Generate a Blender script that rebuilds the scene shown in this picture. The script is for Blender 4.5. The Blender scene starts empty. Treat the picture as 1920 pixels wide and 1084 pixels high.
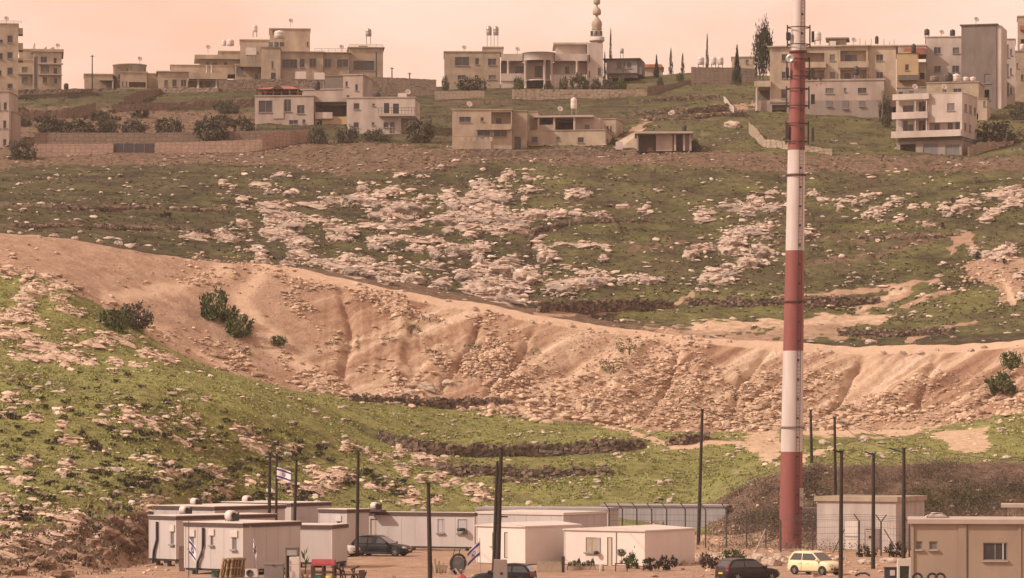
import bpy, bmesh, math, random
import numpy as np
from mathutils import Vector, Matrix, noise
from mathutils.bvhtree import BVHTree

random.seed(7); rng = np.random.default_rng(7)
SC = bpy.context.scene
COL = SC.collection

# ------------------------------------------------------------------ camera
F, CX, HY, CAMZ = 6400.0, 960.0, 800.0, 10.0      # focal length in photo pixels, principal column, horizon row, eye height
def P(px, py, D): return Vector(((px - CX) * D / F, D, CAMZ + (HY - py) * D / F))
cam = bpy.data.cameras.new('camera'); camo = bpy.data.objects.new('camera', cam); COL.objects.link(camo)
cam.sensor_width = 36; cam.sensor_fit = 'HORIZONTAL'; cam.lens = F * 36 / 1920
cam.shift_y = (HY - 542) / 1920; cam.clip_start = 1; cam.clip_end = 9000
camo.location = (0, 0, CAMZ); camo.rotation_euler = (math.pi / 2, 0, 0)
SC.camera = camo

# ------------------------------------------------------------------ sky and sun
SUN_EL, SUN_AZ = math.radians(38), math.radians(252)      # azimuth clockwise from +Y: sun over the left shoulder
w = bpy.data.worlds.new('World'); SC.world = w; w.use_nodes = True
nt = w.node_tree; nt.nodes.clear(); N = nt.nodes.new; L = nt.links.new
out = N('ShaderNodeOutputWorld'); bg = N('ShaderNodeBackground'); bg.inputs[1].default_value = 0.11
sky = N('ShaderNodeTexSky'); sky.sky_type = 'NISHITA'; sky.sun_disc = False
sky.sun_elevation = SUN_EL; sky.sun_rotation = SUN_AZ; sky.dust_density = 4; sky.air_density = 1.2
tc = N('ShaderNodeTexCoord'); mp = N('ShaderNodeMapping'); mp.inputs['Scale'].default_value = (1, 1, 2.6)
L(tc.outputs['Generated'], mp.inputs[0])
n1 = N('ShaderNodeTexNoise'); n1.inputs['Scale'].default_value = 8.0; n1.inputs['Detail'].default_value = 6; n1.inputs['Roughness'].default_value = .55
L(mp.outputs[0], n1.inputs['Vector'])
cr = N('ShaderNodeValToRGB'); cr.color_ramp.elements[0].position = .36; cr.color_ramp.elements[1].position = .64
cr.color_ramp.elements[0].color = (11.2, 6.3, 4.3, 1); cr.color_ramp.elements[1].color = (12.3, 8.5, 6.6, 1)
L(n1.outputs['Fac'], cr.inputs[0])
mx = N('ShaderNodeMix'); mx.data_type = 'RGBA'; mx.inputs[0].default_value = .72
L(sky.outputs[0], mx.inputs[6]); L(cr.outputs[0], mx.inputs[7]); L(mx.outputs[2], bg.inputs[0]); L(bg.outputs[0], out.inputs[0])

sl = bpy.data.lights.new('sun', 'SUN'); so = bpy.data.objects.new('sun', sl); COL.objects.link(so)
sl.energy = 4.1; sl.angle = math.radians(1.0); sl.color = (1, .86, .73)
sd = Vector((math.sin(SUN_AZ) * math.cos(SUN_EL), math.cos(SUN_AZ) * math.cos(SUN_EL), math.sin(SUN_EL)))
so.rotation_euler = sd.to_track_quat('Z', 'Y').to_euler(); so.location = (-60, 150, 120)

vs = SC.view_settings; vs.view_transform = 'Standard'; vs.look = 'None'; vs.exposure = 0.06; vs.gamma = 1
SC.render.engine = 'CYCLES'; SC.cycles.use_denoising = True
SC.cycles.max_bounces = 5; SC.cycles.diffuse_bounces = 2; SC.cycles.glossy_bounces = 2; SC.cycles.transmission_bounces = 3
SC.cycles.volume_bounces = 0; SC.cycles.transparent_max_bounces = 6
try: SC.cycles.denoiser = 'OPENIMAGEDENOISE'
except Exception: pass

# ------------------------------------------------------------------ materials
MATS = {}
def M(name, c1, c2=None, scale=1.5, rough=.85, bump=0.0, bscale=12, metal=0.0, stretch=(1, 1, 1), lo=.35, hi=.65, island=0.0, spec=.3, world=False):
    """noise-mottled principled material"""
    if name in MATS: return MATS[name]
    m = bpy.data.materials.new(name); m.use_nodes = True; t = m.node_tree; b = t.nodes['Principled BSDF']
    b.inputs['Roughness'].default_value = rough; b.inputs['Metallic'].default_value = metal; b.inputs['Specular IOR Level'].default_value = spec
    c2 = c2 or tuple(x * .8 for x in c1)
    co = t.nodes.new('ShaderNodeTexCoord'); g = t.nodes.new('ShaderNodeNewGeometry'); mpg = t.nodes.new('ShaderNodeMapping')
    mpg.inputs['Scale'].default_value = stretch
    t.links.new(g.outputs['Position'] if world else co.outputs['Object'], mpg.inputs[0])
    n = t.nodes.new('ShaderNodeTexNoise'); n.inputs['Scale'].default_value = scale; n.inputs['Detail'].default_value = 7; n.inputs['Roughness'].default_value = .62
    t.links.new(mpg.outputs[0], n.inputs['Vector'])
    r = t.nodes.new('ShaderNodeValToRGB'); r.color_ramp.elements[0].position = lo; r.color_ramp.elements[1].position = hi
    r.color_ramp.elements[0].color = (*c1, 1); r.color_ramp.elements[1].color = (*c2, 1)
    t.links.new(n.outputs['Fac'], r.inputs[0]); src = r.outputs[0]
    if island:
        mt = t.nodes.new('ShaderNodeMapRange'); mt.inputs['To Min'].default_value = 1 - island; mt.inputs['To Max'].default_value = 1 + island
        t.links.new(g.outputs['Random Per Island'], mt.inputs['Value'])
        mm = t.nodes.new('ShaderNodeMix'); mm.data_type = 'RGBA'; mm.blend_type = 'MULTIPLY'; mm.inputs[0].default_value = 1
        t.links.new(src, mm.inputs[6]); t.links.new(mt.outputs[0], mm.inputs[7]); src = mm.outputs[2]
    t.links.new(src, b.inputs['Base Color'])
    if bump:
        n2 = t.nodes.new('ShaderNodeTexNoise'); n2.inputs['Scale'].default_value = bscale; n2.inputs['Detail'].default_value = 5
        t.links.new(mpg.outputs[0], n2.inputs['Vector'])
        bp = t.nodes.new('ShaderNodeBump'); bp.inputs['Strength'].default_value = bump; bp.inputs['Distance'].default_value = .1
        t.links.new(n2.outputs['Fac'], bp.inputs['Height']); t.links.new(bp.outputs[0], b.inputs['Normal'])
    MATS[name] = m; return m

def stone_mat(name, c1, c2, joint, scale=2.2, rand=1.0):
    """rubble or block stonework: voronoi cells in two tones with darker joints"""
    if name in MATS: return MATS[name]
    m = bpy.data.materials.new(name); m.use_nodes = True; t = m.node_tree; b = t.nodes['Principled BSDF']; b.inputs['Roughness'].default_value = .95
    b.inputs['Specular IOR Level'].default_value = .15
    g = t.nodes.new('ShaderNodeNewGeometry'); mp = t.nodes.new('ShaderNodeMapping'); mp.inputs['Scale'].default_value = (1, .6, 1.6)
    t.links.new(g.outputs['Position'], mp.inputs[0])
    v = t.nodes.new('ShaderNodeTexVoronoi'); v.inputs['Scale'].default_value = scale; v.inputs['Randomness'].default_value = rand
    e = t.nodes.new('ShaderNodeTexVoronoi'); e.feature = 'DISTANCE_TO_EDGE'; e.inputs['Scale'].default_value = scale; e.inputs['Randomness'].default_value = rand
    n = t.nodes.new('ShaderNodeTexNoise'); n.inputs['Scale'].default_value = .35; n.inputs['Detail'].default_value = 6
    for q in (v, e, n): t.links.new(mp.outputs[0], q.inputs['Vector'])
    sx = t.nodes.new('ShaderNodeSeparateColor'); t.links.new(v.outputs['Color'], sx.inputs[0])
    ad = t.nodes.new('ShaderNodeMath'); ad.operation = 'MULTIPLY_ADD'; ad.inputs[1].default_value = .55
    t.links.new(sx.outputs[0], ad.inputs[0]); t.links.new(n.outputs['Fac'], ad.inputs[2])
    sb = t.nodes.new('ShaderNodeMath'); sb.operation = 'SUBTRACT'; sb.inputs[1].default_value = .28; t.links.new(ad.outputs[0], sb.inputs[0])
    m1 = t.nodes.new('ShaderNodeMix'); m1.data_type = 'RGBA'; m1.inputs[6].default_value = (*c1, 1); m1.inputs[7].default_value = (*c2, 1)
    t.links.new(sb.outputs[0], m1.inputs[0])
    rp = t.nodes.new('ShaderNodeValToRGB'); rp.color_ramp.elements[0].position = .0; rp.color_ramp.elements[1].position = .07
    t.links.new(e.outputs['Distance'], rp.inputs[0])
    m2 = t.nodes.new('ShaderNodeMix'); m2.data_type = 'RGBA'; m2.inputs[6].default_value = (*joint, 1)
    t.links.new(rp.outputs[0], m2.inputs[0]); t.links.new(m1.outputs[2], m2.inputs[7]); t.links.new(m2.outputs[2], b.inputs['Base Color'])
    bp = t.nodes.new('ShaderNodeBump'); bp.inputs['Strength'].default_value = .6; bp.inputs['Distance'].default_value = .12
    t.links.new(rp.outputs[0], bp.inputs['Height']); t.links.new(bp.outputs[0], b.inputs['Normal'])
    MATS[name] = m; return m

# ------------------------------------------------------------------ object helpers
def tag(o, label=None, cat=None, group=None, kind=None):
    if label: o['label'] = label
    if cat: o['category'] = cat
    if group: o['group'] = group
    if kind: o['kind'] = kind
    return o
def empty(name, loc, rz=0.0):
    o = bpy.data.objects.new(name, None); COL.objects.link(o); o.location = loc; o.rotation_euler = (0, 0, rz); o.empty_display_size = .3
    return o
def link(name, me, parent=None, loc=None, rot=None, scale=None):
    o = bpy.data.objects.new(name, me); COL.objects.link(o)
    if parent: o.parent = parent
    if loc is not None: o.location = loc
    if rot is not None: o.rotation_euler = rot
    if scale is not None: o.scale = scale
    return o
def copy_tree(o, parent=None):
    c = o.copy(); COL.objects.link(c); c.parent = parent
    for ch in list(o.children): copy_tree(ch, c)
    return c

class MB:
    """collects shapes, builds ONE mesh"""
    def __init__(s): s.v = []; s.f = []; s.sm = []
    def add(s, vs, fs, smooth=False):
        k = len(s.v); s.v += [tuple(x) for x in vs]; s.f += [tuple(i + k for i in f) for f in fs]; s.sm += [smooth] * len(fs); return s
    def box(s, x0, x1, y0, y1, z0, z1):
        return s.add([(x0, y0, z0), (x1, y0, z0), (x1, y1, z0), (x0, y1, z0), (x0, y0, z1), (x1, y0, z1), (x1, y1, z1), (x0, y1, z1)],
                     [(0, 3, 2, 1), (4, 5, 6, 7), (0, 1, 5, 4), (1, 2, 6, 5), (2, 3, 7, 6), (3, 0, 4, 7)])
    def prism(s, poly, y0, y1):
        n = len(poly)
        return s.add([(x, y0, z) for x, z in poly] + [(x, y1, z) for x, z in poly],
                     [tuple(range(n)), tuple(range(2 * n - 1, n - 1, -1))] + [(i, i + n, (i + 1) % n + n, (i + 1) % n) for i in range(n)])
    def tube(s, pts, r, n=8, cap=True, smooth=True):
        pts = [Vector(p) for p in pts]; rs = r if isinstance(r, (list, tuple)) else [r] * len(pts)
        vs = []; prev = None
        for i, p in enumerate(pts):
            d = (pts[min(i + 1, len(pts) - 1)] - pts[max(i - 1, 0)]).normalized()
            a = d.cross(Vector((0, 0, 1)) if abs(d.z) < .95 else Vector((0, 1, 0))).normalized(); b = d.cross(a)
            for k in range(n):
                t = 2 * math.pi * k / n; vs.append(p + a * math.cos(t) * rs[i] + b * math.sin(t) * rs[i])
        fs = [(i * n + k, i * n + (k + 1) % n, (i + 1) * n + (k + 1) % n, (i + 1) * n + k) for i in range(len(pts) - 1) for k in range(n)]
        s.add(vs, fs, smooth)
        if cap: s.add([vs[k] for k in range(n)], [tuple(range(n - 1, -1, -1))]); s.add(vs[-n:], [tuple(range(n))])
        return s
    def lathe(s, prof, n=16, c=(0, 0, 0), smooth=True, lean=(0, 0)):
        vs = [(c[0] + lean[0] * z + r * math.cos(2 * math.pi * k / n), c[1] + lean[1] * z + r * math.sin(2 * math.pi * k / n), c[2] + z) for r, z in prof for k in range(n)]
        fs = [(i * n + k, i * n + (k + 1) % n, (i + 1) * n + (k + 1) % n, (i + 1) * n + k) for i in range(len(prof) - 1) for k in range(n)]
        return s.add(vs, fs, smooth)
    def mesh(s, name, mat):
        me = bpy.data.meshes.new(name); me.from_pydata(s.v, [], s.f); me.materials.append(mat)
        me.polygons.foreach_set('use_smooth', s.sm); me.update(); return me
    def build(s, name, mat, parent=None, loc=None, rot=None):
        return link(name, s.mesh(name, mat), parent, loc, rot)

def np_mesh(name, verts, faces, mat, smooth=False):
    """fast mesh from numpy arrays (faces all the same size)"""
    me = bpy.data.meshes.new(name); nf, k = faces.shape
    me.vertices.add(len(verts)); me.vertices.foreach_set('co', np.ascontiguousarray(verts, dtype=np.float32).ravel())
    me.loops.add(nf * k); me.loops.foreach_set('vertex_index', np.ascontiguousarray(faces, dtype=np.int32).ravel())
    me.polygons.add(nf); me.polygons.foreach_set('loop_start', np.arange(0, nf * k, k, dtype=np.int32))
    try: me.polygons.foreach_set('loop_total', np.full(nf, k, dtype=np.int32))
    except Exception: pass
    me.polygons.foreach_set('use_smooth', np.full(nf, smooth)); me.materials.append(mat); me.update(calc_edges=True); me.validate(); return me

# ------------------------------------------------------------------ terrain: feature lines of the land, nearest first
def zc(D, z): return HY - (z - CAMZ) * F / D
def crv(pts): return pts      # [(px, py, D)]
YARD = 0.0
C = [
 ('z', [(0, -80, -3)]), ('z', [(0, 150, -1.2)]), ('z', [(0, 205, YARD)]),
 # foot of the banks behind the yard
 ('z', [(-300, 226, .3), (0, 228, .2), (200, 236, 0), (290, 262, 0), (500, 282, 0), (900, 290, 0), (1310, 296, 0), (1340, 290, 0), (1920, 286, 0)]),
 # top of the bank
 ('p', [(-300, 1010, 238), (0, 1000, 240), (120, 985, 246), (280, 958, 264), (450, 955, 290), (700, 955, 296), (900, 952, 299), (1150, 953, 301), (1290, 955, 302), (1350, 948, 301), (1420, 905, 300), (1500, 882, 300), (1700, 872, 300), (1920, 868, 300)]),
 # shelf behind it / spur edge
 ('p', [(-300, 820, 278), (0, 830, 282), (280, 850, 288), (450, 870, 300), (600, 895, 304), (800, 920, 308), (930, 943, 310), (1300, 940, 310), (1400, 895, 310), (1500, 868, 312), (1920, 862, 312)]),
 # spur edge and the foot of the lower terrace wall
 ('p', [(-300, 725, 300), (0, 735, 300), (280, 745, 302), (450, 770, 308), (600, 810, 314), (700, 845, 317), (800, 873, 320), (840, 886, 321), (1000, 894, 321), (1140, 890, 321), (1300, 884, 322), (1500, 848, 324), (1920, 838, 325)]),
 ('p', [(-300, 690, 308), (0, 700, 308), (280, 712, 310), (450, 735, 315), (600, 785, 321), (700, 830, 322), (800, 862, 322.5), (840, 863, 322.3), (1000, 870, 322.3), (1140, 872, 322.3), (1300, 872, 324), (1500, 843, 326), (1920, 833, 328)]),
 # foot and top of the upper terrace wall
 ('p', [(-300, 655, 318), (0, 665, 318), (280, 690, 320), (450, 720, 325), (600, 768, 329), (700, 818, 330), (760, 842, 331), (850, 854, 332), (1000, 854, 332), (1150, 846, 332), (1240, 838, 333), (1500, 832, 336), (1920, 818, 337)]),
 ('p', [(-300, 645, 321), (0, 655, 321), (280, 680, 323), (450, 712, 328), (600, 760, 331), (700, 798, 331.8), (760, 812, 332.2), (850, 828, 333.2), (1000, 828, 333.2), (1150, 817, 333.2), (1240, 824, 335), (1500, 826, 338), (1920, 812, 339)]),
 # foot of the spoil embankment
 ('p', [(-300, 490, 345), (0, 505, 345), (120, 530, 345), (220, 590, 345), (300, 645, 345), (400, 692, 346), (560, 735, 348), (650, 742, 350), (800, 757, 352), (960, 778, 354), (1200, 803, 356), (1400, 810, 358), (1600, 804, 358), (1800, 790, 358), (1920, 768, 358)]),
 # crest of the spoil embankment
 ('p', [(-300, 425, 362), (0, 438, 362), (150, 455, 364), (300, 480, 366), (400, 498, 368), (520, 505, 370), (640, 531, 371), (800, 563, 372), (900, 580, 372), (1000, 598, 372), (1200, 629, 373), (1300, 637, 373), (1450, 652, 374), (1600, 660, 375), (1800, 657, 376), (1920, 645, 376)]),
 # far edge of the track on the crest
 ('p', [(-300, 423, 366), (0, 435, 366), (150, 452, 368), (300, 476, 371), (400, 492, 373), (520, 499, 376), (640, 523, 377), (800, 554, 378), (1000, 589, 378), (1200, 620, 379), (1300, 628, 379), (1450, 643, 380), (1600, 652, 381), (1920, 636, 382)]),
 # foot of the hill
 ('p', [(-300, 418, 374), (0, 428, 374), (300, 470, 378), (400, 484, 382), (600, 503, 388), (800, 534, 389), (1000, 572, 390), (1200, 610, 391), (1400, 615, 392), (1600, 628, 393), (1920, 612, 394)]),
 ('p', [(-300, 392, 395), (0, 402, 395), (400, 455, 398), (600, 472, 404), (800, 510, 406), (1000, 558, 404), (1200, 582, 404), (1460, 582, 404), (1600, 590, 406), (1920, 570, 407)]),
 ('p', [(-300, 372, 410), (0, 382, 412), (400, 430, 414), (600, 440, 420), (1000, 500, 420), (1460, 520, 420), (1920, 505, 420)]),
 ('p', [(-300, 350, 440), (0, 355, 440), (600, 380, 444), (1000, 408, 446), (1460, 420, 446), (1920, 405, 446)]),
 # brow of the hill where the houses start
 ('p', [(-300, 322, 476), (0, 320, 476), (600, 306, 484), (850, 298, 486), (1200, 296, 486), (1650, 303, 482), (1920, 302, 480)]),
 ('p', [(-300, 300, 500), (0, 300, 500), (600, 282, 500), (850, 284, 497), (1150, 284, 496), (1320, 272, 500), (1500, 255, 505), (1670, 285, 494), (1830, 290, 494), (1920, 262, 500)]),
 ('p', [(-300, 262, 518), (0, 262, 520), (450, 250, 525), (600, 250, 524), (850, 262, 520), (1150, 245, 520), (1320, 225, 530), (1500, 232, 530), (1670, 250, 522), (1920, 225, 530)]),
 ('p', [(-300, 215, 560), (0, 214, 560), (450, 210, 560), (600, 215, 560), (850, 215, 555), (1150, 205, 560), (1320, 195, 565), (1500, 205, 550), (1670, 218, 545), (1920, 205, 550)]),
 ('p', [(-300, 170, 625), (0, 172, 625), (300, 167, 618), (500, 166, 608), (830, 172, 610), (1130, 168, 612), (1300, 150, 620), (1450, 150, 620), (1700, 190, 580), (1920, 192, 590)]),
 ('p', [(-300, 168, 650), (0, 170, 650), (500, 164, 650), (830, 160, 650), (1130, 146, 650), (1300, 132, 650), (1450, 140, 650), (1700, 170, 640), (1920, 172, 640)]),
 ('z', [(0, 760, 70)]), ('z', [(0, 1400, 30)]),
]
US = np.concatenate([np.arange(-900, -160, 40), np.arange(-160, 2080, 4.5), np.arange(2080, 2840, 40)]).astype(float)
def smooth1(a, n=2):
    for _ in range(n):
        b = a.copy(); b[1:-1] = (a[:-2] + 2 * a[1:-1] + a[2:]) / 4; a = b
    return a
curves = []
for kind, pts in C:
    x = [p[0] for p in pts]
    if kind == 'z':
        D = np.interp(US, x, [p[1] for p in pts]); Z = np.interp(US, x, [p[2] for p in pts])
    else:
        D = np.interp(US, x, [p[2] for p in pts]); Z = CAMZ + (HY - np.interp(US, x, [p[1] for p in pts])) * D / F
    curves.append((smooth1(D, 10), smooth1(Z, 10)))
ROWS = [3, 8, 18, 26, 50, 44, 14, 22, 10, 40, 70, 8, 10, 26, 24, 34, 34, 14, 18, 22, 26, 8, 4, 4]
gD, gZ, gS = [], [], []
for k in range(len(curves) - 1):
    n = ROWS[k]
    for i in range(n):
        t = i / n; gD.append(curves[k][0] * (1 - t) + curves[k + 1][0] * t); gZ.append(curves[k][1] * (1 - t) + curves[k + 1][1] * t); gS.append(k + t)
gD.append(curves[-1][0]); gZ.append(curves[-1][1]); gS.append(len(curves) - 1)
GD, GZ = np.array(gD), np.array(gZ); GSt = np.array(gS)
for _ in range(2): GZ[1:-1] = (GZ[:-2] + 2 * GZ[1:-1] + GZ[2:]) / 4
GX = (US[None, :] - CX) / F * np.maximum(GD, 180)
NR, NC = GZ.shape
GPY = HY - (GZ - CAMZ) * F / np.maximum(GD, 60); GPX = np.repeat(US[None, :], NR, 0); GS = np.repeat(GSt[:, None], NC, 1)
def fbm(X, Y, sc, octv=4, seed=0.0):
    o = np.empty(X.shape)
    xf, yf, of = X.ravel(), Y.ravel(), o.ravel()
    for i in range(xf.size): of[i] = noise.fractal((xf[i] / sc, yf[i] / sc, seed), 1.0, 2.0, octv)
    return of.reshape(X.shape)
nA = fbm(GX, GD, 9, 4, 1.3); nB = fbm(GX, GD, 1.8, 3, 5.1); nE = fbm(GX - .88 * GD * np.clip((GPX - 600) / 300, 0, 1), GD / 9, 2.4, 3, 9.7); nP = fbm(GX, GD, 4, 3, 14.2)
yard = ((GS < 3.0)).astype(float); emb = ((GS >= 10) & (GS < 11)).astype(float); hill = 1 - np.clip(yard + emb, 0, 1)
far = np.clip((GS - 21), 0, 1)
tt = np.clip(GS - 10, 0, 1); bell = np.sin(np.pi * tt) * emb
embright = np.clip((GPX - 520) / 120, 0, 1)
GZ = GZ + yard * (nB * .05) + hill * (1 - far) * (nA * .35 + nB * .13) + bell * ((nE * .22 + .85 * nE * np.clip((GPX - 850) / 200, 0, 1) + nB * .2) * embright + nB * .12 + nA * .2)
def _band0(pts, half):
    best = np.full(GX.shape, 1e9)
    for (x0, y0), (x1, y1) in zip(pts[:-1], pts[1:]):
        dx, dy = x1 - x0, y1 - y0; t_ = np.clip(((GPX + nP * 5 - x0) * dx + (GPY - y0) * dy) / (dx * dx + dy * dy), 0, 1); best = np.minimum(best, np.hypot(GPX + nP * 5 - x0 - t_ * dx, GPY - y0 - t_ * dy))
    return np.clip(1 - best / half, 0, 1)
for g_, dp, hw in (([(905, 585), (890, 630), (860, 680), (820, 730)], .7, 9), ([(1440, 655), (1390, 720), (1370, 770)], .9, 9), ([(1620, 668), (1590, 715), (1560, 770)], .9, 9), ([(640, 535), (660, 620), (640, 700)], .6, 12), ([(1270, 640), (1265, 700), (1200, 790)], .7, 10), ([(1010, 600), (960, 690), (900, 750)], .6, 9), ([(1760, 660), (1720, 760)], .6, 10), ([(1225, 632), (1150, 720)], -.6, 16), ([(1330, 640), (1290, 760)], -.5, 18), ([(760, 560), (740, 700)], -.5, 20)):
    GZ = GZ - _band0(g_, hw) * dp * emb * np.clip(tt * 6, 0, 1) * np.clip((1 - tt) * 6, 0, 1)
# material zones: R bare spoil/dirt, G lushness of the grass, kept low under the far hill's painted cloud shade, B brown soil and scrub
def inpoly(pts, jit=7):
    x = GPX + nP * jit + nB * jit * .6; y = GPY + nB * jit * .5 + nA * jit * .3; ins = np.zeros(x.shape, bool); n = len(pts)
    for i in range(n):
        x0, y0 = pts[i]; x1, y1 = pts[(i + 1) % n]
        if y0 == y1: continue
        c = ((y0 > y) != (y1 > y)) & (x < (x1 - x0) * (y - y0) / (y1 - y0) + x0); ins ^= c
    return ins.astype(float)
def band(pts, half, jit=4):
    """soft line along a path given as [(px, py)]"""
    x = GPX + nP * jit; y = GPY + nB * jit; best = np.full(x.shape, 1e9)
    for (x0, y0), (x1, y1) in zip(pts[:-1], pts[1:]):
        dx, dy = x1 - x0, y1 - y0; t = np.clip(((x - x0) * dx + (y - y0) * dy) / (dx * dx + dy * dy), 0, 1)
        best = np.minimum(best, np.hypot(x - x0 - t * dx, y - y0 - t * dy))
    return np.clip(1.4 - best / half, 0, 1)
R = np.zeros(GZ.shape); G = np.zeros(GZ.shape); B_ = np.zeros(GZ.shape)
R = np.maximum(R, (GS < 3.2).astype(float)); R = np.maximum(R, ((GS > 9.97) & (GS < 12.0)).astype(float))
TAL = ((GS >= 12) & (GS < 12.85) & (GPX < 1280) & (GPX > 560)).astype(float)
for poly in ([(1180, 622), (1290, 606), (1480, 596), (1610, 584), (1690, 588), (1660, 604), (1500, 616), (1300, 626)],
             [(1270, 632), (1560, 612), (1640, 640), (1460, 648)], [(1640, 545), (1700, 540), (1690, 560), (1610, 590), (1600, 580)],
             [(1780, 440), (1820, 430), (1830, 460), (1770, 480)], [(1800, 490), (1920, 480), (1920, 560), (1880, 565), (1830, 520)],
             [(1740, 812), (1860, 805), (1850, 850), (1790, 850)], [(1380, 770), (1460, 760), (1462, 880), (1400, 850)],
             [(1160, 260), (1215, 222), (1225, 226), (1180, 280)], [(1350, 200), (1420, 190), (1420, 204), (1300, 215)]):
    R = np.maximum(R, inpoly(poly, 16) * .58)
for path, hw in (([(1000, 592), (1250, 578), (1300, 552)], 4), ([(1460, 560), (1600, 545), (1760, 528)], 4), ([(1880, 530), (1900, 570)], 6), ([(1690, 575), (1790, 545)], 4),
                 ([(1130, 795), (1190, 815), (1260, 838)], 4), ([(1260, 840), (1400, 832)], 5), ([(1510, 815), (1700, 808), (1800, 790)], 6), ([(1830, 600), (1700, 640)], 3), ([(1500, 862), (1560, 840)], 5)):
    R = np.maximum(R, band(path, hw))
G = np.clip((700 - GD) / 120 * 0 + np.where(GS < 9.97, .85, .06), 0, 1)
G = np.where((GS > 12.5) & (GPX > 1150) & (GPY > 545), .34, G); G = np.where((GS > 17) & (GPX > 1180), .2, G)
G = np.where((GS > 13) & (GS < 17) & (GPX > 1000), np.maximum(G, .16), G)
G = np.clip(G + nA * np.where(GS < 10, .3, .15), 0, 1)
B_ = np.maximum(B_, (.62 + .25 * nP) * inpoly([(-200, 262), (500, 255), (620, 262), (840, 278), (1180, 282), (1450, 292), (1660, 292), (1920, 296), (1920, 322), (1500, 322), (1200, 312), (900, 308), (640, 330), (560, 312), (300, 308), (-200, 316)], 10))
B_ = np.maximum(B_, .8 * inpoly([(-200, 200), (230, 205), (480, 215), (480, 262), (-200, 262)], 12))
B_ = np.maximum(B_, TAL * .85); B_ = np.maximum(B_, ((GS > 2.84) & (GS < 4.3) & (GPX > 1325)).astype(float)); B_ = np.maximum(B_, .9 * ((GS > 2.9) & (GS < 4.0) & (GPX < 330)))
for path, hw in (([(0, 385), (200, 388), (420, 395)], 4), ([(0, 423), (250, 425), (400, 440)], 5), ([(1500, 500), (1640, 480), (1780, 440)], 5), ([(1180, 470), (1280, 455)], 4), ([(1500, 440), (1620, 450), (1760, 442)], 4)):
    B_ = np.maximum(B_, .8 * band(path, hw, 6))
def zl(sc, ox, oy, lst): return [(ox + x / sc, oy + y / sc, w_ / sc, h_ / sc) for x, y, w_, h_ in lst]
centre = zl(2.464, 640, 280, [(50,230,110,45),(140,245,90,40),(180,215,60,40),(240,195,80,40),(100,180,50,40),(275,120,70,25),(365,125,40,20),(380,220,60,25),(490,218,80,30),(520,262,80,50),(300,270,160,60),(240,300,140,40),(160,310,80,30),(640,160,100,40),(680,175,70,30),(770,120,70,40),(740,145,35,25),(775,172,35,16),(870,140,70,30),(865,190,100,28),(845,232,30,22),(740,230,110,45),(640,215,130,40),(620,240,90,25),(660,265,90,35),(730,290,100,35),(560,300,80,35),(470,330,120,45),(600,320,120,40),(660,330,90,30),(780,330,150,45),(890,300,120,40),(1000,300,100,35),(1080,300,80,25),(1190,298,100,30),(780,365,170,40),(720,390,70,25),(600,365,130,25),(330,350,90,30),(230,355,110,30),(130,360,100,22),(30,385,70,35),(490,382,50,24),(600,397,80,34),(190,420,140,35),(160,450,80,35),(350,425,110,28),(440,427,70,22),(340,465,90,30),(530,465,110,50),(650,452,90,36),(430,487,50,44),(240,507,50,28),(630,505,60,50),(410,543,140,24),(780,510,90,28),(570,585,90,55),(680,560,110,55),(730,550,110,60),(860,580,130,75),(690,610,100,50),(620,645,110,55),(720,650,120,60),(800,640,90,55),(790,700,160,50),(900,420,45,18),(910,450,60,22),(950,490,90,55),(1020,437,80,18),(1130,445,110,28),(1220,455,40,25),(1210,505,50,30),(1045,543,50,14),(1130,570,110,24),(1215,575,40,20),(1000,640,130,50),(1090,625,110,45),(1170,610,90,45),(1230,600,50,35),(1295,610,50,30),(1345,605,35,25),(1420,605,100,40),(1070,215,80,45),(1130,205,70,30),(1300,260,70,22),(1390,290,60,22),(210,605,80,45),(330,595,110,45),(460,625,90,35),(100,570,110,55),(40,560,90,50),(30,510,90,35),(120,520,80,25),(210,555,120,22)])
centre += zl(2.464, 0, 280, [(1025,160,36,16),(1120,232,60,30),(1020,380,70,30),(1050,412,100,40),(1125,342,70,40),(1285,120,70,18),(1200,165,110,20),(1240,200,50,20),(1340,205,70,35),(1250,260,140,25),(1250,290,120,30),(1250,330,60,40),(1300,310,110,30),(1380,310,100,22),(1350,350,120,35),(1280,390,140,40),(1240,380,70,30),(1380,430,130,45),(1540,370,90,25),(1550,410,100,35),(1470,330,100,25),(1440,260,150,20),(1540,240,90,30),(1380,490,110,40),(1480,520,120,28),(1540,545,90,35),(1210,510,70,35),(1170,470,70,20),(1330,525,80,25),(900,413,140,14)])
right = zl(2.464, 1280, 280, [(410,205,75,28),(320,225,50,30),(300,267,65,28),(350,240,60,22),(230,265,160,30),(110,295,90,25),(100,330,110,22),(300,300,80,25),(400,270,120,30),(320,380,140,50),(410,355,60,25),(230,420,100,60),(220,460,90,50),(390,410,60,20),(90,450,110,35),(40,480,80,45),(370,470,120,55),(300,520,100,50),(210,570,90,40),(130,590,120,45),(190,610,90,35),(600,205,70,18),(650,230,65,22),(750,240,45,16),(790,250,30,28),(840,240,50,24),(860,208,85,18),(1000,230,60,16),(890,272,60,18),(950,258,45,34),(725,275,28,40),(855,305,55,38),(902,305,32,36),(1060,272,50,20),(1130,262,35,18),(1005,325,45,18),(1200,265,40,20),(1220,295,50,30),(1320,245,110,30),(1290,265,90,28),(1450,215,120,30),(1520,200,110,30),(1540,235,80,25),(1560,210,60,40),(1400,320,70,30),(1440,290,80,25),(1520,260,100,25),(1140,352,70,18),(570,385,60,45),(1480,480,60,40),(1510,470,70,40),(1440,500,60,30),(1400,490,50,25),(1350,480,50,30),(1550,590,50,30),(1560,690,50,20)])
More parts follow.
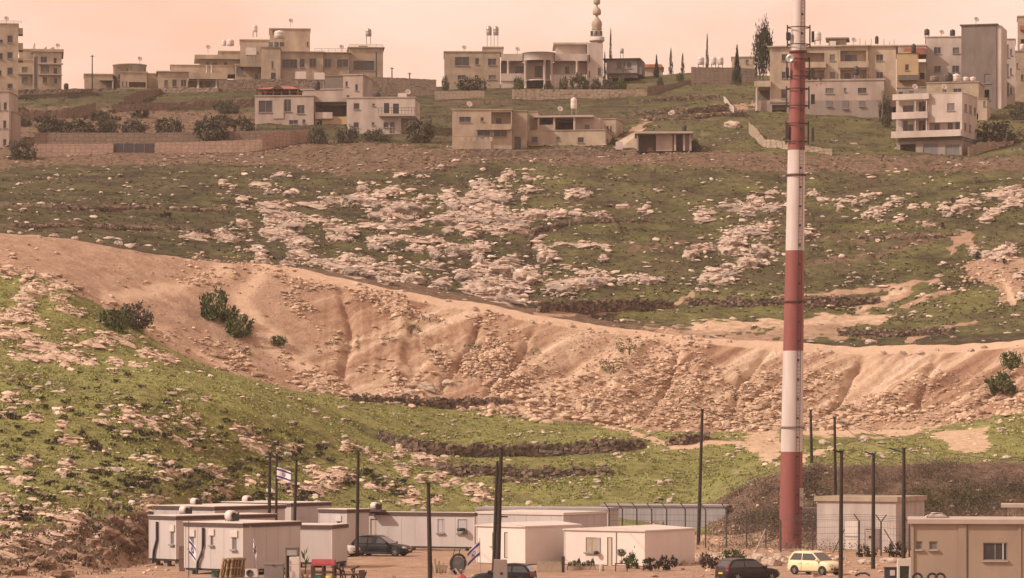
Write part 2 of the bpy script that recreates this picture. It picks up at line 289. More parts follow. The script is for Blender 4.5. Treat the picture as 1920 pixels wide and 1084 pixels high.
near = zl(2.464, 0, 280, [(210,580,100,40),(310,630,160,50),(150,650,130,45),(50,570,70,25),(30,590,60,20),(100,690,90,30),(270,690,80,30),(90,740,120,35),(50,780,120,40),(140,780,100,35),(30,850,100,40),(120,860,160,45),(330,850,60,20),(420,900,130,30),(540,870,180,30),(200,910,220,30),(160,960,230,35),(320,960,160,30),(410,990,90,20),(670,935,55,36),(760,955,110,35),(300,1000,50,30),(640,1000,100,15),(530,985,80,20),(290,745,80,25),(190,810,60,25),(350,760,60,25)])
near += zl(2.4417, 0, 640, [(35,268,80,22),(125,283,50,18),(30,342,70,18),(160,355,80,25),(275,323,70,20),(285,383,50,28),(590,320,70,35),(600,365,110,20),(690,357,110,18),(710,392,80,14),(465,370,90,22),(860,378,80,26),(310,455,90,36),(840,460,110,22),(885,493,60,12),(975,453,35,18),(1130,450,70,40),(1110,408,110,18),(115,560,70,35),(300,560,70,30),(305,607,80,24),(485,588,50,18),(25,595,55,25),(75,643,80,22),(130,628,60,15),(130,690,50,14),(650,645,40,18),(715,565,80,20),(800,608,130,22),(735,625,70,20),(980,600,110,24),(1050,655,45,22),(1020,688,80,20),(1150,640,60,30),(330,705,50,14),(20,715,60,30),(110,785,100,40),(290,810,150,50),(350,830,70,40),(40,830,110,50),(700,735,100,26),(655,765,90,22),(950,718,60,16),(190,900,170,40),(60,930,140,45),(250,880,90,20),(50,980,120,35),(330,870,60,20),(900,340,50,18),(820,322,30,18),(940,270,50,14)])
spur = zl(4.105, 260, 820, [(1180,70,120,50),(930,90,160,50),(850,30,80,50),(430,95,80,20),(1400,270,200,60),(1330,400,180,60),(1480,320,110,50),(1150,370,140,50),(660,420,110,35),(1560,300,120,60)])
spur += zl(4.105, 600, 820, [(195,80,80,40),(370,110,90,40),(420,185,100,25),(530,150,100,30),(620,55,60,35),(690,90,120,50),(760,145,110,50),(860,165,60,25),(620,110,60,60),(750,200,120,35),(900,210,120,50),(620,250,100,30),(660,290,70,40),(930,290,90,60),(880,330,80,40),(1040,350,80,30),(1130,400,80,35),(1230,420,140,60),(1320,470,100,35),(1200,490,80,35),(680,490,180,45),(130,270,120,40),(200,300,130,40),(50,300,120,60),(60,380,130,60),(400,370,120,50),(500,385,80,30),(720,430,110,60),(620,395,60,30),(900,480,80,60),(770,340,90,25),(950,370,60,30)])
ROCK = np.zeros(GZ.shape)
for lst, sw, sh in ((centre, .56, .6), (right, .56, .6), (near, .6, .55), (spur, .62, .6)):
    for x, y, w_, h_ in lst:
        c0, c1 = np.searchsorted(US, (x - w_ * 1.6, x + w_ * 1.6)); sl_ = (slice(None), slice(max(c0, 0), c1))
        ROCK[sl_] += np.exp(-((GPX[sl_] - x) / (w_ * sw)) ** 2 - ((GPY[sl_] - y) / (h_ * sh)) ** 2) * (GS[sl_] > 3.2) * (np.abs(GS[sl_] - 10.9) > .9)
ROCK = np.clip(ROCK, 0, 1.2)
for _ in range(1): pass
GZ = GZ + np.clip(ROCK - .45, 0, .5) * (.45 + .5 * np.round((nB + nP) * 3) / 3)
WORN_SUNLIT = np.clip(((GS > 10.97) & (GS < 11.9)) * (GPX > 480) * 1.0, 0, 1)
for path, hw in (([(1195, 640), (1130, 690), (1070, 730), (990, 765)], 26), ([(1265, 645), (1200, 700), (1120, 770)], 24), ([(1500, 690), (1440, 790)], 14), ([(1640, 670), (1590, 760)], 14), ([(490, 515), (450, 560), (520, 650), (600, 720)], 16), ([(200, 560), (330, 540), (420, 505)], 14), ([(250, 590), (330, 650), (420, 690)], 12), ([(1300, 612), (1480, 604), (1660, 594)], 9), ([(1880, 530), (1905, 570)], 6), ([(1610, 575), (1690, 545)], 7)):
    WORN_SUNLIT = np.maximum(WORN_SUNLIT, band(path, hw, 10))
WORN_SUNLIT = np.where((GS < 9.9) & (GS > 3.3), .9, WORN_SUNLIT)  # near slope: the same mask paints its bare rock as sunlit
verts = np.stack([GX, GD, GZ], -1).reshape(-1, 3)
idx = np.arange(NR * NC).reshape(NR, NC)
faces = np.stack([idx[:-1, :-1], idx[:-1, 1:], idx[1:, 1:], idx[1:, :-1]], -1).reshape(-1, 4)

gm = bpy.data.materials.new('ground'); gm.use_nodes = True; t = gm.node_tree; b = t.nodes['Principled BSDF']
b.inputs['Roughness'].default_value = .95; b.inputs['Specular IOR Level'].default_value = .1
def nd(kind, **kw):
    n = t.nodes.new(kind)
    for k, v in kw.items():
        if k in n.inputs: n.inputs[k].default_value = v
    return n
geo = nd('ShaderNodeNewGeometry'); at = nd('ShaderNodeAttribute'); at.attribute_name = 'zone'
sep = nd('ShaderNodeSeparateColor'); t.links.new(at.outputs['Color'], sep.inputs[0])
def nz(scale, detail=6, rough=.6, st=(1, 1, 1)):
    mpn = nd('ShaderNodeMapping'); mpn.inputs['Scale'].default_value = st; t.links.new(geo.outputs['Position'], mpn.inputs[0])
    n = nd('ShaderNodeTexNoise', Scale=scale, Detail=detail, Roughness=rough); t.links.new(mpn.outputs[0], n.inputs['Vector']); return n.outputs['Fac']
def ramp(src, stops):
    r = nd('ShaderNodeValToRGB'); e = r.color_ramp.elements
    while len(e) < len(stops): e.new(.5)
    for q, (p, c) in zip(e, stops): q.position = p; q.color = (*c, 1) if len(c) == 3 else c
    t.links.new(src, r.inputs[0]); return r.outputs[0]
def mixc(f, a, c):
    m = nd('ShaderNodeMix'); m.data_type = 'RGBA'
    for s, v in ((0, f), (6, a), (7, c)):
        if isinstance(v, (float, int)): m.inputs[s].default_value = v
        elif isinstance(v, tuple): m.inputs[s].default_value = (*v, 1)
        else: t.links.new(v, m.inputs[s])
    return m.outputs[2]
def math2(op, a, c, clamp=False):
    m = nd('ShaderNodeMath'); m.operation = op; m.use_clamp = clamp
    for s, v in ((0, a), (1, c)):
        if isinstance(v, (float, int)): m.inputs[s].default_value = v
        else: t.links.new(v, m.inputs[s])
    return m.outputs[0]
n_f = nz(1.1, 8, .68); n_m = nz(.22, 5); n_s = nz(4.5, 5, .7)
dry = ramp(n_f, [(.3, (.022, .019, .013)), (.5, (.044, .040, .023)), (.72, (.082, .07, .042))])  # dry grass; the far hill's cloud shade is put into these dark tones
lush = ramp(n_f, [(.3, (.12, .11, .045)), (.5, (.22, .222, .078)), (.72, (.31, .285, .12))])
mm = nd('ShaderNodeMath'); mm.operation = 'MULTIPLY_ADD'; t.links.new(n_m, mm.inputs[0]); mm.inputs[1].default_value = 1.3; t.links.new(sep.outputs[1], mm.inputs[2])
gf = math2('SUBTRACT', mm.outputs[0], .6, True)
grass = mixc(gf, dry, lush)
n_b = nz(.16, 6, .62, (.55, 1.6, 1.0)); blot = ramp(n_b, [(.46, (0, 0, 0)), (.6, (1, 1, 1))])
grass = mixc(math2('MULTIPLY', blot, math2('SUBTRACT', .62, math2('MULTIPLY', gf, .4))), grass, ramp(n_f, [(.3, (.05, .036, .024)), (.6, (.13, .10, .065)), (.75, (.22, .165, .115))]))
stn = ramp(nz(2.6, 3, .5), [(.66, (0, 0, 0)), (.72, (1, 1, 1))])
grass = mixc(math2('MULTIPLY', stn, .22), grass, (.33, .28, .22))
dirt = ramp(nz(.5, 8, .7), [(.3, (.26, .165, .115)), (.5, (.36, .24, .17)), (.7, (.46, .33, .24))])
xyz = nd('ShaderNodeSeparateXYZ'); t.links.new(geo.outputs['Position'], xyz.inputs[0])
acr = math2('SUBTRACT', xyz.outputs[0], math2('MULTIPLY', xyz.outputs[1], .88)); cmb = nd('ShaderNodeCombineXYZ'); t.links.new(acr, cmb.inputs[0]); t.links.new(math2('MULTIPLY', xyz.outputs[1], .12), cmb.inputs[1])
sn = nd('ShaderNodeTexNoise', Scale=.42, Detail=7, Roughness=.6); t.links.new(cmb.outputs[0], sn.inputs['Vector'])
streak = ramp(sn.outputs['Fac'], [(.34, (.22, .125, .083)), (.44, (.33, .20, .132)), (.52, (.42, .295, .205)), (.62, (.62, .48, .36))])
dirt = mixc(math2('MULTIPLY', at.outputs['Alpha'], .92), dirt, streak)
dirt = mixc(math2('MULTIPLY', ramp(n_s, [(.56, (0, 0, 0)), (.66, (1, 1, 1))]), .5), dirt, (.60, .47, .36))
dirt = mixc(math2('MULTIPLY', ramp(nz(2.2, 6, .7), [(.34, (1, 1, 1)), (.46, (0, 0, 0))]), .45), dirt, (.20, .125, .085))
wn_ = nd('ShaderNodeAttribute'); wn_.attribute_name = 'worn_sunlit'
dirt = mixc(math2('MULTIPLY', wn_.outputs['Fac'], math2('MULTIPLY_ADD', n_f, .9), True), dirt, (.56, .41, .295))
brown = ramp(n_f, [(.32, (.075, .05, .035)), (.55, (.17, .115, .08)), (.75, (.29, .205, .15))])
def edge(ch, amt=.7):
    a = math2('MULTIPLY_ADD', n_f, amt); m_ = a.node; t.links.new(ch, m_.inputs[2])
    r = nd('ShaderNodeMapRange'); r.inputs['From Min'].default_value = .38 + amt * .5 - .1; r.inputs['From Max'].default_value = .62 + amt * .5; t.links.new(m_.outputs[0], r.inputs['Value']); return r.outputs[0]
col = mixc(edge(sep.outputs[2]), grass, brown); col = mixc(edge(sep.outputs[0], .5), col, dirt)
rk = nd('ShaderNodeAttribute'); rk.attribute_name = 'rock'
rkc = ramp(nz(1.3, 8, .72, (.6, .6, 2.0)), [(.3, (.20, .15, .115)), (.42, (.36, .28, .225)), (.55, (.46, .365, .295)), (.75, (.55, .44, .36))])
rm_ = nd('ShaderNodeMapRange'); rm_.inputs['From Min'].default_value = .96; rm_.inputs['From Max'].default_value = 1.06
t.links.new(math2('ADD', rk.outputs['Fac'], math2('MULTIPLY', nz(1.1, 7, .7, (.55, .7, 1.5)), 1.0)), rm_.inputs['Value'])
rkc = mixc(math2('MULTIPLY', wn_.outputs['Fac'], .7), rkc, ramp(n_f, [(.3, (.40, .285, .21)), (.5, (.56, .42, .32)), (.7, (.66, .51, .40))]))  # near-slope rock shifted to bright warm tones, sunlight put into the colour
col = mixc(rm_.outputs[0], col, rkc)
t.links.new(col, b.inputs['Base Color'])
bp = nd('ShaderNodeBump', Strength=.85, Distance=.35); t.links.new(math2('ADD', n_f, math2('MULTIPLY', n_s, .4)), bp.inputs['Height']); t.links.new(bp.outputs[0], b.inputs['Normal'])

tme = np_mesh('ground', verts, faces, gm, True)
ca = tme.color_attributes.new('zone', 'FLOAT_COLOR', 'POINT')
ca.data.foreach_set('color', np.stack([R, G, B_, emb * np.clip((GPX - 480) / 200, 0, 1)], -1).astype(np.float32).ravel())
wa = tme.attributes.new('worn_sunlit', 'FLOAT', 'POINT'); wa.data.foreach_set('value', WORN_SUNLIT.astype(np.float32).ravel())
ra = tme.attributes.new('rock', 'FLOAT', 'POINT'); ra.data.foreach_set('value', ROCK.astype(np.float32).ravel())
ground = link('ground', tme); tag(ground, kind='structure')
BVH = BVHTree.FromPolygons([tuple(v) for v in verts], [tuple(f) for f in faces])
def hit(px, py):
    """the point of the land seen at this place of the photograph, and its normal"""
    d = P(px, py, 100) - Vector((0, 0, CAMZ)); r = BVH.ray_cast(Vector((0, 0, CAMZ)), d.normalized(), 3000)
    return (r[0], r[1]) if r[0] is not None else (P(px, py, 640), Vector((0, 0, 1)))
def ground_z(x, y):
    r = BVH.ray_cast(Vector((x, y, 500)), Vector((0, 0, -1)), 1000); return r[0].z if r[0] is not None else 0.0

# ------------------------------------------------------------------ building kit
m_cream = M('cream_render', (.46, .375, .285), (.30, .235, .18), .45, stretch=(1, 1, .5), bump=.1)
m_tan = M('tan_limestone', (.40, .32, .24), (.26, .205, .155), .5, bump=.15, bscale=4)
m_white = M('white_render', (.53, .45, .40), (.36, .295, .26), .4, stretch=(1, 1, .4))
m_pink = M('pinkish_render', (.44, .355, .31), (.29, .23, .20), .45, stretch=(1, 1, .4))
m_grey = M('grey_concrete', (.30, .25, .22), (.22, .18, .16), .5, stretch=(1, 1, .35), bump=.15)
m_dgrey = M('dark_concrete', (.20, .165, .145), (.14, .115, .10), .6, stretch=(1, 1, .4), bump=.2)
m_slab = M('pale_slab', (.42, .355, .30), (.35, .29, .25), .6)
m_frame = M('window_frame', (.28, .25, .24), (.22, .2, .19), 2, rough=.5)
m_glass = M('dark_glass', (.03, .03, .036), (.05, .048, .05), .8, rough=.15, spec=.5)
m_shut = M('grey_shutter', (.17, .155, .15), (.13, .12, .118), .5, rough=.6, stretch=(1, 1, 12))
m_dark = M('dark_metal', (.05, .045, .045), (.035, .03, .03), 2, rough=.6)
m_red = M('red_tile', (.32, .12, .09), (.24, .09, .07), 1.5)
m_brown = M('brown_wood', (.12, .07, .055), (.08, .05, .04), 1.5)
m_yell = M('ochre_render', (.50, .37, .22), (.43, .31, .18), .5)
m_blk = M('black_plastic', (.03, .028, .028), (.045, .04, .04), 2, rough=.5)
m_tankw = M('white_tank_plastic', (.58, .51, .475), (.5, .43, .4), 1, rough=.45)
m_steel = M('galvanised_steel', (.36, .34, .33), (.28, .26, .25), 2, rough=.45, metal=.6)
WM = {}
def window(parent, x, y, z, wd, ht, rz=0, glass=None, kind='w'):
    wd, ht = max(.2, round(wd, 1)), max(.2, round(ht, 1)); g = glass or (m_glass if random.random() < .7 else m_shut)
    key = (wd, ht, kind)
    if key not in WM:
        f = MB(); th = .05
        f.box(0, wd, 0, .06, 0, th).box(0, wd, 0, .06, ht - th, ht).box(0, th, 0, .06, th, ht - th).box(wd - th, wd, 0, .06, th, ht - th)
        if wd > .9: f.box(wd / 2 - .025, wd / 2 + .025, 0.005, .055, th, ht - th)
        if kind == 'w': f.box(-.08, wd + .08, -.2, -.004, -.1, -.004)
        WM[key] = (f.mesh('window', m_frame if kind == 'w' else m_dark), {})
    fm, pm = WM[key]
    if g.name not in pm: pm[g.name] = MB().box(.02, wd - .02, .025, .045, .02, ht - .02).mesh('pane', g)
    o = link('window' if kind == 'w' else 'door', fm, parent, (x, y, z), (0, 0, rz)); link('pane' if kind == 'w' else 'door_leaf', pm[g.name], o); return o

class Bld:
    def __init__(s, name, label, cat, px, py, D, a=0.0, group=None):
        s.px, s.py, s.D, s.a = px, py, D, math.radians(a); s.k = D / F
        s.root = empty(name, P(px, py, D), -s.a - math.atan((px - CX) / F)); tag(s.root, label, cat, group)
    def X(s, px): return (px - s.px) * s.k / math.cos(s.a)
    def Yr(s, px): return (px - s.px) * s.k / max(.05, math.sin(s.a))
    def Z(s, py): return (s.py - py) * s.k
    def _face(s, mb, O, dx, inn, W, z0, z1, ops):
        """one wall face with real openings; dx along, inn inward; ops (u0,u1,z0,z1,depth,back)"""
        O, dx, inn = Vector(O), Vector(dx), Vector(inn)
        us = sorted({0.0, W} | {min(max(q, 0), W) for o in ops for q in o[:2]}); zs = sorted({z0, z1} | {min(max(q, z0), z1) for o in ops for q in o[2:4]})
        pt = lambda u, z, d=0: O + dx * u + Vector((0, 0, z)) + inn * d
        for i in range(len(us) - 1):
            for j in range(len(zs) - 1):
                uc, zc_ = (us[i] + us[i + 1]) / 2, (zs[j] + zs[j + 1]) / 2
                if any(o[0] < uc < o[1] and o[2] < zc_ < o[3] for o in ops): continue
                mb.add([pt(us[i], zs[j]), pt(us[i + 1], zs[j]), pt(us[i + 1], zs[j + 1]), pt(us[i], zs[j + 1])], [(0, 1, 2, 3)])
        for u0, u1, a, c, d, back in ops:
            q = [(u0, a), (u1, a), (u1, c), (u0, c)]
            for (ua, za), (ub, zb) in zip(q, q[1:] + q[:1]): mb.add([pt(ua, za), pt(ua, za, d), pt(ub, zb, d), pt(ub, zb)], [(0, 1, 2, 3)])
            mb.add([pt(u0, a, d), pt(u1, a, d), pt(u1, c, d), pt(u0, c, d)], [(0, 1, 2, 3)])
    def block(s, px0, px1, pyt, pyb, y0, dep, mat, ops=(), rops=(), lops=(), roof=.2, over=.12, name='wall', roofmat=None, embed=2.5):
        """a storey block: ops (px0,py0,px1,py1,kind) in the front, rops the same in the right side, kinds w window, d door, v open void, b loggia, s shuttered, g glazed"""
        x0, x1, z1, z0 = s.X(px0), s.X(px1), s.Z(pyt), s.Z(pyb)
        if pyb >= s.py - 1: z0 -= embed
        mb = MB(); DEP = {'w': .16, 's': .16, 'g': .16, 'd': .2, 'v': 2.2, 'b': 1.3}
        def conv(lst, fx, base): return [(fx(o[0]) - base, fx(o[2]) - base, s.Z(o[3]), s.Z(o[1]), DEP[o[4]], True) for o in lst]
        s._face(mb, (x0, y0, 0), (1, 0, 0), (0, 1, 0), x1 - x0, z0, z1, conv(ops, s.X, x0))
        s._face(mb, (x1, y0, 0), (0, 1, 0), (-1, 0, 0), dep, z0, z1, conv(rops, s.Yr, 0))
        s._face(mb, (x1, y0 + dep, 0), (-1, 0, 0), (0, -1, 0), x1 - x0, z0, z1, [])
        s._face(mb, (x0, y0 + dep, 0), (0, -1, 0), (1, 0, 0), dep, z0, z1, [])
        wl = mb.build(name, mat, s.root)
        if roof: MB().box(x0 - over, x1 + over, y0 - over, y0 + dep + over, z1, z1 + roof).build('roof', roofmat or mat, s.root)
        else: MB().box(x0 + .1, x1 - .1, y0 + .1, y0 + dep - .1, z1 - .3, z1 - .1).build('roof', roofmat or m_slab, s.root)
        for lst, sd in ((ops, 0), (rops, 1)):
            for o in lst:
                if o[4] in 'vb': continue
                g = {'s': m_shut, 'g': m_glass}.get(o[4]); kd = 'd' if o[4] == 'd' else 'w'
                if sd == 0: window(s.root, s.X(o[0]), y0 + .07, s.Z(o[3]), s.X(o[2]) - s.X(o[0]), s.Z(o[1]) - s.Z(o[3]), 0, g, kd)
                else: window(s.root, x1 - .07, y0 + s.Yr(o[0]), s.Z(o[3]), s.Yr(o[2]) - s.Yr(o[0]), s.Z(o[1]) - s.Z(o[3]), math.pi / 2, g, kd)
        return wl
    def win(s, px0, py0, px1, py1, y, kind='w', g=None):
        return window(s.root, s.X(px0), y, s.Z(py1), s.X(px1) - s.X(px0), s.Z(py0) - s.Z(py1), 0, g, kind)
    def box(s, name, px0, px1, pyt, pyb, y0, y1, mat): return MB().box(s.X(px0), s.X(px1), y0, y1, s.Z(pyb), s.Z(pyt)).build(name, mat, s.root)
    def rail(s, px0, px1, pyt, pyb, y, mat=None, step=1.2, name='railing'):
        mb = MB(); x0, x1, z0, z1 = s.X(px0), s.X(px1), s.Z(pyb), s.Z(pyt); n = max(1, int((x1 - x0) / step))
        mb.box(x0, x1, y - .03, y + .03, z1 - .06, z1).box(x0, x1, y - .02, y + .02, (z0 + z1) / 2 - .02, (z0 + z1) / 2 + .02)
        for i in range(n + 1): q = x0 + (x1 - x0) * i / n; mb.box(q - .025, q + .025, y - .026, y + .026, z0, z1 - .05)
        return mb.build(name, mat or m_steel, s.root)
    def column(s, px, pyt, pyb, y, r, mat, n=12):
        z0, z1 = s.Z(pyb), s.Z(pyt); return MB().lathe([(r * 1.35, z0), (r * 1.35, z0 + .2), (r, z0 + .3), (r * .9, z1 - .3), (r * 1.3, z1 - .15), (r * 1.3, z1)], n, (s.X(px), y, 0)).build('column', mat, s.root)

def tank(px, pyt, pyb, wpx, D, mat, label, stand=0.0, box=False, group='rooftop water tanks', dy=0):
    """a roof-top water tank on its legs"""
    k = D / F; r = wpx * k / 2; h = (pyb - pyt) * k; sh = stand * k
    o = empty('water_tank', P(px, pyb + stand, D + dy)); tag(o, label, 'water tank', group)
    if box: MB().box(-r, r, -r * .8, r * .8, sh, sh + h * .92).build('tank_body', mat, o); MB().box(-r * .9, r * .9, -r * .7, r * .7, sh + h * .92, sh + h).build('lid', mat, o)
    else:
        MB().lathe([(0, sh), (r * .94, sh), (r, sh + .05 * h), (r, sh + h * .3), (r * 1.03, sh + h * .33), (r, sh + h * .36), (r, sh + h * .62), (r * 1.03, sh + h * .65), (r, sh + h * .68), (r * .96, sh + h * .82), (r * .6, sh + h * .93), (r * .3, sh + h * .95)], 16).build('tank_body', mat, o)
        MB().lathe([(r * .32, sh + h * .94), (r * .32, sh + h), (0, sh + h)], 12).build('lid', m_dark if mat is m_blk else mat, o)
    if sh > .1:
        for sx in (-1, 1):
            for sy in (-1, 1): MB().box(sx * r * .7 - .05, sx * r * .7 + .05, sy * r * .6 - .05, sy * r * .6 + .05, -.15, sh).build('leg', m_steel, o)
    return o

# ------------------------------------------------------------------ houses along the ridge, left to right
b = Bld('apartment_building', 'tall cream apartment block cut off by the left edge of the picture', 'building', 34, 168, 600)
b.block(-75, 34, 46, 168, 0, 11, m_cream, [(14, 67, 24, 80, 'w'), (14, 98, 24, 110, 'w'), (14, 127, 24, 140, 'w'), (14, 157, 24, 166, 'w'), (-4, 75, 6, 81, 'w'), (-4, 100, 6, 112, 'w'), (-4, 132, 3, 142, 'w')])
for t_, u_ in ((52, 63), (80, 93), (108, 113)): b.box('balcony', 34.2, 43, t_, u_, .5, 4, m_cream)
b.rail(-70, 40, 39, 44, .2)
b = Bld('apartment_building', 'cream flats with a blue-grey stair window strip near the left edge', 'building', 62, 170, 640)
b.block(62, 115, 97, 170, 0, 12, m_cream, [(64, 106, 71, 165, 's'), (76, 106, 88, 117, 'w'), (100, 108, 106, 118, 'w'), (76, 122, 92, 137, 's'), (100, 127, 107, 138, 'w'), (80, 144, 88, 155, 'w'), (101, 146, 107, 156, 'w')], roof=.5, over=.4)
b.block(34, 61.8, 112, 170, 1.5, 9, m_cream, [(41, 124, 52, 135, 's'), (41, 143, 52, 154, 's')])
b.block(36, 61.5, 90, 111.5, 3.5, 8, m_cream)
b.box('floor_slab', 72, 118, 118.5, 121, -.6, -.01, m_slab); b.box('floor_slab', 72, 116, 139, 141, -.6, -.01, m_slab)
b.box('floor_slab', 34, 62, 136, 139, .6, 1.49, m_slab)
tank(85, 87, 92, 6, 640, m_tankw, 'left of two small white tanks on the flats with the stair strip', dy=4); tank(98, 88, 92, 8, 640, m_tankw, 'right of two small white tanks on the flats with the stair strip', dy=4)
tank(64, 80, 88, 4, 640, m_tankw, 'slim white tank at the high corner of the flats', 2, dy=6)
tank(124, 156, 167, 9, 640, m_blk, 'black tank standing on the ground right of the flats', 0)

b = Bld('house', 'single-storey house with a round drum room beside a bare pole', 'house', 158, 166, 622)
b.block(158, 211, 140, 166, 0, 8, m_cream, [(199, 152, 209, 164, 'w')]); b.box('canopy', 187, 213, 150, 152, -1.6, -.02, m_slab)
b.block(276, 299, 138, 166, -.5, 8, m_cream)
kx, kr = b.X(243), 31 * b.k
MB().lathe([(kr, -2), (kr, b.Z(120)), (kr + .15, b.Z(120)), (kr + .15, b.Z(118)), (0, b.Z(118))], 28, (kx, kr * .9, 0)).build('drum_wall', m_cream, b.root)
b.block(225, 275, 137.5, 166, -2.1, 3, m_cream, [(228, 154, 231, 163, 's'), (235, 154, 238, 163, 's'), (241, 155, 272, 165, 'v')])
b.win(221, 139, 226, 148, .15, g=m_glass); b.win(236, 127, 240, 136, -1.15, g=m_glass); b.box('painted_shade_panel', 247, 270, 121, 135.5, -.5, .6, m_dgrey)  # dark box paints in the shaded opening of the drum

b = Bld('villa', 'stepped cream villa with a columned porch and flat overhanging roof', 'villa', 296, 166, 618)
b.block(296, 352, 135, 166, 0, 9, m_cream, [(308, 150, 315, 162, 'w'), (323, 149, 331, 162, 'w'), (339, 149, 349, 162, 'w')], over=.3)
b.block(352.5, 441, 148, 166, 2.2, 9, m_cream, [(358, 150.5, 364, 165, 'd'), (374, 150.5, 379, 165, 'w'), (386, 151, 396, 165, 'd'), (407, 151, 411, 164, 'w')], roof=0)
b.box('porch_roof', 353, 426, 136, 148, -.6, 2.1, m_cream)
for q in (371.5, 405.5): b.column(q, 148, 166, -.1, .22, m_white)
b.block(320, 452, 118, 134.4, 3.5, 8, m_cream, [(440, 121, 456 - 5, 133, 's')], roof=.1)
b.block(375, 462, 105, 117.8, 5.5, 7, m_cream, [(386, 109, 393, 115, 'w'), (399, 109, 407, 115, 'w'), (420, 109, 427, 117, 'w')], roof=0)
b.box('roof_slab', 365, 464, 97, 104.6, 4.2, 13, m_cream); b.block(411, 452, 88, 96.8, 7, 5, m_tan, [(419, 90, 421, 94, 's')])
b.block(441.5, 489.5, 119, 166, 1.1, 8, m_cream, [(443, 121, 456, 136, 's'), (478, 136, 483, 145, 'w')])
for q in (388, 397): b.column(q, 117.8, 134, 3.2, .15, m_white)
tank(420, 74, 86, 8, 620, m_tankw, 'left white tank of the pair on the stepped villa', dy=9); tank(432, 73, 86, 14, 620, m_tankw, 'broad right white tank of the pair on the stepped villa', dy=9)
tank(471, 90, 104, 20, 616, m_tankw, 'wide white box tank on a tall stand beside the stepped villa', 16, True)

b = Bld('apartment_building', 'large cream building with a square rooftop tower and dark ribbon windows', 'building', 489, 166, 612)
b.block(450, 505.5, 69, 118.8, 6, 9, m_cream, [(469, 82, 481, 89, 'w')]); b.block(505.8, 582, 48, 96, 5.5, 9, m_cream, [(511, 50, 516, 56, 'w'), (576, 71, 579, 79, 'w')])
b.block(489.8, 526, 89, 166, 0, 10, m_cream, [(509, 115, 513, 128, 'w'), (508, 136, 517, 150, 'w')]); b.block(526.3, 606, 97, 166, .8, 11, m_cream, [(528, 110, 557, 127, 'g'), (562, 109, 571, 125, 'g'), (580, 108, 593, 124, 'g')], over=.3)
b.block(606.3, 655, 97, 166, 1.5, 10, m_tan, [(608, 108, 621, 124, 'g'), (632, 108, 654, 123, 'g')], over=.3); b.block(655.3, 719, 86, 166, 2.2, 10, m_tan, [(663, 110, 703, 128, 'g'), (705, 93, 708, 143, 's')], over=.3)
b.rail(590, 655, 88, 95, 1.6); b.rail(655, 719, 79, 84, 2.3)
b.block(675, 690, 80, 84.6, 5, 4, m_cream)
tank(478, 46, 60, 10, 615, m_tankw, 'domed white tank on a thin stand above the ribbon-window building', 8, dy=8); tank(524, 57, 72, 20, 610, m_tankw, 'broad white tank on legs in front of the square rooftop tower', 16, dy=2)
tank(691, 53, 68, 11, 612, m_steel, 'metal tank on a tall stand at the right end of the ribbon-window building', 13, dy=6)
b = Bld('roof_heater', 'dark solar water heater panels lying in front of the rooftop tower', 'solar heater', 512, 86, 610); 
for i in range(3): MB().add([(i * 1.0 - .8, 0, 0), (i * 1.0, 0, 0), (i * 1.0, 1.2, .8), (i * 1.0 - .8, 1.2, .8), (i * 1.0 - .8, 1.25, 0), (i * 1.0, 1.25, 0)], [(0, 1, 2, 3), (3, 2, 5, 4), (0, 3, 4), (1, 5, 2), (0, 4, 5, 1)]).build('panel', m_glass, b.root)

b = Bld('house', 'stone-faced house half hidden behind two white roof tanks', 'house', 680, 192, 575, 12)
b.block(560, 643, 165, 192, 2, 8, m_pink); b.block(643.3, 680, 141, 192, 0, 8, m_pink, [(648, 152, 652, 162, 'w'), (666, 158, 671, 170, 'w'), (650, 178, 655, 188, 'w')])
b.block(601, 643, 139, 165, 3, 7, m_dgrey)

b = Bld('house', 'flat-roofed house with a red hip-roofed pergola and an ochre side wall', 'house', 588, 240, 540, 8)
b.block(478, 588, 180, 240, 0, 9, m_pink, [(485, 188, 511, 210, 'g'), (533, 186, 546, 209, 'g'), (557, 197, 571, 213, 'w'), (542, 225, 559, 233, 'w'), (567, 224, 573, 231, 'w')], roof=.15)
b.box('wall_panel', 512.5, 532, 189, 222, -.12, -.01, m_slab)
b.block(588.5, 651, 218, 250, 1.2, 7, m_yell, [(592, 224, 602, 240, 'v')], roof=0); b.block(588.5, 651, 190, 217.8, 3.5, 5, m_dgrey, [(592, 192, 648, 214, 'v')], roof=0)
b.box('roof_slab', 588.5, 652, 183, 190, 1, 9, m_pink); b.box('balcony', 590, 622, 210, 222, .6, 1.15, m_white)
x0, x1, z0, z1 = b.X(479), b.X(560), b.Z(166), b.Z(158)
MB().add([(x0, .3, z0), (x1, .3, z0), (x1, 6, z0), (x0, 6, z0), (b.X(512), 3, z1), (b.X(542), 3, z1)], [(0, 1, 5, 4), (1, 2, 5), (2, 3, 4, 5), (3, 0, 4), (0, 3, 2, 1)]).build('pergola_roof', m_red, b.root)
for i in range(6): q = 481 + 15.4 * i; b.box('pergola_post', q - 1.3, q + 1.3, 166, 179.5, .4, .6, m_brown)
MB().prism([(b.X(508), z0 - .02), (b.X(532), z0 - .02), (b.X(520), b.Z(157))], .1, .29).build('pergola_gable', m_brown, b.root)
b.box('pergola_screen', 482, 559, 168, 179, 4.5, 4.6, m_brown)
tank(564, 135, 149, 20, 560, m_tankw, 'left white box tank of two above the ochre-walled house', 8, True); tank(599, 137, 150, 20, 556, m_tankw, 'right white box tank of two, over a black cylinder', 20, True)
tank(595, 151, 168, 11, 548, m_blk, 'black cylinder tank under the raised white box tank', 2)

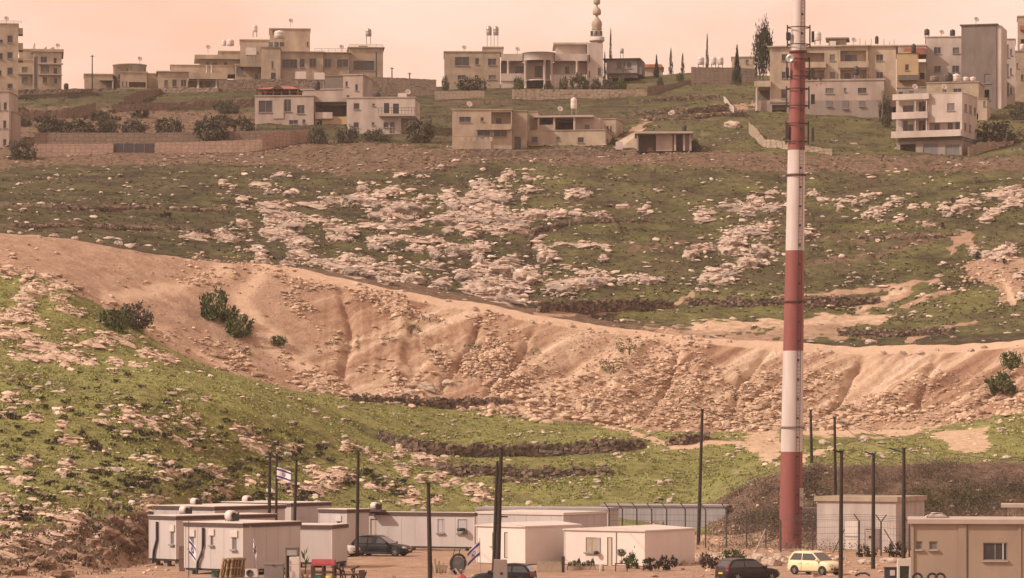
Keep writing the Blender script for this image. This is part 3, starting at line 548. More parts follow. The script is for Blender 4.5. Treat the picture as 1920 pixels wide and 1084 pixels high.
b = Bld('house', 'two-storey pale house with a long first-floor balcony above dark shrubs', 'house', 778, 253, 525, 5)
b.block(650, 778, 183, 253, 0, 9, m_white, [(663, 193, 674, 204, 'w'), (698, 194, 703, 198, 'w'), (720, 193, 730, 212, 'd'), (737, 194, 748, 214, 'd'), (663, 229, 673, 239, 'w'), (697, 229, 702, 234, 'w'), (719, 229, 729, 239, 'w'), (731, 229, 740, 250, 'd'), (752, 222, 777, 251, 'b')], roof=.12)
b.box('balcony', 711, 779, 214.5, 219, -1.3, -.01, m_slab); b.rail(711, 779, 203, 214.3, -1.2, m_dark, .5); b.box('stair_box', 744, 760, 172, 182, 2, 4, m_white)
b.rail(711, 752, 240, 252, -1.4, m_steel, .5)
tank(707, 173, 182, 14, 526, m_blk, 'low black tank on the balcony house roof', dy=3)

b = Bld('villa', 'two-storey limestone villa wing with six dark windows and twin roof tanks', 'villa', 833, 168, 622)
b.block(833, 938, 98, 168, 0, 12, m_tan, [(853, 107, 880, 123, 'g'), (891, 109, 898, 121, 'w'), (915, 110, 930, 122, 'w'), (858, 141, 873, 149, 'w'), (890, 141, 897, 149, 'w'), (916, 141, 930, 149, 'w')]); b.block(906, 944, 86, 97, 3, 6, m_tan)
tank(917, 48, 66, 10, 622, m_steel, 'left one of the twin grey tanks on a tall frame', 20, dy=5); tank(930, 48.5, 66, 10, 622, m_steel, 'right one of the twin grey tanks on a tall frame', 20, dy=5)
b = Bld('villa', 'pale villa with a curved columned porch and arched doorway beside the minaret', 'villa', 940, 168, 622)
b.block(939, 1101, 114.5, 168, 3, 10, m_white, [(966, 121, 982, 135, 'g'), (1003, 120, 1017, 142, 'd'), (1060, 121, 1068, 135, 'w'), (1005, 152, 1020, 166, 'd')], roof=0)
b.box('porch_roof', 939.5, 980, 101, 114, 0, 13, m_white); b.box('porch_roof', 1040, 1101, 101, 114, 0, 13, m_white)
cxm = b.X(1010); rr = 30.5 * b.k
MB().lathe([(rr, b.Z(114)), (rr, b.Z(100)), (rr + .2, b.Z(99.5)), (rr + .2, b.Z(98.5)), (0, b.Z(98.5))], 32, (cxm, 1.2, 0)).add([], []).build('curved_porch', m_white, b.root)
MB().lathe([(rr * .95, b.Z(152)), (rr * .95, b.Z(150)), (0, b.Z(150))], 32, (cxm, 1.3, 0)).build('porch_floor', m_white, b.root)
for q, yy in ((953, .2), (985, -.9), (1021, -1.2), (1034, -.4), (1082, .2)): b.column(q, 114, 168 if 984 < q < 1035 else 152, yy, .24, m_white)
b.box('terrace_wall', 939.5, 984, 138, 152, -.2, 0, m_white); b.block(939.5, 984, 152, 168, 0, 2.8, m_white, roof=0); b.block(1036, 1101, 140, 168, .1, 2.8, m_white, roof=0)
for i in range(7): MB().box(b.X(1024 + i * 4), b.X(1025 + i * 4), 2.8, 2.99, b.Z(148), b.Z(115)).build('fluted_strip', m_pink, b.root)
b.block(1043, 1100, 80, 100.8, 4, 8, m_white, roof=0); b.box('roof_slab', 1038, 1121, 76.5, 79.8, 2.8, 14, m_white)
b.block(1101.5, 1131, 80, 168, 1, 11, m_white, [(1104, 102, 1107, 115, 'w'), (1104, 132, 1107, 143, 'w'), (1121, 126, 1127, 140, 'w')], roof=0)

mn = empty('minaret', P(1119, 150, 640)); tag(mn, 'pale stone minaret with a balcony and three stacked bulb domes', 'minaret')
k = 640 / F; zz = lambda py: (150 - py) * k
MB().lathe([(7.6 * k, -3), (7.6 * k, zz(84)), (9 * k, zz(83.5)), (9 * k, zz(82)), (12 * k, zz(79)), (14.5 * k, zz(77))], 8, smooth=False).build('shaft', m_cream, mn)
MB().lathe([(14.5 * k, zz(77)), (14.5 * k, zz(70)), (13.6 * k, zz(70)), (13.6 * k, zz(75)), (0, zz(75))], 16).build('balcony', m_white, mn)
MB().lathe([(8.6 * k, zz(75)), (8.6 * k, zz(56)), (10 * k, zz(55)), (10 * k, zz(53)), (0, zz(53))], 8, smooth=False).build('lantern', m_cream, mn)
for q in range(3): window(mn, (-1.6 + q * 1.15) * .75, -9.0 * k, zz(68), .5, .9, glass=m_glass)
for q in range(4): window(mn, (-5.5 + q * 3.0) * k, -8.9 * k, zz(90), .2, .6, glass=m_glass)
def bulb(r, y0, y1): return [(r * c * k, zz(y0 + (y1 - y0) * q)) for c, q in ((.85, 0), (.98, .2), (1, .35), (.9, .55), (.68, .72), (.4, .85), (.22, 1))]
MB().lathe(bulb(10, 53, 31), 18).build('dome', m_cream, mn)
MB().lathe([(2.4 * k, zz(32)), (2.6 * k, zz(29)), (6, 0)][:2] + bulb(8.2, 28, 11), 18).build('dome', m_cream, mn)
MB().lathe([(2 * k, zz(12)), (2 * k, zz(9))] + bulb(6.6, 8, -8) + [(.9 * k, zz(-16)), (0, zz(-22))], 18).build('dome', m_cream, mn)

b = Bld('house', 'grey clad prefabricated house with a dark overhanging roof below a cypress', 'house', 1195, 140, 632, 6)
m_gclad = M('grey_cladding', (.36, .33, .32), (.30, .28, .27), 1)
b.block(1137, 1195, 112, 137, 0, 7, m_gclad, [(1156, 116, 1166, 128, 's'), (1168, 116, 1173, 128, 's'), (1175, 116, 1184, 128, 's')], roof=.25, over=.6, roofmat=m_dark)
b.box('side_clad', 1195.5, 1203, 112.5, 140, .2, 6, m_dgrey); b.box('plinth', 1137.5, 1194.5, 137, 146, .3, 6, m_dgrey)
tank(1166, 90, 100, 7, 634, m_steel, 'small metal tank on the grey prefabricated house', 8, dy=3)
b = Bld('house', 'distant low house with an orange tiled roof right of the prefabricated house', 'house', 1205, 140, 648)
b.block(1205, 1243, 127, 140, 0, 7, m_cream, roof=0)
MB().prism([(b.X(1203), b.Z(127)), (b.X(1245), b.Z(127)), (b.X(1240), b.Z(121)), (b.X(1207), b.Z(121))], -.4, 8).build('roof', M('orange_tile', (.5, .2, .12), (.42, .17, .1), 2), b.root)
for i, (q, wv) in enumerate(((1314, 13), (1338, 11), (1351, 11))): tank(q, 106, 121, wv, 650, m_tankw, ['leftmost of three pale tanks behind the ridge wall', 'middle one of three pale tanks behind the ridge wall', 'rightmost of three pale tanks behind the ridge wall'][i], 5)
b = Bld('house', 'low hazy house behind the dark fir on the ridge', 'house', 1392, 130, 650); b.block(1372, 1415, 108, 130, 0, 7, m_cream, [(1398, 112, 1404, 120, 's')])

# ------------------------------------------------------------------ houses on the slope in front
b = Bld('house', 'two-storey cream house with a recessed balcony and twin low windows', 'house', 848, 278, 500)
b.block(848, 921, 206, 278, 0, 9, m_cream, [(861, 219, 883, 229, 'g'), (901, 220, 907, 227, 'w'), (895, 245, 919, 255, 'g')], roof=.15); b.block(921.3, 960, 206, 278, .12, 9, m_cream, [(921.8, 210, 958, 233, 'b'), (926, 245, 950, 256, 'g')], roof=.15)
b.box('balcony', 921.5, 959, 233, 242.5, -.5, .1, m_cream); b.win(931, 220, 940, 233, 1.3, 'd'); b.box('canopy', 893, 955, 242.8, 244, -.7, -.02, m_slab)
b.block(960.3, 989, 207, 278, 1.2, 8, m_tan, [(965, 255, 977, 277, 'd')], roof=.15)
b = Bld('house', 'low cream house with an open dark veranda under a thin slab roof', 'house', 1135, 279, 502, 6)
b.block(990, 1135, 244, 279, 0, 10, m_cream, [(996, 255, 1008, 266, 'w'), (1042, 256, 1049, 262, 'w'), (1083, 257, 1095, 267, 'w')], [(1138, 258, 1141, 270, 'w')], roof=.1)
b.block(990, 1006, 206, 243, 1.5, 8, m_tan, roof=.1); b.block(1077, 1122, 219, 243, 2, 7, m_pink, [(1093, 231, 1103, 241, 's')], roof=0); b.block(1006.5, 1077, 219, 243, 5, 4, m_dgrey, [(1040, 221, 1076, 242, 'v')], roof=0)
b.box('roof_slab', 998, 1112, 215, 218.6, .2, 10, m_slab)
for q in (1008.5, 1038, 1076): b.box('pillar', q - 2, q + 2, 218.8, 243, .5, .85, m_cream)
b.box('parapet', 1008, 1036, 232, 243, .6, .8, m_pink)
tank(1076, 182, 204, 12, 503, m_tankw, 'tall white tank on a pedestal above the veranda house', 10, dy=5)
tank(1161, 266, 281, 13, 497, m_tankw, 'white box tank on the ground between veranda house and concrete shed', 0, True)
b = Bld('shed', 'small stone annex with narrow windows behind the veranda house', 'shed', 1155, 262, 512, 10); b.block(1124, 1155, 223, 262, 0, 6, m_tan, [(1131, 232, 1134, 246, 'w'), (1138, 236, 1141, 248, 'w'), (1144, 237, 1147, 249, 'w')], roof=.1)
b = Bld('shed', 'unfinished concrete shed with open bays under a flat slab roof', 'shed', 1192, 281, 492)
b.box('roof_slab', 1190, 1299, 247, 251, -.6, 7, m_slab); b.block(1194, 1297, 251.4, 281, 2.5, 4, m_dgrey, roof=0)
b.box('wall', 1230, 1261, 251.4, 283, .4, .65, m_pink); b.box('wall', 1194, 1197, 251.4, 283, 0, 2.4, m_grey)
for q in (1265, 1282, 1294): b.box('pillar', q - 1.5, q + 2.5, 251.4, 283, .1, .5, m_pink)
b.box('wall', 1284, 1293, 253, 282, .6, .8, m_grey)
tank(1283, 234, 246, 9, 494, m_blk, 'black tank on the slab roof of the concrete shed', dy=3)
rp = empty('ramp', P(1190, 281, 500)); tag(rp, 'sloping concrete ramp leading down beside the concrete shed', 'ramp')
k = 500 / F; MB().add([(-33 * k, 0, 0), (4 * k, -2, 0), (4 * k, -2, 26 * k), (30 * k, 14, 58 * k), (14 * k, 18, 56 * k), (-30 * k, 3, 20 * k), (30 * k, 14, 8 * k), (14 * k, 18, 8 * k)], [(0, 1, 2, 5), (2, 3, 4, 5), (1, 6, 3, 2), (0, 5, 4, 7), (6, 7, 4, 3)]).build('ramp_body', m_tan, rp)

b = Bld('apartment_building', 'wide three-storey cream apartment building behind the red and white chimney', 'building', 1680, 235, 545)
b.block(1444, 1500, 86, 200, 0, 12, m_cream, [(1466, 99, 1480, 112, 'w'), (1466, 132, 1480, 145, 'w'), (1465, 165, 1475, 182, 'g')], over=.4)
b.block(1500.3, 1572, 86, 200, .4, 11, m_cream, [(1510, 97, 1546, 115, 'b'), (1556, 100, 1566, 112, 'w'), (1510, 130, 1546, 149, 'b'), (1556, 133, 1566, 145, 'w')], over=.3)
b.block(1572.3, 1628, 86, 200, .1, 11, m_cream, [(1576, 94, 1624, 115, 'b'), (1576, 130, 1625, 149, 'b')], over=.4); b.block(1628.3, 1680, 86, 200, .6, 11, m_cream, [(1643, 101, 1656, 113, 'w'), (1643, 134, 1656, 146, 'w')], over=.3)
for q in ((1585, 101, 1595, 115), (1597, 101, 1606, 115), (1584, 135, 1594, 148)): b.win(*q, 1.3, 'd')
b.box('balcony', 1572, 1629, 115.3, 127, -1.0, .0, m_cream); b.box('balcony', 1502, 1549, 115.3, 126, -.8, .3, m_cream); b.rail(1572, 1629, 140, 149.5, -.9, m_dark, .4); b.rail(1502, 1549, 140, 149.5, -.7, m_dark, .4)
b.block(1500.5, 1658, 153, 235, -2.5, 5, m_pink, [(1549, 167, 1564, 177, 'w'), (1583, 167, 1588, 174, 'w'), (1609, 167, 1625, 177, 'w'), (1550, 191, 1560, 201, 's'), (1611, 192, 1622, 202, 's')], roof=.25)
b.box('concrete_base', 1500, 1656, 190.5, 236, -2.9, -2.56, m_grey)
for q in ((1550, 191, 1560, 201), (1580, 191, 1590, 206), (1611, 192, 1622, 202)): b.win(*q, -2.98, g=m_shut)
b.block(1444, 1500, 200.3, 235, -.4, 9, m_pink, [(1447, 195, 1478, 219, 'v')], roof=0); b.block(1446, 1480, 192, 220, -1.6, 2, m_grey, [(1449, 196, 1476, 218, 'v')], roof=.15)
b.box('porch_roof', 1415, 1446, 150, 161, -1, 6, m_cream); b.column(1420, 161, 206, -.7, .2, m_white); b.box('porch_wall', 1419, 1446, 186, 208, -.2, .1, m_pink); b.box('porch_back', 1422, 1444, 161.3, 200, 5, 5.3, m_dgrey)
b.block(1553, 1586, 65, 83.5, 5, 5, m_grey, roof=.2, over=.5); b.block(1555, 1567, 70, 83.6, 4.2, .7, m_tankw, roof=0)
for i, q in enumerate((1612, 1622, 1633, 1645, 1657, 1668, 1676)): b.box('starter_rebar', q, q + .8, 67 + (i * 5) % 9, 83.8, 3, 3.06, m_brown)
tank(1533, 58, 76, 14, 548, m_tankw, 'white tank on the wide apartment building right of the chimney', 6, dy=3); tank(1479, 61, 76, 9, 548, m_blk, 'dark tank left of the chimney on the wide apartment building', 7, dy=5)
tank(1644, 67, 82, 7, 548, m_blk, 'small dark tank among rebar on the wide apartment building', 1, dy=5)
tank(1606, 124, 141, 10, 541, m_blk, 'black tank standing on the balcony of the wide apartment building', 8)

b = Bld('house', 'narrow ochre building wedged between the wide block and the white flats', 'building', 1680, 178, 562)
b.block(1681, 1722, 100, 178, 0, 9, m_yell, [(1697, 121, 1704, 132, 'w')], roof=.2); b.block(1722.3, 1736, 118, 178, 1, 8, m_tan, [(1725, 136, 1733, 148, 'v')]); b.block(1683, 1737, 83, 99.4, 3, 7, m_pink, roof=.2); b.box('red_panel', 1695, 1734, 87, 99.3, 2.8, 2.98, m_red)
b.box('dark_balcony', 1684, 1721, 142, 152, -1.1, -.02, m_dgrey); tank(1713, 82, 99, 9, 560, m_blk, 'black tank in front of the red panel on the ochre building', 1, dy=1)
b = Bld('apartment_building', 'white flats with four square windows left of the blank concrete tower', 'building', 1736, 180, 566)
b.block(1736, 1802.5, 70, 180, 0, 10, m_white, [(1751, 89, 1764, 101, 'w'), (1786, 90, 1798, 101, 's'), (1751, 124, 1764, 136, 'w'), (1785, 124, 1798, 136, 'w')], roof=.15)
tank(1738, 54, 66, 10, 566, m_blk, 'left black tank on the white flats', 3, dy=2); tank(1786, 55, 67, 10, 566, m_blk, 'right black tank on the white flats', 3, dy=2)
b = Bld('concrete_tower', 'tall blank grey-brown concrete stair tower with a lighter right edge', 'tower', 1868, 208, 556, 7)
b.block(1803, 1868, 46, 208, 0, 9, m_dgrey, [(1845, 138, 1857, 156, 's'), (1846, 168, 1855, 201, 'v')], roof=.15, over=.25); b.box('edge_wall', 1868.3, 1877, 47.5, 207, .2, 8, m_white)
b = Bld('apartment_building', 'white side facade with three rows of narrow windows right of the concrete tower', 'building', 1878, 190, 575)
b.block(1878, 1903, 74, 190, 0, 10, m_white, [q for yy in (88, 124, 160) for q in ((1880, yy + 3, 1883, yy + 15, 'w'), (1886, yy - 4, 1891.5, yy + 20, 's'), (1894, yy + 4, 1897, yy + 16, 'w'))], roof=.15)
b = Bld('apartment_building', 'tan building cut off by the right edge of the picture', 'building', 1904, 188, 590)
b.block(1903.5, 1975, 97, 188, 0, 10, m_tan, [(1914, 140, 1919, 150, 'w'), (1906, 118, 1909, 128, 'w')]); b.block(1908, 1975, 28, 96.4, 3, 8, m_tan, [(1914, 70, 1930, 84, 'v')]); b.box('balcony', 1912, 1960, 46, 54, 1.8, 2.98, m_red)
tank(1917, 82, 94, 10, 588, m_tankw, 'white tank at the right picture edge on the tan building', 1, dy=1)
b = Bld('house', 'low tan house with a row of tanks on its flat roof', 'house', 1848, 180, 532, 6)
b.block(1738, 1835, 154, 182, 0, 8, m_tan, [(1768, 164, 1775, 172, 'w'), (1788, 165, 1803, 172, 'w')], roof=.15); b.block(1681, 1737.5, 160, 182, 1, 7, m_grey, [(1684, 167, 1692, 173, 'w'), (1704, 166, 1713, 174, 'w')], roof=.15)
b.block(1835.5, 1852, 186, 222, -1, 5, m_cream, [(1845, 190, 1849, 200, 'w')], roof=.1)
for i, (q, t_, w_, mt, lb) in enumerate(((1752, 142, 17, m_dgrey, 'low dark dish-shaped tank on the low tan house'), (1779, 136, 13, m_blk, 'black cylinder tank on the low tan house'), (1793, 138, 15, m_tankw, 'tall white tank beside the black one on the low tan house'), (1811, 144, 12, m_tankw, 'left of two squat white tanks on the low tan house'), (1824, 144, 12, m_tankw, 'right of two squat white tanks on the low tan house'))): tank(q, t_, 152.5, w_, 533, mt, lb, 0, dy=3)

b = Bld('apartment_building', 'white three-storey block with balconies over an open grey ground floor', 'building', 1804, 297, 492, 15)
b.block(1740, 1804, 174, 255.5, 0, 28 * 492 / F / math.sin(math.radians(15)), m_white, [(1776, 193, 1790, 207, 'w'), (1742, 228, 1800, 243, 'b')], [(1808, 193, 1813, 207, 'w'), (1817, 193, 1822, 207, 'w'), (1826, 194, 1830, 207, 'w'), (1808, 229, 1812, 242, 'w'), (1817, 229, 1821, 242, 'w')], roof=.1, over=.05)
b.block(1678, 1739.8, 184, 255.5, .6, 7, m_white, [(1691, 193, 1711, 207, 'g'), (1720.5, 186, 1739, 207, 'b'), (1691, 229, 1711, 242, 'g'), (1720.5, 223, 1739, 243, 'b')], roof=0)
b.box('roof_parapet', 1676, 1744, 173, 184, -.7, .1, m_white)
for q in ((1724, 193, 1738, 206), (1724, 229, 1738, 242)): b.win(*q, 1.85, g=m_glass)
b.win(1773, 229, 1782, 243, 1.25, 'd'); b.win(1787, 229, 1800, 242, 1.25, g=m_glass); b.win(1748, 229, 1758, 242, 1.25, g=m_glass)
b.box('balcony', 1675, 1742, 207.3, 220, -.8, -.02, m_white); b.box('balcony', 1674, 1738, 243.3, 255.6, -.8, -.02, m_white); b.box('balcony', 1738.3, 1804.5, 243.3, 255.7, -.9, -.02, m_white)
for q in (1718, 1739): b.box('pillar', q - 1, q + 1, 184.3, 207, -.5, -.2, m_white); b.box('pillar', q - 1, q + 1, 220.3, 243, -.5, -.2, m_white)
b.block(1680, 1802, 262, 297, .3, 7, m_grey, [(1687, 267, 1716, 294, 'v'), (1730, 268, 1757, 296, 's'), (1772, 270, 1798, 296, 's')], roof=0)
b.box('painted_gap_strip', 1680, 1803, 256, 261.8, .5, 6.5, m_dgrey)  # dark strip paints in the shaded gap below the balconies
b = Bld('house', 'pinkish house with arched windows at the left edge above the meadow', 'house', 17, 316, 512, 10)
b.block(-60, 17, 172, 316, 0, 8, m_pink, [(7, 192, 13, 206, 'g'), (6, 226, 12, 240, 'g'), (6, 261, 12, 273, 'g'), (-6, 192, 1, 206, 'g'), (-6, 226, 0, 240, 'g')], roof=.15); b.block(17.3, 24, 208, 290, 2, 5, m_pink, roof=.1)

def roof_dish(px, py, D, label, r=.45):
    o = empty('satellite_dish', P(px, py, D)); tag(o, label, 'satellite dish', 'roof satellite dishes')
    MB().tube([(0, 0, -.3), (0, 0, .7)], .04, 6).build('mast', m_steel, o); MB().lathe([(0, 0), (r * .5, .04), (r, .16), (r * .98, .19), (r * .5, .07), (0, .03)], 16).build('bowl', m_tankw, o, (0, -.1, .7), (1.1, 0, .4)); MB().tube([(0, -.15, .72), (.1, -.5, .85)], .025, 5).build('feed_arm', m_dark, o)
for q in ((12, 43, 602, 'dish on the tall apartment block at the left edge'), (108, 93, 644, 'dish on the flats with the stair strip'), (262, 118, 626, 'dish on the round-drum house'), (390, 96, 626, 'dish on the stepped villa roof'), (545, 47, 620, 'dish on the square rooftop tower'), (640, 96, 618, 'dish on the ribbon-window building'), (870, 97, 627, 'dish on the limestone villa wing'), (970, 100, 627, 'dish on the curved-porch villa'), (560, 180, 545, 'dish on the pergola house roof'), (765, 182, 529, 'dish on the balcony house roof'), (880, 205, 504, 'dish on the house with twin low windows'), (1050, 214, 506, 'dish on the veranda house roof'), (1500, 84, 550, 'dish on the wide apartment building left of its white tank'), (1600, 84, 550, 'dish in the middle of the wide apartment building roof'), (1765, 69, 570, 'dish between the black tanks on the white flats'), (1830, 45, 560, 'dish on the concrete stair tower'), (1770, 173, 497, 'dish on the white three-storey block'), (1715, 173, 497, 'left dish on the white three-storey block')): roof_dish(*q)
for px0, px1, yy, D, lb in ((850, 935, 256, 497, 'laundry line under the twin low windows'), (1512, 1545, 144, 543.5, 'laundry on the left balcony of the wide apartment building'), (1682, 1716, 226, 488, 'laundry on the balcony of the white three-storey block')):
    o = empty('laundry_line', P(px0, yy, D)); tag(o, lb, 'laundry'); k_ = D / F; Lw = (px1 - px0) * k_; MB().tube([(0, 0, 0), (Lw / 2, 0, -.08), (Lw, 0, 0)], .012, 4).build('cord', m_dark, o); q = .2; rl = random.Random(px0)
    while q < Lw - .6: wv, hv = rl.uniform(.35, .7), rl.uniform(.45, .9); MB().add([(q, 0, -.05), (q + wv, 0, -.05), (q + wv - .03, .05, -hv), (q + .03, -.04, -hv)], [(0, 1, 2, 3)]).build('garment', rl.choice((m_white, m_red, m_gclad, m_yell, m_dark)), o); q += wv + rl.uniform(.1, .5)
# ------------------------------------------------------------------ walls on the hill
m_dry = stone_mat('dry_stone', (.13, .095, .075), (.24, .18, .14), (.035, .028, .022), 2.6)
m_blockw = stone_mat('block_wall', (.30, .235, .18), (.38, .30, .235), (.2, .155, .12), 1.4, .3)
m_brownw = stone_mat('brown_block_wall', (.19, .145, .115), (.25, .19, .15), (.13, .1, .08), 1.2, .4)
m_redw = stone_mat('reddish_block_wall', (.32, .22, .175), (.4, .29, .23), (.23, .16, .125), 1.2, .4)
m_dryc = M('wall_core', (.09, .068, .05), (.06, .045, .034), 2); m_drys = M('wall_stone', (.22, .168, .13), (.125, .095, .073), 1.2, island=.55, world=True)
def wall(name, label, pts, D=None, thick=.5, mat=None, cat='wall', group=None, rough=.06, step=.45, push=0.0):
    """pts [(px, py_top, py_bottom)]; D one distance, a list, or None to stand on the land at the bottom points"""
    P3 = []
    for i, (px, t_, b_) in enumerate(pts):
        d = (D[i] if isinstance(D, (list, tuple)) else D) or hit(px, b_)[0].y; d += push
        P3.append((P(px, t_, d), P(px, b_, d)))
    org = P3[0][1].copy(); o = empty(name, org); tag(o, label, cat, group)
    rows = 5; tops = []
    for (t0, b0), (t1, b1) in zip(P3[:-1], P3[1:]):
        n = max(1, int((b1 - b0).length / step))
        for i in range(n): q = i / n; tops.append((t0.lerp(t1, q), b0.lerp(b1, q)))
    tops.append(P3[-1]); V = []; Fc = []; R_ = random.Random(len(label))
    for t_, b_ in tops:
        t2 = t_ + Vector((0, 0, R_.uniform(-1, 1) * rough * 2.2)); b2 = b_ - Vector((0, 0, .9))
        for j in range(rows + 1):
            q = b2.lerp(t2, j / rows); V.append(q - org + Vector((0, -thick / 2 + R_.uniform(-1, 1) * rough, 0)))
        V.append(t2 - org + Vector((0, thick / 2, R_.uniform(-1, 1) * rough))); V.append(b2 - org + Vector((0, thick / 2, 0)))
    m = rows + 3
    for i in range(len(tops) - 1):
        for j in range(m): Fc.append((i * m + j, (i + 1) * m + j, (i + 1) * m + (j + 1) % m, i * m + (j + 1) % m))
    Fc += [tuple(range(m)), tuple(range(len(V) - 1, len(V) - m - 1, -1))]
    if (mat or m_dry) is not m_dry: MB().add(V, Fc).build('masonry', mat, o); return o
    MB().add([(v[0], v[1] + .1, v[2] - .45) for v in V], Fc).build('core', m_dryc, o)
    # laid stones: real blocks on the face and along the top
    rs = np.random.default_rng(len(label)); cs = []; ss = []
    for (t0, b0), (t1, b1) in zip(P3[:-1], P3[1:]):
        ln = (b1 - b0).length; u = 0.0
        while u < ln:
            q = u / ln; tq, bq = t0.lerp(t1, q), b0.lerp(b1, q); hgt = tq.z - bq.z + .3; z = 0.0; hgt *= rs.uniform(.5, .95)
            while z < hgt:
                s_ = rs.uniform(.16, .4); cs.append(((bq.x + rs.uniform(-.12, .12)) - org.x, bq.y - org.y - thick / 2 + rs.uniform(-.12, .14) + z * .12, bq.z - .3 + z - org.z)); ss.append(s_); z += s_ * .72
            u += rs.uniform(.2, .38)
    cs, ss = np.array(cs), np.array(ss); n = len(cs); cube = np.array([(x, y, z) for x in (-1, 1) for y in (-1, 1) for z in (-1, 1)], float)
    Vv = cube[None] * (1 + rs.uniform(-.35, .25, (n, 8, 3))) * ss[:, None, None] * .5 * np.array([1.25, 1, .8]) + cs[:, None, :]
    Ff = (np.array([(0, 1, 3, 2), (4, 6, 7, 5), (0, 4, 5, 1), (2, 3, 7, 6), (0, 2, 6, 4), (1, 5, 7, 3)])[None] + 8 * np.arange(n)[:, None, None]).reshape(-1, 4)
    tag(link('laid_stones', np_mesh('laid_stones', Vv.reshape(-1, 3), Ff, m_drys), o), kind='stuff'); return o
wall('retaining_wall', 'reddish block wall left of the dark gate on the brow', [(64, 270, 292), (213, 270, 293)], 503, .4, m_redw, rough=.015)
wall('retaining_wall', 'reddish block wall right of the dark gate on the brow', [(291, 268, 292), (492, 262, 286)], 503, .4, m_redw, rough=.015)
wall('retaining_wall', 'pale panelled wall running back toward the shrubs below the pergola house', [(491, 250, 290), (545, 246, 284), (590, 244, 272)], [503, 508, 516], .4, m_redw, rough=.015)
wall('retaining_wall', 'long thin wall standing higher behind the dark gate', [(65, 249, 264), (300, 249, 266), (585, 243, 258)], 514, .3, m_brownw, rough=.01)
gt = empty('gate', P(213, 294, 503)); tag(gt, 'wide dark sheet-metal gate in the reddish wall', 'gate'); k = 503 / F
for i in range(4): MB().box(i * 19.2 * k + .04, (i + 1) * 19.2 * k - .04, -.05, .05, 0, 25 * k).build('gate_leaf', M('gate_metal', (.07, .06, .065), (.05, .045, .05), 1, rough=.6), gt)
wall('stone_wall', 'dark dry-stone wall along the ridge below the left flats', [(18, 168, 178), (120, 168, 179), (240, 166, 180)], 615, .5, m_brownw)
wall('stone_wall', 'low wall stepping down the terraces left of the round-drum house', [(232, 182, 202), (262, 172, 192), (300, 166, 176), (410, 164, 172)], None, .4, m_brownw)
wall('stone_wall', 'upper terrace wall left of centre on the far slope', [(20, 210, 226), (120, 205, 222), (180, 193, 212)], None, .5, m_brownw)
wall('stone_wall', 'terrace wall under the stepped villa garden', [(210, 196, 212), (330, 192, 205), (478, 184, 200)], None, .5, m_brownw)
wall('retaining_wall', 'brown wall under the stepped villa', [(410, 150, 168), (520, 148, 168), (642, 150, 170)], 604, .4, m_brownw, rough=.02)
wall('retaining_wall', 'tall brown wall between ribbon-window building and limestone villa', [(676, 143, 196), (760, 147, 200), (818, 150, 205)], 600, .4, m_brownw, rough=.02)
wall('retaining_wall', 'stone wall below the limestone villa wing', [(815, 171, 196), (908, 170, 192)], 592, .4, m_blockw, rough=.02)
wall('retaining_wall', 'dark lower wall beside the drive below the villa', [(815, 192, 214), (915, 188, 212), (960, 186, 205)], 575, .4, m_brownw, rough=.02)
wall('retaining_wall', 'long tan wall below the curved-porch villa', [(960, 168, 190), (1090, 168, 189), (1213, 168, 187)], 588, .4, m_blockw, rough=.02)
wall('retaining_wall', 'grey wall climbing right from the long tan wall', [(1214, 163, 186), (1255, 158, 178), (1295, 150, 166)], [588, 600, 612], .4, m_brownw, rough=.02)
wall('retaining_wall', 'high brown wall along the ridge left of the dark fir', [(1296, 126, 164), (1375, 127, 156), (1420, 130, 155)], 614, .4, m_brownw, rough=.02)
wall('stone_wall', 'dry-stone terrace wall behind the concrete shed', [(1190, 203, 216), (1280, 200, 214), (1366, 190, 208)], None, .5, m_dry)
wall('stone_wall', 'lower dry-stone terrace wall above the ramp', [(1215, 214, 228), (1300, 212, 224), (1400, 206, 216)], None, .5, m_dry)
wall('stone_wall', 'upper dry-stone wall crossing the strip field below the ridge wall', [(1205, 182, 192), (1290, 178, 188), (1350, 174, 186)], None, .5, m_dry)
wall('garden_wall', 'pale stepped wall end left of the columned porch', [(1357, 180, 190), (1363, 186, 197), (1370, 196, 208), (1376, 200, 212)], None, .3, m_white, rough=.02)
wall('retaining_wall', 'rough stone wall curving below the chimney mid-height', [(1404, 230, 250), (1420, 243, 265), (1432, 260, 276), (1480, 268, 281), (1560, 280, 290)], None, .4, m_blockw)
wall('retaining_wall', 'grey plinth wall under the two cream houses', [(880, 279, 292), (960, 281, 297), (1060, 281, 298), (1150, 279, 294)], 490, .4, m_brownw, rough=.03)
wall('stone_wall', 'short stone wall right of the white three-storey block', [(1815, 276, 300), (1840, 266, 282), (1900, 264, 276)], [492, 495, 498], .4, m_blockw)
wall('terrace_wall', 'longest dark dry-stone terrace wall across the valley floor', [(712, 806, 820), (760, 813, 842), (850, 828, 855), (1000, 828, 856), (1150, 817, 847), (1208, 822, 834)], None, .7, m_dry, rough=.1, step=.3)
wall('terrace_wall', 'lower dark dry-stone terrace wall just above the camp', [(818, 862, 880), (840, 863, 887), (1000, 870, 895), (1145, 873, 888)], None, .7, m_dry, rough=.1, step=.3)
wall('terrace_wall', 'thin dark terrace wall at the foot of the spoil slope', [(655, 735, 750), (760, 740, 757), (860, 741, 762), (958, 744, 756)], None, .7, m_dry, rough=.1, step=.3)
wall('terrace_wall', 'short terrace wall fragment below the lower terrace wall', [(925, 893, 904), (1000, 893, 903)], None, .6, m_dry, rough=.1, step=.3)
wall('terrace_wall', 'dark hump of dry stone left of the tall right-hand pole', [(1252, 815, 833), (1280, 806, 832), (1330, 804, 822)], None, .8, m_dry, rough=.12, step=.3)
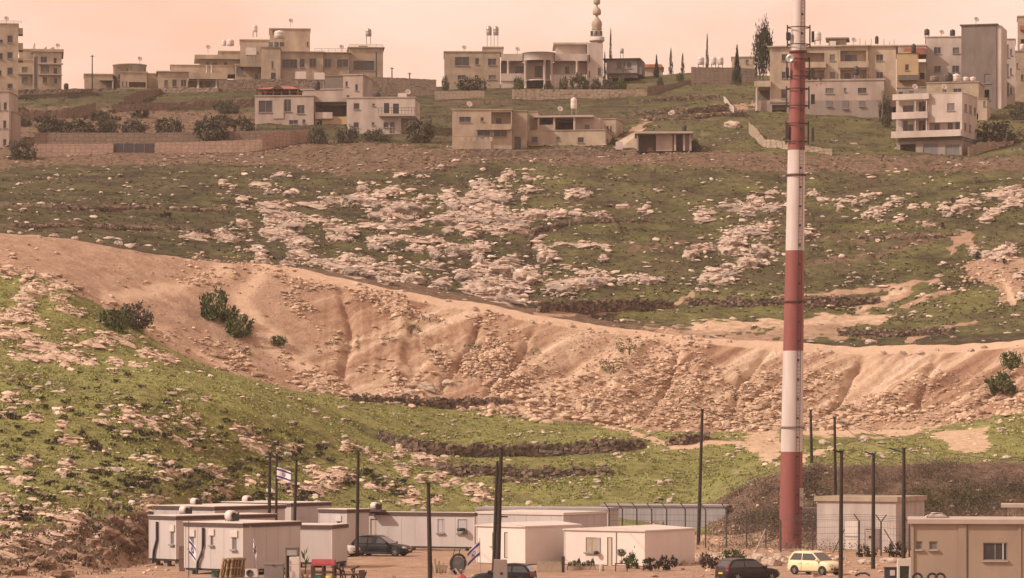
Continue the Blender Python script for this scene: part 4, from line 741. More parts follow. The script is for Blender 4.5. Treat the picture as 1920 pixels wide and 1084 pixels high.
wall('terrace_wall', 'dark wall along the meadow edge left of the chimney', [(1010, 562, 583), (1140, 556, 583), (1230, 556, 580), (1262, 562, 574)], None, .8, m_dry, rough=.1, step=.35)
wall('terrace_wall', 'dark wall along the meadow edge behind the chimney', [(1288, 556, 572), (1400, 554, 574), (1540, 552, 574), (1648, 552, 566)], None, .8, m_dry, rough=.1, step=.35)
wall('terrace_wall', 'dark wall bordering the green strip right of the chimney', [(1572, 614, 628), (1680, 612, 632), (1790, 610, 626)], None, .8, m_dry, rough=.1, step=.35)
wall('terrace_wall', 'broken dark wall crossing the outcrops in mid hillside', [(992, 452, 462), (1000, 426, 436), (1060, 412, 422), (1130, 408, 417), (1215, 408, 415)], None, .8, m_dry, rough=.14, step=.35)
wall('terrace_wall', 'low dark wall on the right hillside below the boulders', [(1610, 440, 446), (1700, 441, 448), (1800, 434, 440)], None, .6, m_dry, rough=.12, step=.35)
wall('terrace_wall', 'upper low dark stone line across the left meadow', [(-20, 384, 389), (120, 385, 391), (260, 384, 391), (425, 390, 395)], None, .6, m_dry, rough=.1, step=.35)
wall('terrace_wall', 'lower low dark stone line across the left meadow', [(-20, 418, 424), (160, 420, 427), (330, 424, 432), (420, 432, 438)], None, .6, m_dry, rough=.1, step=.35)

# ------------------------------------------------------------------ limestone
def rock_mat(name, c1, c2, dark):
    m = bpy.data.materials.new(name); m.use_nodes = True; t = m.node_tree; b = t.nodes['Principled BSDF']; b.inputs['Roughness'].default_value = .95; b.inputs['Specular IOR Level'].default_value = .1
    g = t.nodes.new('ShaderNodeNewGeometry'); mp = t.nodes.new('ShaderNodeMapping'); mp.inputs['Scale'].default_value = (.7, .7, 2.2); t.links.new(g.outputs['Position'], mp.inputs[0])
    n = t.nodes.new('ShaderNodeTexNoise'); n.inputs['Scale'].default_value = 1.1; n.inputs['Detail'].default_value = 8; n.inputs['Roughness'].default_value = .7
    v = t.nodes.new('ShaderNodeTexVoronoi'); v.feature = 'DISTANCE_TO_EDGE'; v.inputs['Scale'].default_value = .9
    wn = t.nodes.new('ShaderNodeTexNoise'); wn.inputs['Scale'].default_value = 1.7; t.links.new(mp.outputs[0], wn.inputs['Vector'])
    wx = t.nodes.new('ShaderNodeMix'); wx.data_type = 'RGBA'; wx.inputs[0].default_value = .45; t.links.new(mp.outputs[0], wx.inputs[6]); t.links.new(wn.outputs['Color'], wx.inputs[7])
    t.links.new(mp.outputs[0], n.inputs['Vector']); t.links.new(wx.outputs[2], v.inputs['Vector'])
    r = t.nodes.new('ShaderNodeValToRGB'); r.color_ramp.elements[0].position = .32; r.color_ramp.elements[1].position = .66
    r.color_ramp.elements[0].color = (*dark, 1); r.color_ramp.elements[1].color = (*c1, 1); e = r.color_ramp.elements.new(.46); e.color = (*c2, 1)
    t.links.new(n.outputs['Fac'], r.inputs[0])
    cr = t.nodes.new('ShaderNodeValToRGB'); cr.color_ramp.elements[0].position = .0; cr.color_ramp.elements[1].position = .05; cr.color_ramp.elements[0].color = (.35, .33, .3, 1); t.links.new(v.outputs['Distance'], cr.inputs[0])
    mu = t.nodes.new('ShaderNodeMix'); mu.data_type = 'RGBA'; mu.blend_type = 'MULTIPLY'; mu.inputs[0].default_value = .8; t.links.new(r.outputs[0], mu.inputs[6]); t.links.new(cr.outputs[0], mu.inputs[7])
    t.links.new(mu.outputs[2], b.inputs['Base Color'])
    bp = t.nodes.new('ShaderNodeBump'); bp.inputs['Strength'].default_value = .9; bp.inputs['Distance'].default_value = .3; t.links.new(n.outputs['Fac'], bp.inputs['Height']); t.links.new(bp.outputs[0], b.inputs['Normal'])
    MATS[name] = m; return m
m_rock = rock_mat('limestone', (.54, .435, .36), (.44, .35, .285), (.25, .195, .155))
m_rockn = rock_mat('limestone_painted_sunlit', (.66, .51, .40), (.54, .405, .31), (.32, .235, .175)); m_rockg = rock_mat('grey_limestone', (.40, .335, .295), (.32, .265, .23), (.18, .15, .125))  # near and spur limestone: brighter copy with sunlight put into its colour
m_rockr = rock_mat('reddish_rock', (.36, .24, .17), (.27, .175, .125), (.15, .1, .075))
def rock_mesh(seed, flat, mat, sub=3, ledge=0.0, jag=.35):
    bm = bmesh.new(); bmesh.ops.create_icosphere(bm, subdivisions=sub, radius=1); R_ = random.Random(seed); off = Vector((seed * 3.7, seed * 1.3, 0))
    el = R_.uniform(.75, 1.0)
    for v in bm.verts:
        c = v.co.copy(); n_ = noise.fractal(c * 1.1 + off, 1, 2, 3) * jag * 1.5 + noise.fractal(c * 3.1 + off, 1, 2, 2) * jag * .4
        c *= 1 + n_; c.x *= 1 + .25 * noise.noise(Vector((c.y * 2, seed, 0)))
        z = c.z
        if z > flat: z = flat + (z - flat) * .28
        if ledge: z = z * .45 + .55 * math.floor(z / ledge + .5 + .35 * noise.noise(c * 2 + off)) * ledge
        c.z = z; c.y *= el; v.co = c
    zmx = max(v.co.z for v in bm.verts); xm = max(abs(v.co.x) for v in bm.verts); ym = max(abs(v.co.y) for v in bm.verts)
    for v in bm.verts: v.co = Vector((v.co.x / xm, v.co.y / ym, v.co.z / zmx))
    me = bpy.data.meshes.new('limestone_outcrop'); bm.to_mesh(me); bm.free(); me.materials.append(mat); return me
slabs = [rock_mesh(i + 1, .35, m_rock if i % 3 else m_rockg, 3, .22, .55) for i in range(12)]
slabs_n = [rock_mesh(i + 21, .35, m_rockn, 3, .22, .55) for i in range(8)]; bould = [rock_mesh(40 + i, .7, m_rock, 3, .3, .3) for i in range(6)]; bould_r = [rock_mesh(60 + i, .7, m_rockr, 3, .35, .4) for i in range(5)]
def put_rock(name, px, py, wpx, hpx, meshes, R_, depth=None, sink=.35, wide=1.0, tall=1.0):
    loc, nrm = hit(px, py + hpx * .3); k = loc.y / F
    sx = wpx * k / 2 * wide; slope = max(.12, math.sqrt(nrm.x ** 2 + nrm.y ** 2)); dy = depth or min(sx * 1.1, max(sx * .45, hpx * k / slope * .42)); sz = max(.12, hpx * k * .62 * tall)
    o = link(name, R_.choice(meshes), None, loc, None, (sx, dy, sz))
    tilt = Vector((0, 0, 1)).lerp(nrm, .75).normalized(); q = tilt.to_track_quat('Z', 'Y')
    e = Matrix.Rotation(R_.choice((0, math.pi)) + R_.uniform(-.25, .25), 4, 'Z')
    o.rotation_euler = (tilt.rotation_difference(Vector((0, 0, 1))).inverted().to_matrix().to_4x4() @ e).to_euler()
    o.location = loc - tilt * sz * sink * .3; return o
R1 = random.Random(3)
for lst, lb, gp, sc in ((centre, 'pale limestone outcrop in the middle hillside rock field', 'outcrops of the middle rock field', 1.0), (right, 'limestone outcrop on the hillside right of the rock field', 'outcrops of the right hillside', 1.0),
                    (near, 'limestone slab coloured as sunlit in the green slope at lower left', 'slabs in the near left slope', 1.05), (spur, 'tumbled limestone block along the spur edge above the camp', 'blocks along the spur edge', 1.12)):
    for x, y, w_, h_ in lst:
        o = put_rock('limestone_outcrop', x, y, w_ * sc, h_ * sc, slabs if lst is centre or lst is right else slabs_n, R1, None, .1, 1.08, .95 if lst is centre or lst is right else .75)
        big = 'large ' if w_ * h_ > 620 else ('small ' if w_ * h_ < 190 else '')
        xs_ = sorted(q[0] for q in lst); ys_ = sorted(q[1] for q in lst); th = lambda v, s_: sum(v > s_[int(len(s_) * f)] for f in (.2, .4, .6, .8))
        zx = ('far left', 'left', 'central', 'right', 'far right')[th(x, xs_)]; zy = ('topmost', 'upper', 'middle', 'lower', 'lowest')[th(y, ys_)]
        tag(o, f'{big}{lb}, {zy} {zx} part', 'outcrop', f'{big}{gp}, {zy} {zx}')
# boulders set along the crest track
for i, (x, y, w_, h_) in enumerate(zl(2.464, 0, 280, [(50,380,40,18),(95,385,30,16),(180,402,34,22),(250,397,52,34),(345,408,46,26),(460,423,42,28),(548,430,46,30),(600,443,62,22)]) + [(890, 577, 18, 11), (952, 592, 11, 6), (997, 602, 11, 6), (1027, 604, 13, 7), (1071, 608, 15, 8), (1103, 615, 11, 6), (1131, 619, 11, 6), (1290, 631, 20, 10), (1330, 639, 14, 8), (1368, 640, 12, 9), (1557, 658, 14, 8), (1655, 660, 14, 8), (1692, 660, 15, 8), (1725, 660, 18, 9), (1755, 655, 16, 9), (1820, 655, 14, 9), (1845, 650, 16, 9), (670, 531, 20, 9), (755, 545, 16, 7), (840, 563, 16, 8)]):
    o = put_rock('boulder', x, y, w_, h_, bould, R1, w_ * .03, .2); tag(o, 'round boulder in the row along the crest track' + (' at far left' if x < 260 else ''), 'boulder', 'boulders along the crest track' + (' at far left' if x < 260 else ''))
for x, y, w_, h_ in ((805, 725, 60, 22), (770, 735, 40, 14), (840, 716, 26, 12), (1620, 820, 26, 12), (1545, 828, 24, 12), (1290, 632, 22, 10), (1635, 640, 30, 12)):
    tag(put_rock('boulder', x, y, w_, h_, bould, R1, None, .2), 'loose pale boulder ' + ('at the foot of the spoil slope left of the tall pole' if x < 900 else 'in the green strip right of the chimney' if y > 800 else 'on the crest beside the chimney'), 'boulder', 'loose boulders by the spoil slope')
for x, y, w_, h_ in ((25, 1070, 60, 26), (85, 1052, 50, 26), (130, 1035, 46, 30), (175, 1018, 40, 26), (205, 1000, 50, 30), (245, 985, 60, 30), (230, 1012, 60, 34), (160, 1048, 50, 30), (110, 1076, 60, 26), (270, 968, 40, 22), (195, 1035, 40, 26), (190, 985, 40, 24), (255, 1010, 46, 26), (60, 1040, 40, 20), (215, 972, 44, 20), (300, 962, 30, 14)):
    tag(put_rock('boulder', x, y, w_, h_, bould_r, R1, None, .2), f"{'broad ' if w_ > 48 else 'small ' if w_ < 42 else ''}reddish rock at the {'bottom' if y > 1045 else 'top' if y < 990 else 'middle'} of the bank {'near the left edge' if x < 120 else 'midway to the caravans' if x < 200 else 'close to the caravans'}", 'boulder', 'rocks of the bank left of the caravans')
for x, y, w_, h_ in ((1225, 1052, 26, 20), (1345, 1040, 40, 18), (1385, 1043, 40, 20), (1425, 1045, 44, 26), (1462, 1045, 40, 28), (1500, 1040, 40, 26), (1305, 1042, 30, 16), (1620, 1052, 40, 16), (1665, 1050, 36, 16), (1575, 1046, 30, 14), (1365, 1048, 36, 22), (1405, 1050, 38, 24), (1445, 1052, 44, 28), (1480, 1050, 36, 26), (1325, 1050, 36, 20), (1285, 1054, 34, 18), (1260, 1056, 30, 16)):
    tag(put_rock('boulder', x, y, w_, h_, bould, R1, None, .2), ('broad ' if w_ > 39 else '') + 'pale boulder in the bank ' + ('right of the white caravans' if x < 1320 else 'below the fence left of the chimney' if x < 1440 else 'below the chimney base' if x < 1520 else 'before the concrete hut'), 'boulder', 'boulders of the bank below the chimney')

# ------------------------------------------------------------------ scattered stones (nobody could count them)
_g = (1 + 5 ** .5) / 2
ICO = np.array([(-1, _g, 0), (1, _g, 0), (-1, -_g, 0), (1, -_g, 0), (0, -1, _g), (0, 1, _g), (0, -1, -_g), (0, 1, -_g), (_g, 0, -1), (_g, 0, 1), (-_g, 0, -1), (-_g, 0, 1)]) / 1.75
ICF = np.array([(0, 11, 5), (0, 5, 1), (0, 1, 7), (0, 7, 10), (0, 10, 11), (1, 5, 9), (5, 11, 4), (11, 10, 2), (10, 7, 6), (7, 1, 8), (3, 9, 4), (3, 4, 2), (3, 2, 6), (3, 6, 8), (3, 8, 9), (4, 9, 5), (2, 4, 11), (6, 2, 10), (8, 6, 7), (9, 8, 1)])
def stones(name, label, cells, n, smin, smax, mat, power=2.5, flat=.7):
    """n stones dropped on terrain cells (row, col weights)"""
    w_ = cells.ravel() / cells.sum(); pick = rng.choice(cells.size, n, p=w_); r_, c_ = np.unravel_index(pick, cells.shape)
    r_ = np.clip(r_, 0, NR - 2); c_ = np.clip(c_, 0, NC - 2); f1, f2 = rng.random(n), rng.random(n)
    def lp(Gd): return (Gd[r_, c_] * (1 - f1) + Gd[r_ + 1, c_] * f1) * (1 - f2) + (Gd[r_, c_ + 1] * (1 - f1) + Gd[r_ + 1, c_ + 1] * f1) * f2
    pos = np.stack([lp(GX), lp(GD), lp(GZ)], -1); s = smin + (smax - smin) * rng.random(n) ** power
    sh = ICO[None] * (1 + rng.uniform(-.42, .3, (n, 12, 3))) * np.stack([rng.uniform(.75, 1.4, n), rng.uniform(.7, 1.2, n), rng.uniform(.55, 1.1, n)], -1)[:, None, :] * s[:, None, None] * .5 * np.array([1.15, 1, flat])
    a = rng.uniform(0, 6.283, n); ca_, sa_ = np.cos(a)[:, None], np.sin(a)[:, None]
    x = sh[..., 0] * ca_ - sh[..., 1] * sa_; y = sh[..., 0] * sa_ + sh[..., 1] * ca_; tl = rng.uniform(-.4, .4, n)[:, None]
    V = np.stack([x, y * np.cos(tl) - sh[..., 2] * np.sin(tl), sh[..., 2] * np.cos(tl) + y * np.sin(tl)], -1) + pos[:, None, :] + np.array([0, 0, 1]) * (s * .1)[:, None, None]
    Fc = (ICF[None] + 12 * np.arange(n)[:, None, None]).reshape(-1, 3)
    o = link(name, np_mesh(name, V.reshape(-1, 3), Fc, mat)); tag(o, label, 'stones', kind='stuff'); return o
m_rub = M('spoil_stone', (.50, .375, .275), (.36, .25, .175), 1.5, island=.35, world=True); m_sm = M('field_stone', (.45, .375, .315), (.33, .27, .225), 1.5, island=.3, world=True)
m_lime = M('limestone_chip', (.54, .435, .36), (.40, .32, .26), 1.5, island=.25, world=True); m_limen = M('limestone_chip_painted_sunlit', (.64, .49, .385), (.48, .36, .275), 1.5, island=.25, world=True); m_brs = M('soil_stone', (.27, .19, .145), (.19, .13, .1), 1.5, island=.4, world=True)  # near-slope chips: brighter copy of the limestone chips, sunlight painted in
inview = ((GPX > -140) & (GPX < 2060)).astype(float); area = np.gradient(GPX, axis=1) * np.abs(np.gradient(GPY, axis=0)) + .02
clump = np.clip(.2 + nA * 1.8 + nP * 1.4 + nB * .6, .02, 2.5)
stones('spoil_rubble', 'countless pale stones littering the spoil embankment', emb * inview * area * clump * np.clip(.3 + nE * 2.2, .05, 1.6) * np.clip(1.4 - tt * 1.7, .03, 2) * np.clip((GPX - 380) / 250, .12, 1), 9000, .06, .6, m_rub, 4.0)
stones('spoil_rubble', 'fine gravelly stones spread over the whole spoil embankment', emb * inview * area * np.clip(nA * 2.2 + nP * 1.2 + .15, .03, 2) * np.clip((GPX - 400) / 200, .1, 1) * np.clip(1.25 - tt, .3, 1), 9000, .05, .26, m_rub, 2.4)
stones('spoil_rubble', 'mixed rubble on the left half of the spoil embankment', emb * inview * area * clump * np.clip((GPX - 520) / 100, 0, 1) * np.clip((1000 - GPX) / 150, 0, 1) * np.clip(1.3 - tt * 1.1, .1, 1) * np.clip(.3 + nA * 2, .05, 2), 6500, .1, .65, m_rub, 3)
stones('spoil_rubble', 'coarse stones collected at the foot of the spoil embankment', inview * area * np.exp(-((GS - 10.02) / .16) ** 2) * np.clip((GPX - 560) / 200, .05, 1) * clump, 3600, .14, 1.1, m_rub, 3.2)
pile = np.zeros(GZ.shape)
for cx_, cy_, rx, ry in ((365, 487, 30, 8), (434, 493, 28, 9), (483, 500, 28, 8), (531, 506, 25, 6), (380, 525, 40, 14), (1240, 690, 60, 60), (1180, 740, 90, 40), (1350, 780, 120, 30), (1700, 780, 160, 22), (1850, 520, 50, 22)): pile += np.exp(-((GPX - cx_) / rx) ** 2 - ((GPY - cy_) / ry) ** 2)
stones('rubble_piles', 'tipped rubble heaps on the crest and chutes of the spoil slope', pile * inview * area * (GS < 17), 4600, .12, .6, m_rub, 2.6)
grassw = inview * area * (R < .3) * (1 - ((GS < 4.6) & (GPX > 1320)))
stones('field_stones', 'small pale stones lying in the grass of both hillsides', grassw * ((GS > 3.5) & (GS < 18.5)) * np.clip(.25 + nP * 2.2, .02, 3), 4200, .14, .8, m_sm, 2.8, .6)
stones('broken_limestone', 'broken limestone fragments around the middle and right outcrops', inview * area * np.clip(ROCK + .06 * (GS > 13) * (GS < 17) * (nP > .1), 0, .8) * (GS > 12.5) * (GS < 18) * np.clip(.6 + nB * 1.5, .05, 2), 5200, .2, 1.1, m_lime, 2.6, .5)
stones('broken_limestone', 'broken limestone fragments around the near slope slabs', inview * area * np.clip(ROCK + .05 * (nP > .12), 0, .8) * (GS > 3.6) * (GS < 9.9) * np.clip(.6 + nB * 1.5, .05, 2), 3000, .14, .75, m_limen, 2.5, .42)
stones('field_stones', 'reddish stones in the disturbed soil below the houses', inview * area * (B_ > .5) * (GS > 16) * (GS < 19), 1300, .12, .55, m_brs, 2.8)
stones('yard_gravel', 'loose gravel and stones at the yard margins', inview * ((GS > 2.2) & (GS < 3.6)) * area * ((GPX < 320) | (GPX > 1210)), 1800, .06, .45, m_rub, 2.5)

# ------------------------------------------------------------------ vegetation
def foliage_mat(name, c1, c2, isl=.35):
    m = M(name, c1, c2, .9, rough=.8, island=isl, spec=.15); return m
m_olive = foliage_mat('olive_leaves', (.06, .06, .04), (.105, .098, .066)); m_green = foliage_mat('green_leaves', (.062, .085, .034), (.11, .13, .055)); m_darkl = foliage_mat('conifer_leaves', (.022, .032, .018), (.045, .055, .03))
m_scrub = foliage_mat('scrub_leaves', (.036, .031, .022), (.06, .05, .035)); m_heath = M('heath_twigs', (.11, .078, .075), (.19, .14, .128), .35, rough=.9, island=.12, spec=.1, world=True); m_heathg = M('heath_green', (.06, .062, .026), (.115, .11, .045), .4, rough=.9, island=.12, spec=.1, world=True); m_bark = M('bark', (.11, .08, .06), (.07, .05, .04), 2)
m_drygrass = foliage_mat('dry_grass', (.20, .145, .09), (.29, .22, .14)); m_grass = foliage_mat('grass_blades', (.185, .205, .06), (.27, .265, .10), .3); m_grass2 = foliage_mat('pale_grass_blades', (.075, .064, .035), (.12, .102, .058), .35)
def leaves(cent, nrm, size, n_each, spread, R_):
    """leaf faces scattered round clump centres; returns triangles"""
    n = len(cent) * n_each; c = np.repeat(cent, n_each, 0) + R_.normal(0, 1, (n, 3)) * np.repeat(spread, n_each)[:, None]
    d1 = R_.normal(0, 1, (n, 3)); d1 /= np.linalg.norm(d1, axis=1)[:, None]; d2 = np.cross(d1, R_.normal(0, 1, (n, 3))); d2 /= np.linalg.norm(d2, axis=1)[:, None] + 1e-9
    s = size * R_.uniform(.6, 1.5, n)[:, None]
    V = np.stack([c - d1 * s, c + d2 * s * .55, c + d1 * s, c - d2 * s * .55], 1).reshape(-1, 3); return V, np.arange(n * 4).reshape(n, 4)
def crown_mesh(name, seed, mat, shape, nclump=46, n_each=26, size=.085):
    R_ = np.random.default_rng(seed); pts = []
    while len(pts) < nclump:
        p = R_.uniform(-1, 1, 3)
        if shape == 'bush': ok = .25 < p[0] ** 2 + p[1] ** 2 + (p[2] * 1.0) ** 2 < 1; q = (p[0], p[1], .5 + .5 * p[2])
        elif shape == 'cypress': h = (p[2] + 1) / 2; rad = .95 * (1 - h) ** .7 * min(1, h * 9 + .3); ok = p[0] ** 2 + p[1] ** 2 < 1; q = (p[0] * rad, p[1] * rad, h)
        elif shape == 'fir': h = (p[2] + 1) / 2; h = round(h * 8) / 8 * .75 + h * .25; rad = (1 - h) * (.75 + .3 * R_.random()); a = R_.uniform(0, 6.28); rr = rad * R_.random() ** .45; ok = True; q = (rr * math.cos(a), rr * math.sin(a), .04 + h * .96 - rr * .07)
        else: ok = p[0] ** 2 + p[1] ** 2 + p[2] ** 2 < 1; q = (p[0] * (1 - .35 * max(0, p[2])), p[1] * .9, .2 + .4 * (p[2] + 1))
        if ok: pts.append(q)
    c = np.array(pts); sp = R_.uniform(.05, .14, nclump) if shape in ('bush', 'pine') else np.full(nclump, .05)
    V, Fc = leaves(c, None, size, n_each, sp, R_); V[:, 2] = np.maximum(V[:, 2], .01); return np_mesh(name, V, Fc, mat)
def trunk_mesh(seed, h=.6, r=.05):
    R_ = random.Random(seed); mb = MB(); mb.tube([(0, 0, -.1), (.02, .01, h * .5), (.03, 0, h)], [r * 1.3, r, r * .7], 7)
    for i in range(5):
        a = i * 1.26 + R_.random(); z = h * R_.uniform(.35, .9); mb.tube([(.02, 0, z), (.3 * math.cos(a), .3 * math.sin(a), z + .16), (.55 * math.cos(a), .55 * math.sin(a), z + .25)], [r * .6, r * .4, r * .2], 5, False)
    return mb.mesh('trunk', m_bark)
CROWN = {('olive', i): crown_mesh('crown', 100 + i, m_olive, 'bush', 60, 22, .075) for i in range(4)}
CROWN.update({('green', i): crown_mesh('crown', 120 + i, m_green, 'bush', 50, 22, .085) for i in range(3)}); CROWN.update({('scrub', i): crown_mesh('crown', 140 + i, m_scrub, 'bush', 26, 16, .11) for i in range(6)})
m_weed = foliage_mat('weed_leaves', (.10, .095, .045), (.16, .14, .075)); CROWN.update({('weed', i): crown_mesh('crown', 170 + i, m_weed, 'bush', 22, 14, .06) for i in range(3)})
CROWN.update({('cypress', 0): crown_mesh('crown', 160, m_darkl, 'cypress', 130, 16, .045), ('fir', 0): crown_mesh('crown', 161, m_darkl, 'fir', 170, 16, .05), ('pine', 0): crown_mesh('crown', 162, m_darkl, 'pine', 150, 22, .045)})
TRUNK = [trunk_mesh(i) for i in range(3)]; STEM = MB().tube([(0, 0, -.3), (0, 0, .9)], [.035, .012], 7).mesh('trunk', m_bark)
RV = random.Random(11)
def plant(name, label, cat, px, pyb, wpx, hpx, kind, D=None, group=None, depth=None):
    if D:
        loc = P(px, pyb, D); g_ = ground_z(loc.x, loc.y)
        if loc.z > g_ > loc.z - 6: hpx += (loc.z - g_) * F / D; loc.z = g_
    else: loc = hit(px, pyb)[0]
    k = loc.y / F; o = empty(name, loc - Vector((0, 0, .05)), RV.uniform(-.5, .5)); tag(o, label, cat, group)
    vs = [q for q in CROWN if q[0] == kind]; cme = CROWN[RV.choice(vs)]; sc = (wpx * k / 2, depth or wpx * k / 2, hpx * k)
    link('crown', cme, o, (0, 0, 0), (0, 0, RV.uniform(-.4, .4)), sc); link('trunk', STEM if kind in ('cypress', 'fir', 'pine') else RV.choice(TRUNK), o, (0, 0, 0), None, (sc[0] * .8, sc[1] * .8, sc[2] * .9)); return o
plant('cypress_tree', 'slim dark cypress right beside the minaret', 'tree', 1145, 112, 10, 52, 'cypress', 645); plant('cypress_tree', 'short dark cypress left of the grey prefabricated house', 'tree', 1134, 145, 9, 44, 'cypress', 628)
plant('cypress_tree', 'tall slim cypress among the three pale tanks', 'tree', 1326, 130, 9, 62, 'cypress', 640); plant('fir_tree', 'dark conical fir in front of the high ridge wall', 'tree', 1382, 156, 26, 64, 'fir', 606)
plant('pine_tree', 'big ragged pine beside the wide apartment building', 'tree', 1431, 140, 42, 92, 'pine', 612); plant('fir_tree', 'small dark fir right of the orange-roofed house', 'tree', 1231, 142, 16, 36, 'fir', 634)
plant('bare_tree', 'thin pale poplar behind the ridge wall left of the cypress', 'tree', 1258, 132, 12, 38, 'cypress', 646); plant('bare_tree', 'second thin poplar behind the ridge wall', 'tree', 1280, 132, 10, 30, 'cypress', 646)
for px, pyb, w_, h_, kd, D, lb in ((40, 312, 56, 46, 'olive', 500, 'olive bush beside the pinkish arched house'), (265, 222, 42, 30, 'olive', 566, 'round dark bush on the upper left terrace'), (395, 258, 66, 36, 'olive', 512.5, 'largest dark bush behind the wall right of the gate'), (318, 246, 52, 24, 'olive', 520, 'low bush left of the largest dark bush'), (250, 248, 46, 24, 'olive', 522, 'dark bush above the gate'), (150, 252, 60, 26, 'olive', 522, 'wide bush above the reddish wall left of the gate'), (95, 250, 50, 30, 'olive', 524, 'bush above the left end of the reddish wall'), (455, 246, 44, 26, 'olive', 522, 'bush just left of the pergola house'),
        (205, 246, 36, 20, 'olive', 526, 'small bush between the two wide terrace bushes'), (597, 288, 34, 52, 'olive', 508, 'tall bush at the end of the panelled wall'), (652, 280, 42, 44, 'olive', 510, 'round bush below the left corner of the balcony house'), (786, 270, 56, 46, 'olive', 512, 'broad bush at the right corner of the balcony house'), (705, 268, 50, 24, 'olive', 516, 'low bush in front of the balcony house'), (835, 166, 14, 22, 'olive', 610, 'small palm-like shrub left of the limestone villa'), (972, 170, 22, 26, 'green', 600, 'shrub in front of the curved porch columns'), (1028, 170, 18, 16, 'olive', 600, 'low shrub by the villa lower door'),
        (1056, 168, 18, 24, 'green', 600, 'pale palm-like shrub in the villa garden'), (1086, 168, 36, 28, 'olive', 598, 'large round bush in the villa garden'), (1118, 168, 20, 22, 'olive', 598, 'shrub below the minaret'), (1142, 167, 30, 18, 'olive', 596, 'dusty bush below the prefabricated house'), (1165, 164, 24, 20, 'green', 600, 'green shrub right below the prefabricated house'), (1238, 160, 12, 16, 'olive', 604, 'round dark shrub against the climbing grey wall'), (1275, 152, 16, 16, 'green', 622, 'green shrub on top of the climbing wall'), (1868, 284, 92, 52, 'olive', 500, 'broad olive bush right of the white three-storey block'),
        (1912, 232, 40, 34, 'olive', 530, 'dark bush at the right edge above the olive bush'), (1908, 275, 36, 26, 'green', 508, 'green bush at the right edge of the far slope'), (1660, 218, 26, 34, 'olive', 528, 'dark shrub between the wide block and the white block'), (60, 200, 40, 16, 'olive', 600, 'low bush on the grassy terrace below the left flats'), (110, 198, 34, 14, 'olive', 600, 'second low bush on the grassy terrace below the left flats'), (140, 196, 30, 16, 'olive', 602, 'third low bush on the grassy terrace below the left flats'), (884, 160, 60, 14, 'olive', 614, 'hedge below the limestone villa wing'), (1300, 284, 30, 22, 'olive', 494, 'dark bush at the right end of the concrete shed'),
        (400, 600, 56, 56, 'green', None, 'dark green shrub on the spoil spur at left'), (448, 632, 56, 40, 'green', None, 'spreading green shrub below the one on the spoil spur'), (430, 605, 36, 30, 'green', None, 'small shrub between the two on the spoil spur'), (215, 618, 60, 40, 'green', None, 'scraggly shrub left on the dirt fork'), (255, 616, 60, 46, 'olive', None, 'scraggly shrub right on the dirt fork'), (522, 648, 30, 20, 'green', None, 'small shrub on the gully of the spoil slope'), (1880, 738, 60, 40, 'green', None, 'green shrub high on the right spoil slope'), (1895, 692, 40, 34, 'green', None, 'upper green shrub at the right end of the spoil slope'),
        (770, 625, 60, 19, 'weed', None, 'light green weed patch on the spoil face'), (805, 602, 40, 15, 'weed', None, 'dusty weed on the spoil face'), (740, 640, 36, 10, 'weed', None, 'small green weed on the spoil face'), (1180, 665, 56, 30, 'weed', None, 'dusty weeds filling the gully beside the stone chute'), (1150, 700, 50, 27, 'weed', None, 'lower dusty weeds beside the stone chute'), (1585, 772, 60, 16, 'weed', None, 'weed clump right of the chimney at the slope foot'), (310, 408, 24, 12, 'scrub', None, 'single dark thorn bush in the left meadow'), (890, 655, 40, 15, 'weed', None, 'thin weed tuft in the middle of the spoil face'), (1000, 665, 36, 13, 'weed', None, 'thin weed tuft right of the middle of the spoil face'), (460, 665, 30, 15, 'weed', None, 'dry shrub on the dirt slope at left'),
        (1185, 1062, 30, 26, 'green', 240, 'leafy shrub by the right corner of the white caravan with door'), (1250, 1062, 40, 22, 'scrub', 238, 'green shrub on the bank right of the white caravans'), (1220, 1066, 34, 20, 'scrub', 236, 'brown shrub on the bank right of the white caravans'), (1330, 1055, 36, 18, 'scrub', 240, 'dusty shrub in the bank under the fence'), (1375, 1052, 44, 24, 'green', 246, 'dark green shrub in the bank under the fence'), (1625, 1048, 40, 26, 'scrub', 262, 'shrub beside the meter cabinet'), (1680, 1045, 40, 30, 'scrub', 262, 'shrub at the foot of the pole near the tan building')):
    plant('shrub' if D is None or D < 300 else 'bush', lb, 'shrub', px, pyb, w_, h_, kd, D)
for i in range(30):
    x, y = RV.uniform(30, 470), RV.uniform(206, 262); w_ = RV.uniform(16, 40)
    plant('bush', f"{'broad' if w_ > 30 else 'small'} dusty bush on the {'upper' if y < 225 else 'lower' if y > 243 else 'middle'} brown terrace, {'far left' if x < 120 else 'left of the gate' if x < 210 else 'above the gate' if x < 300 else 'toward the pergola house'}", 'shrub', x, y, w_, w_ * RV.uniform(.35, .6), RV.choice(('olive', 'olive', 'scrub')), None, 'low bushes on the brown terraces at left')
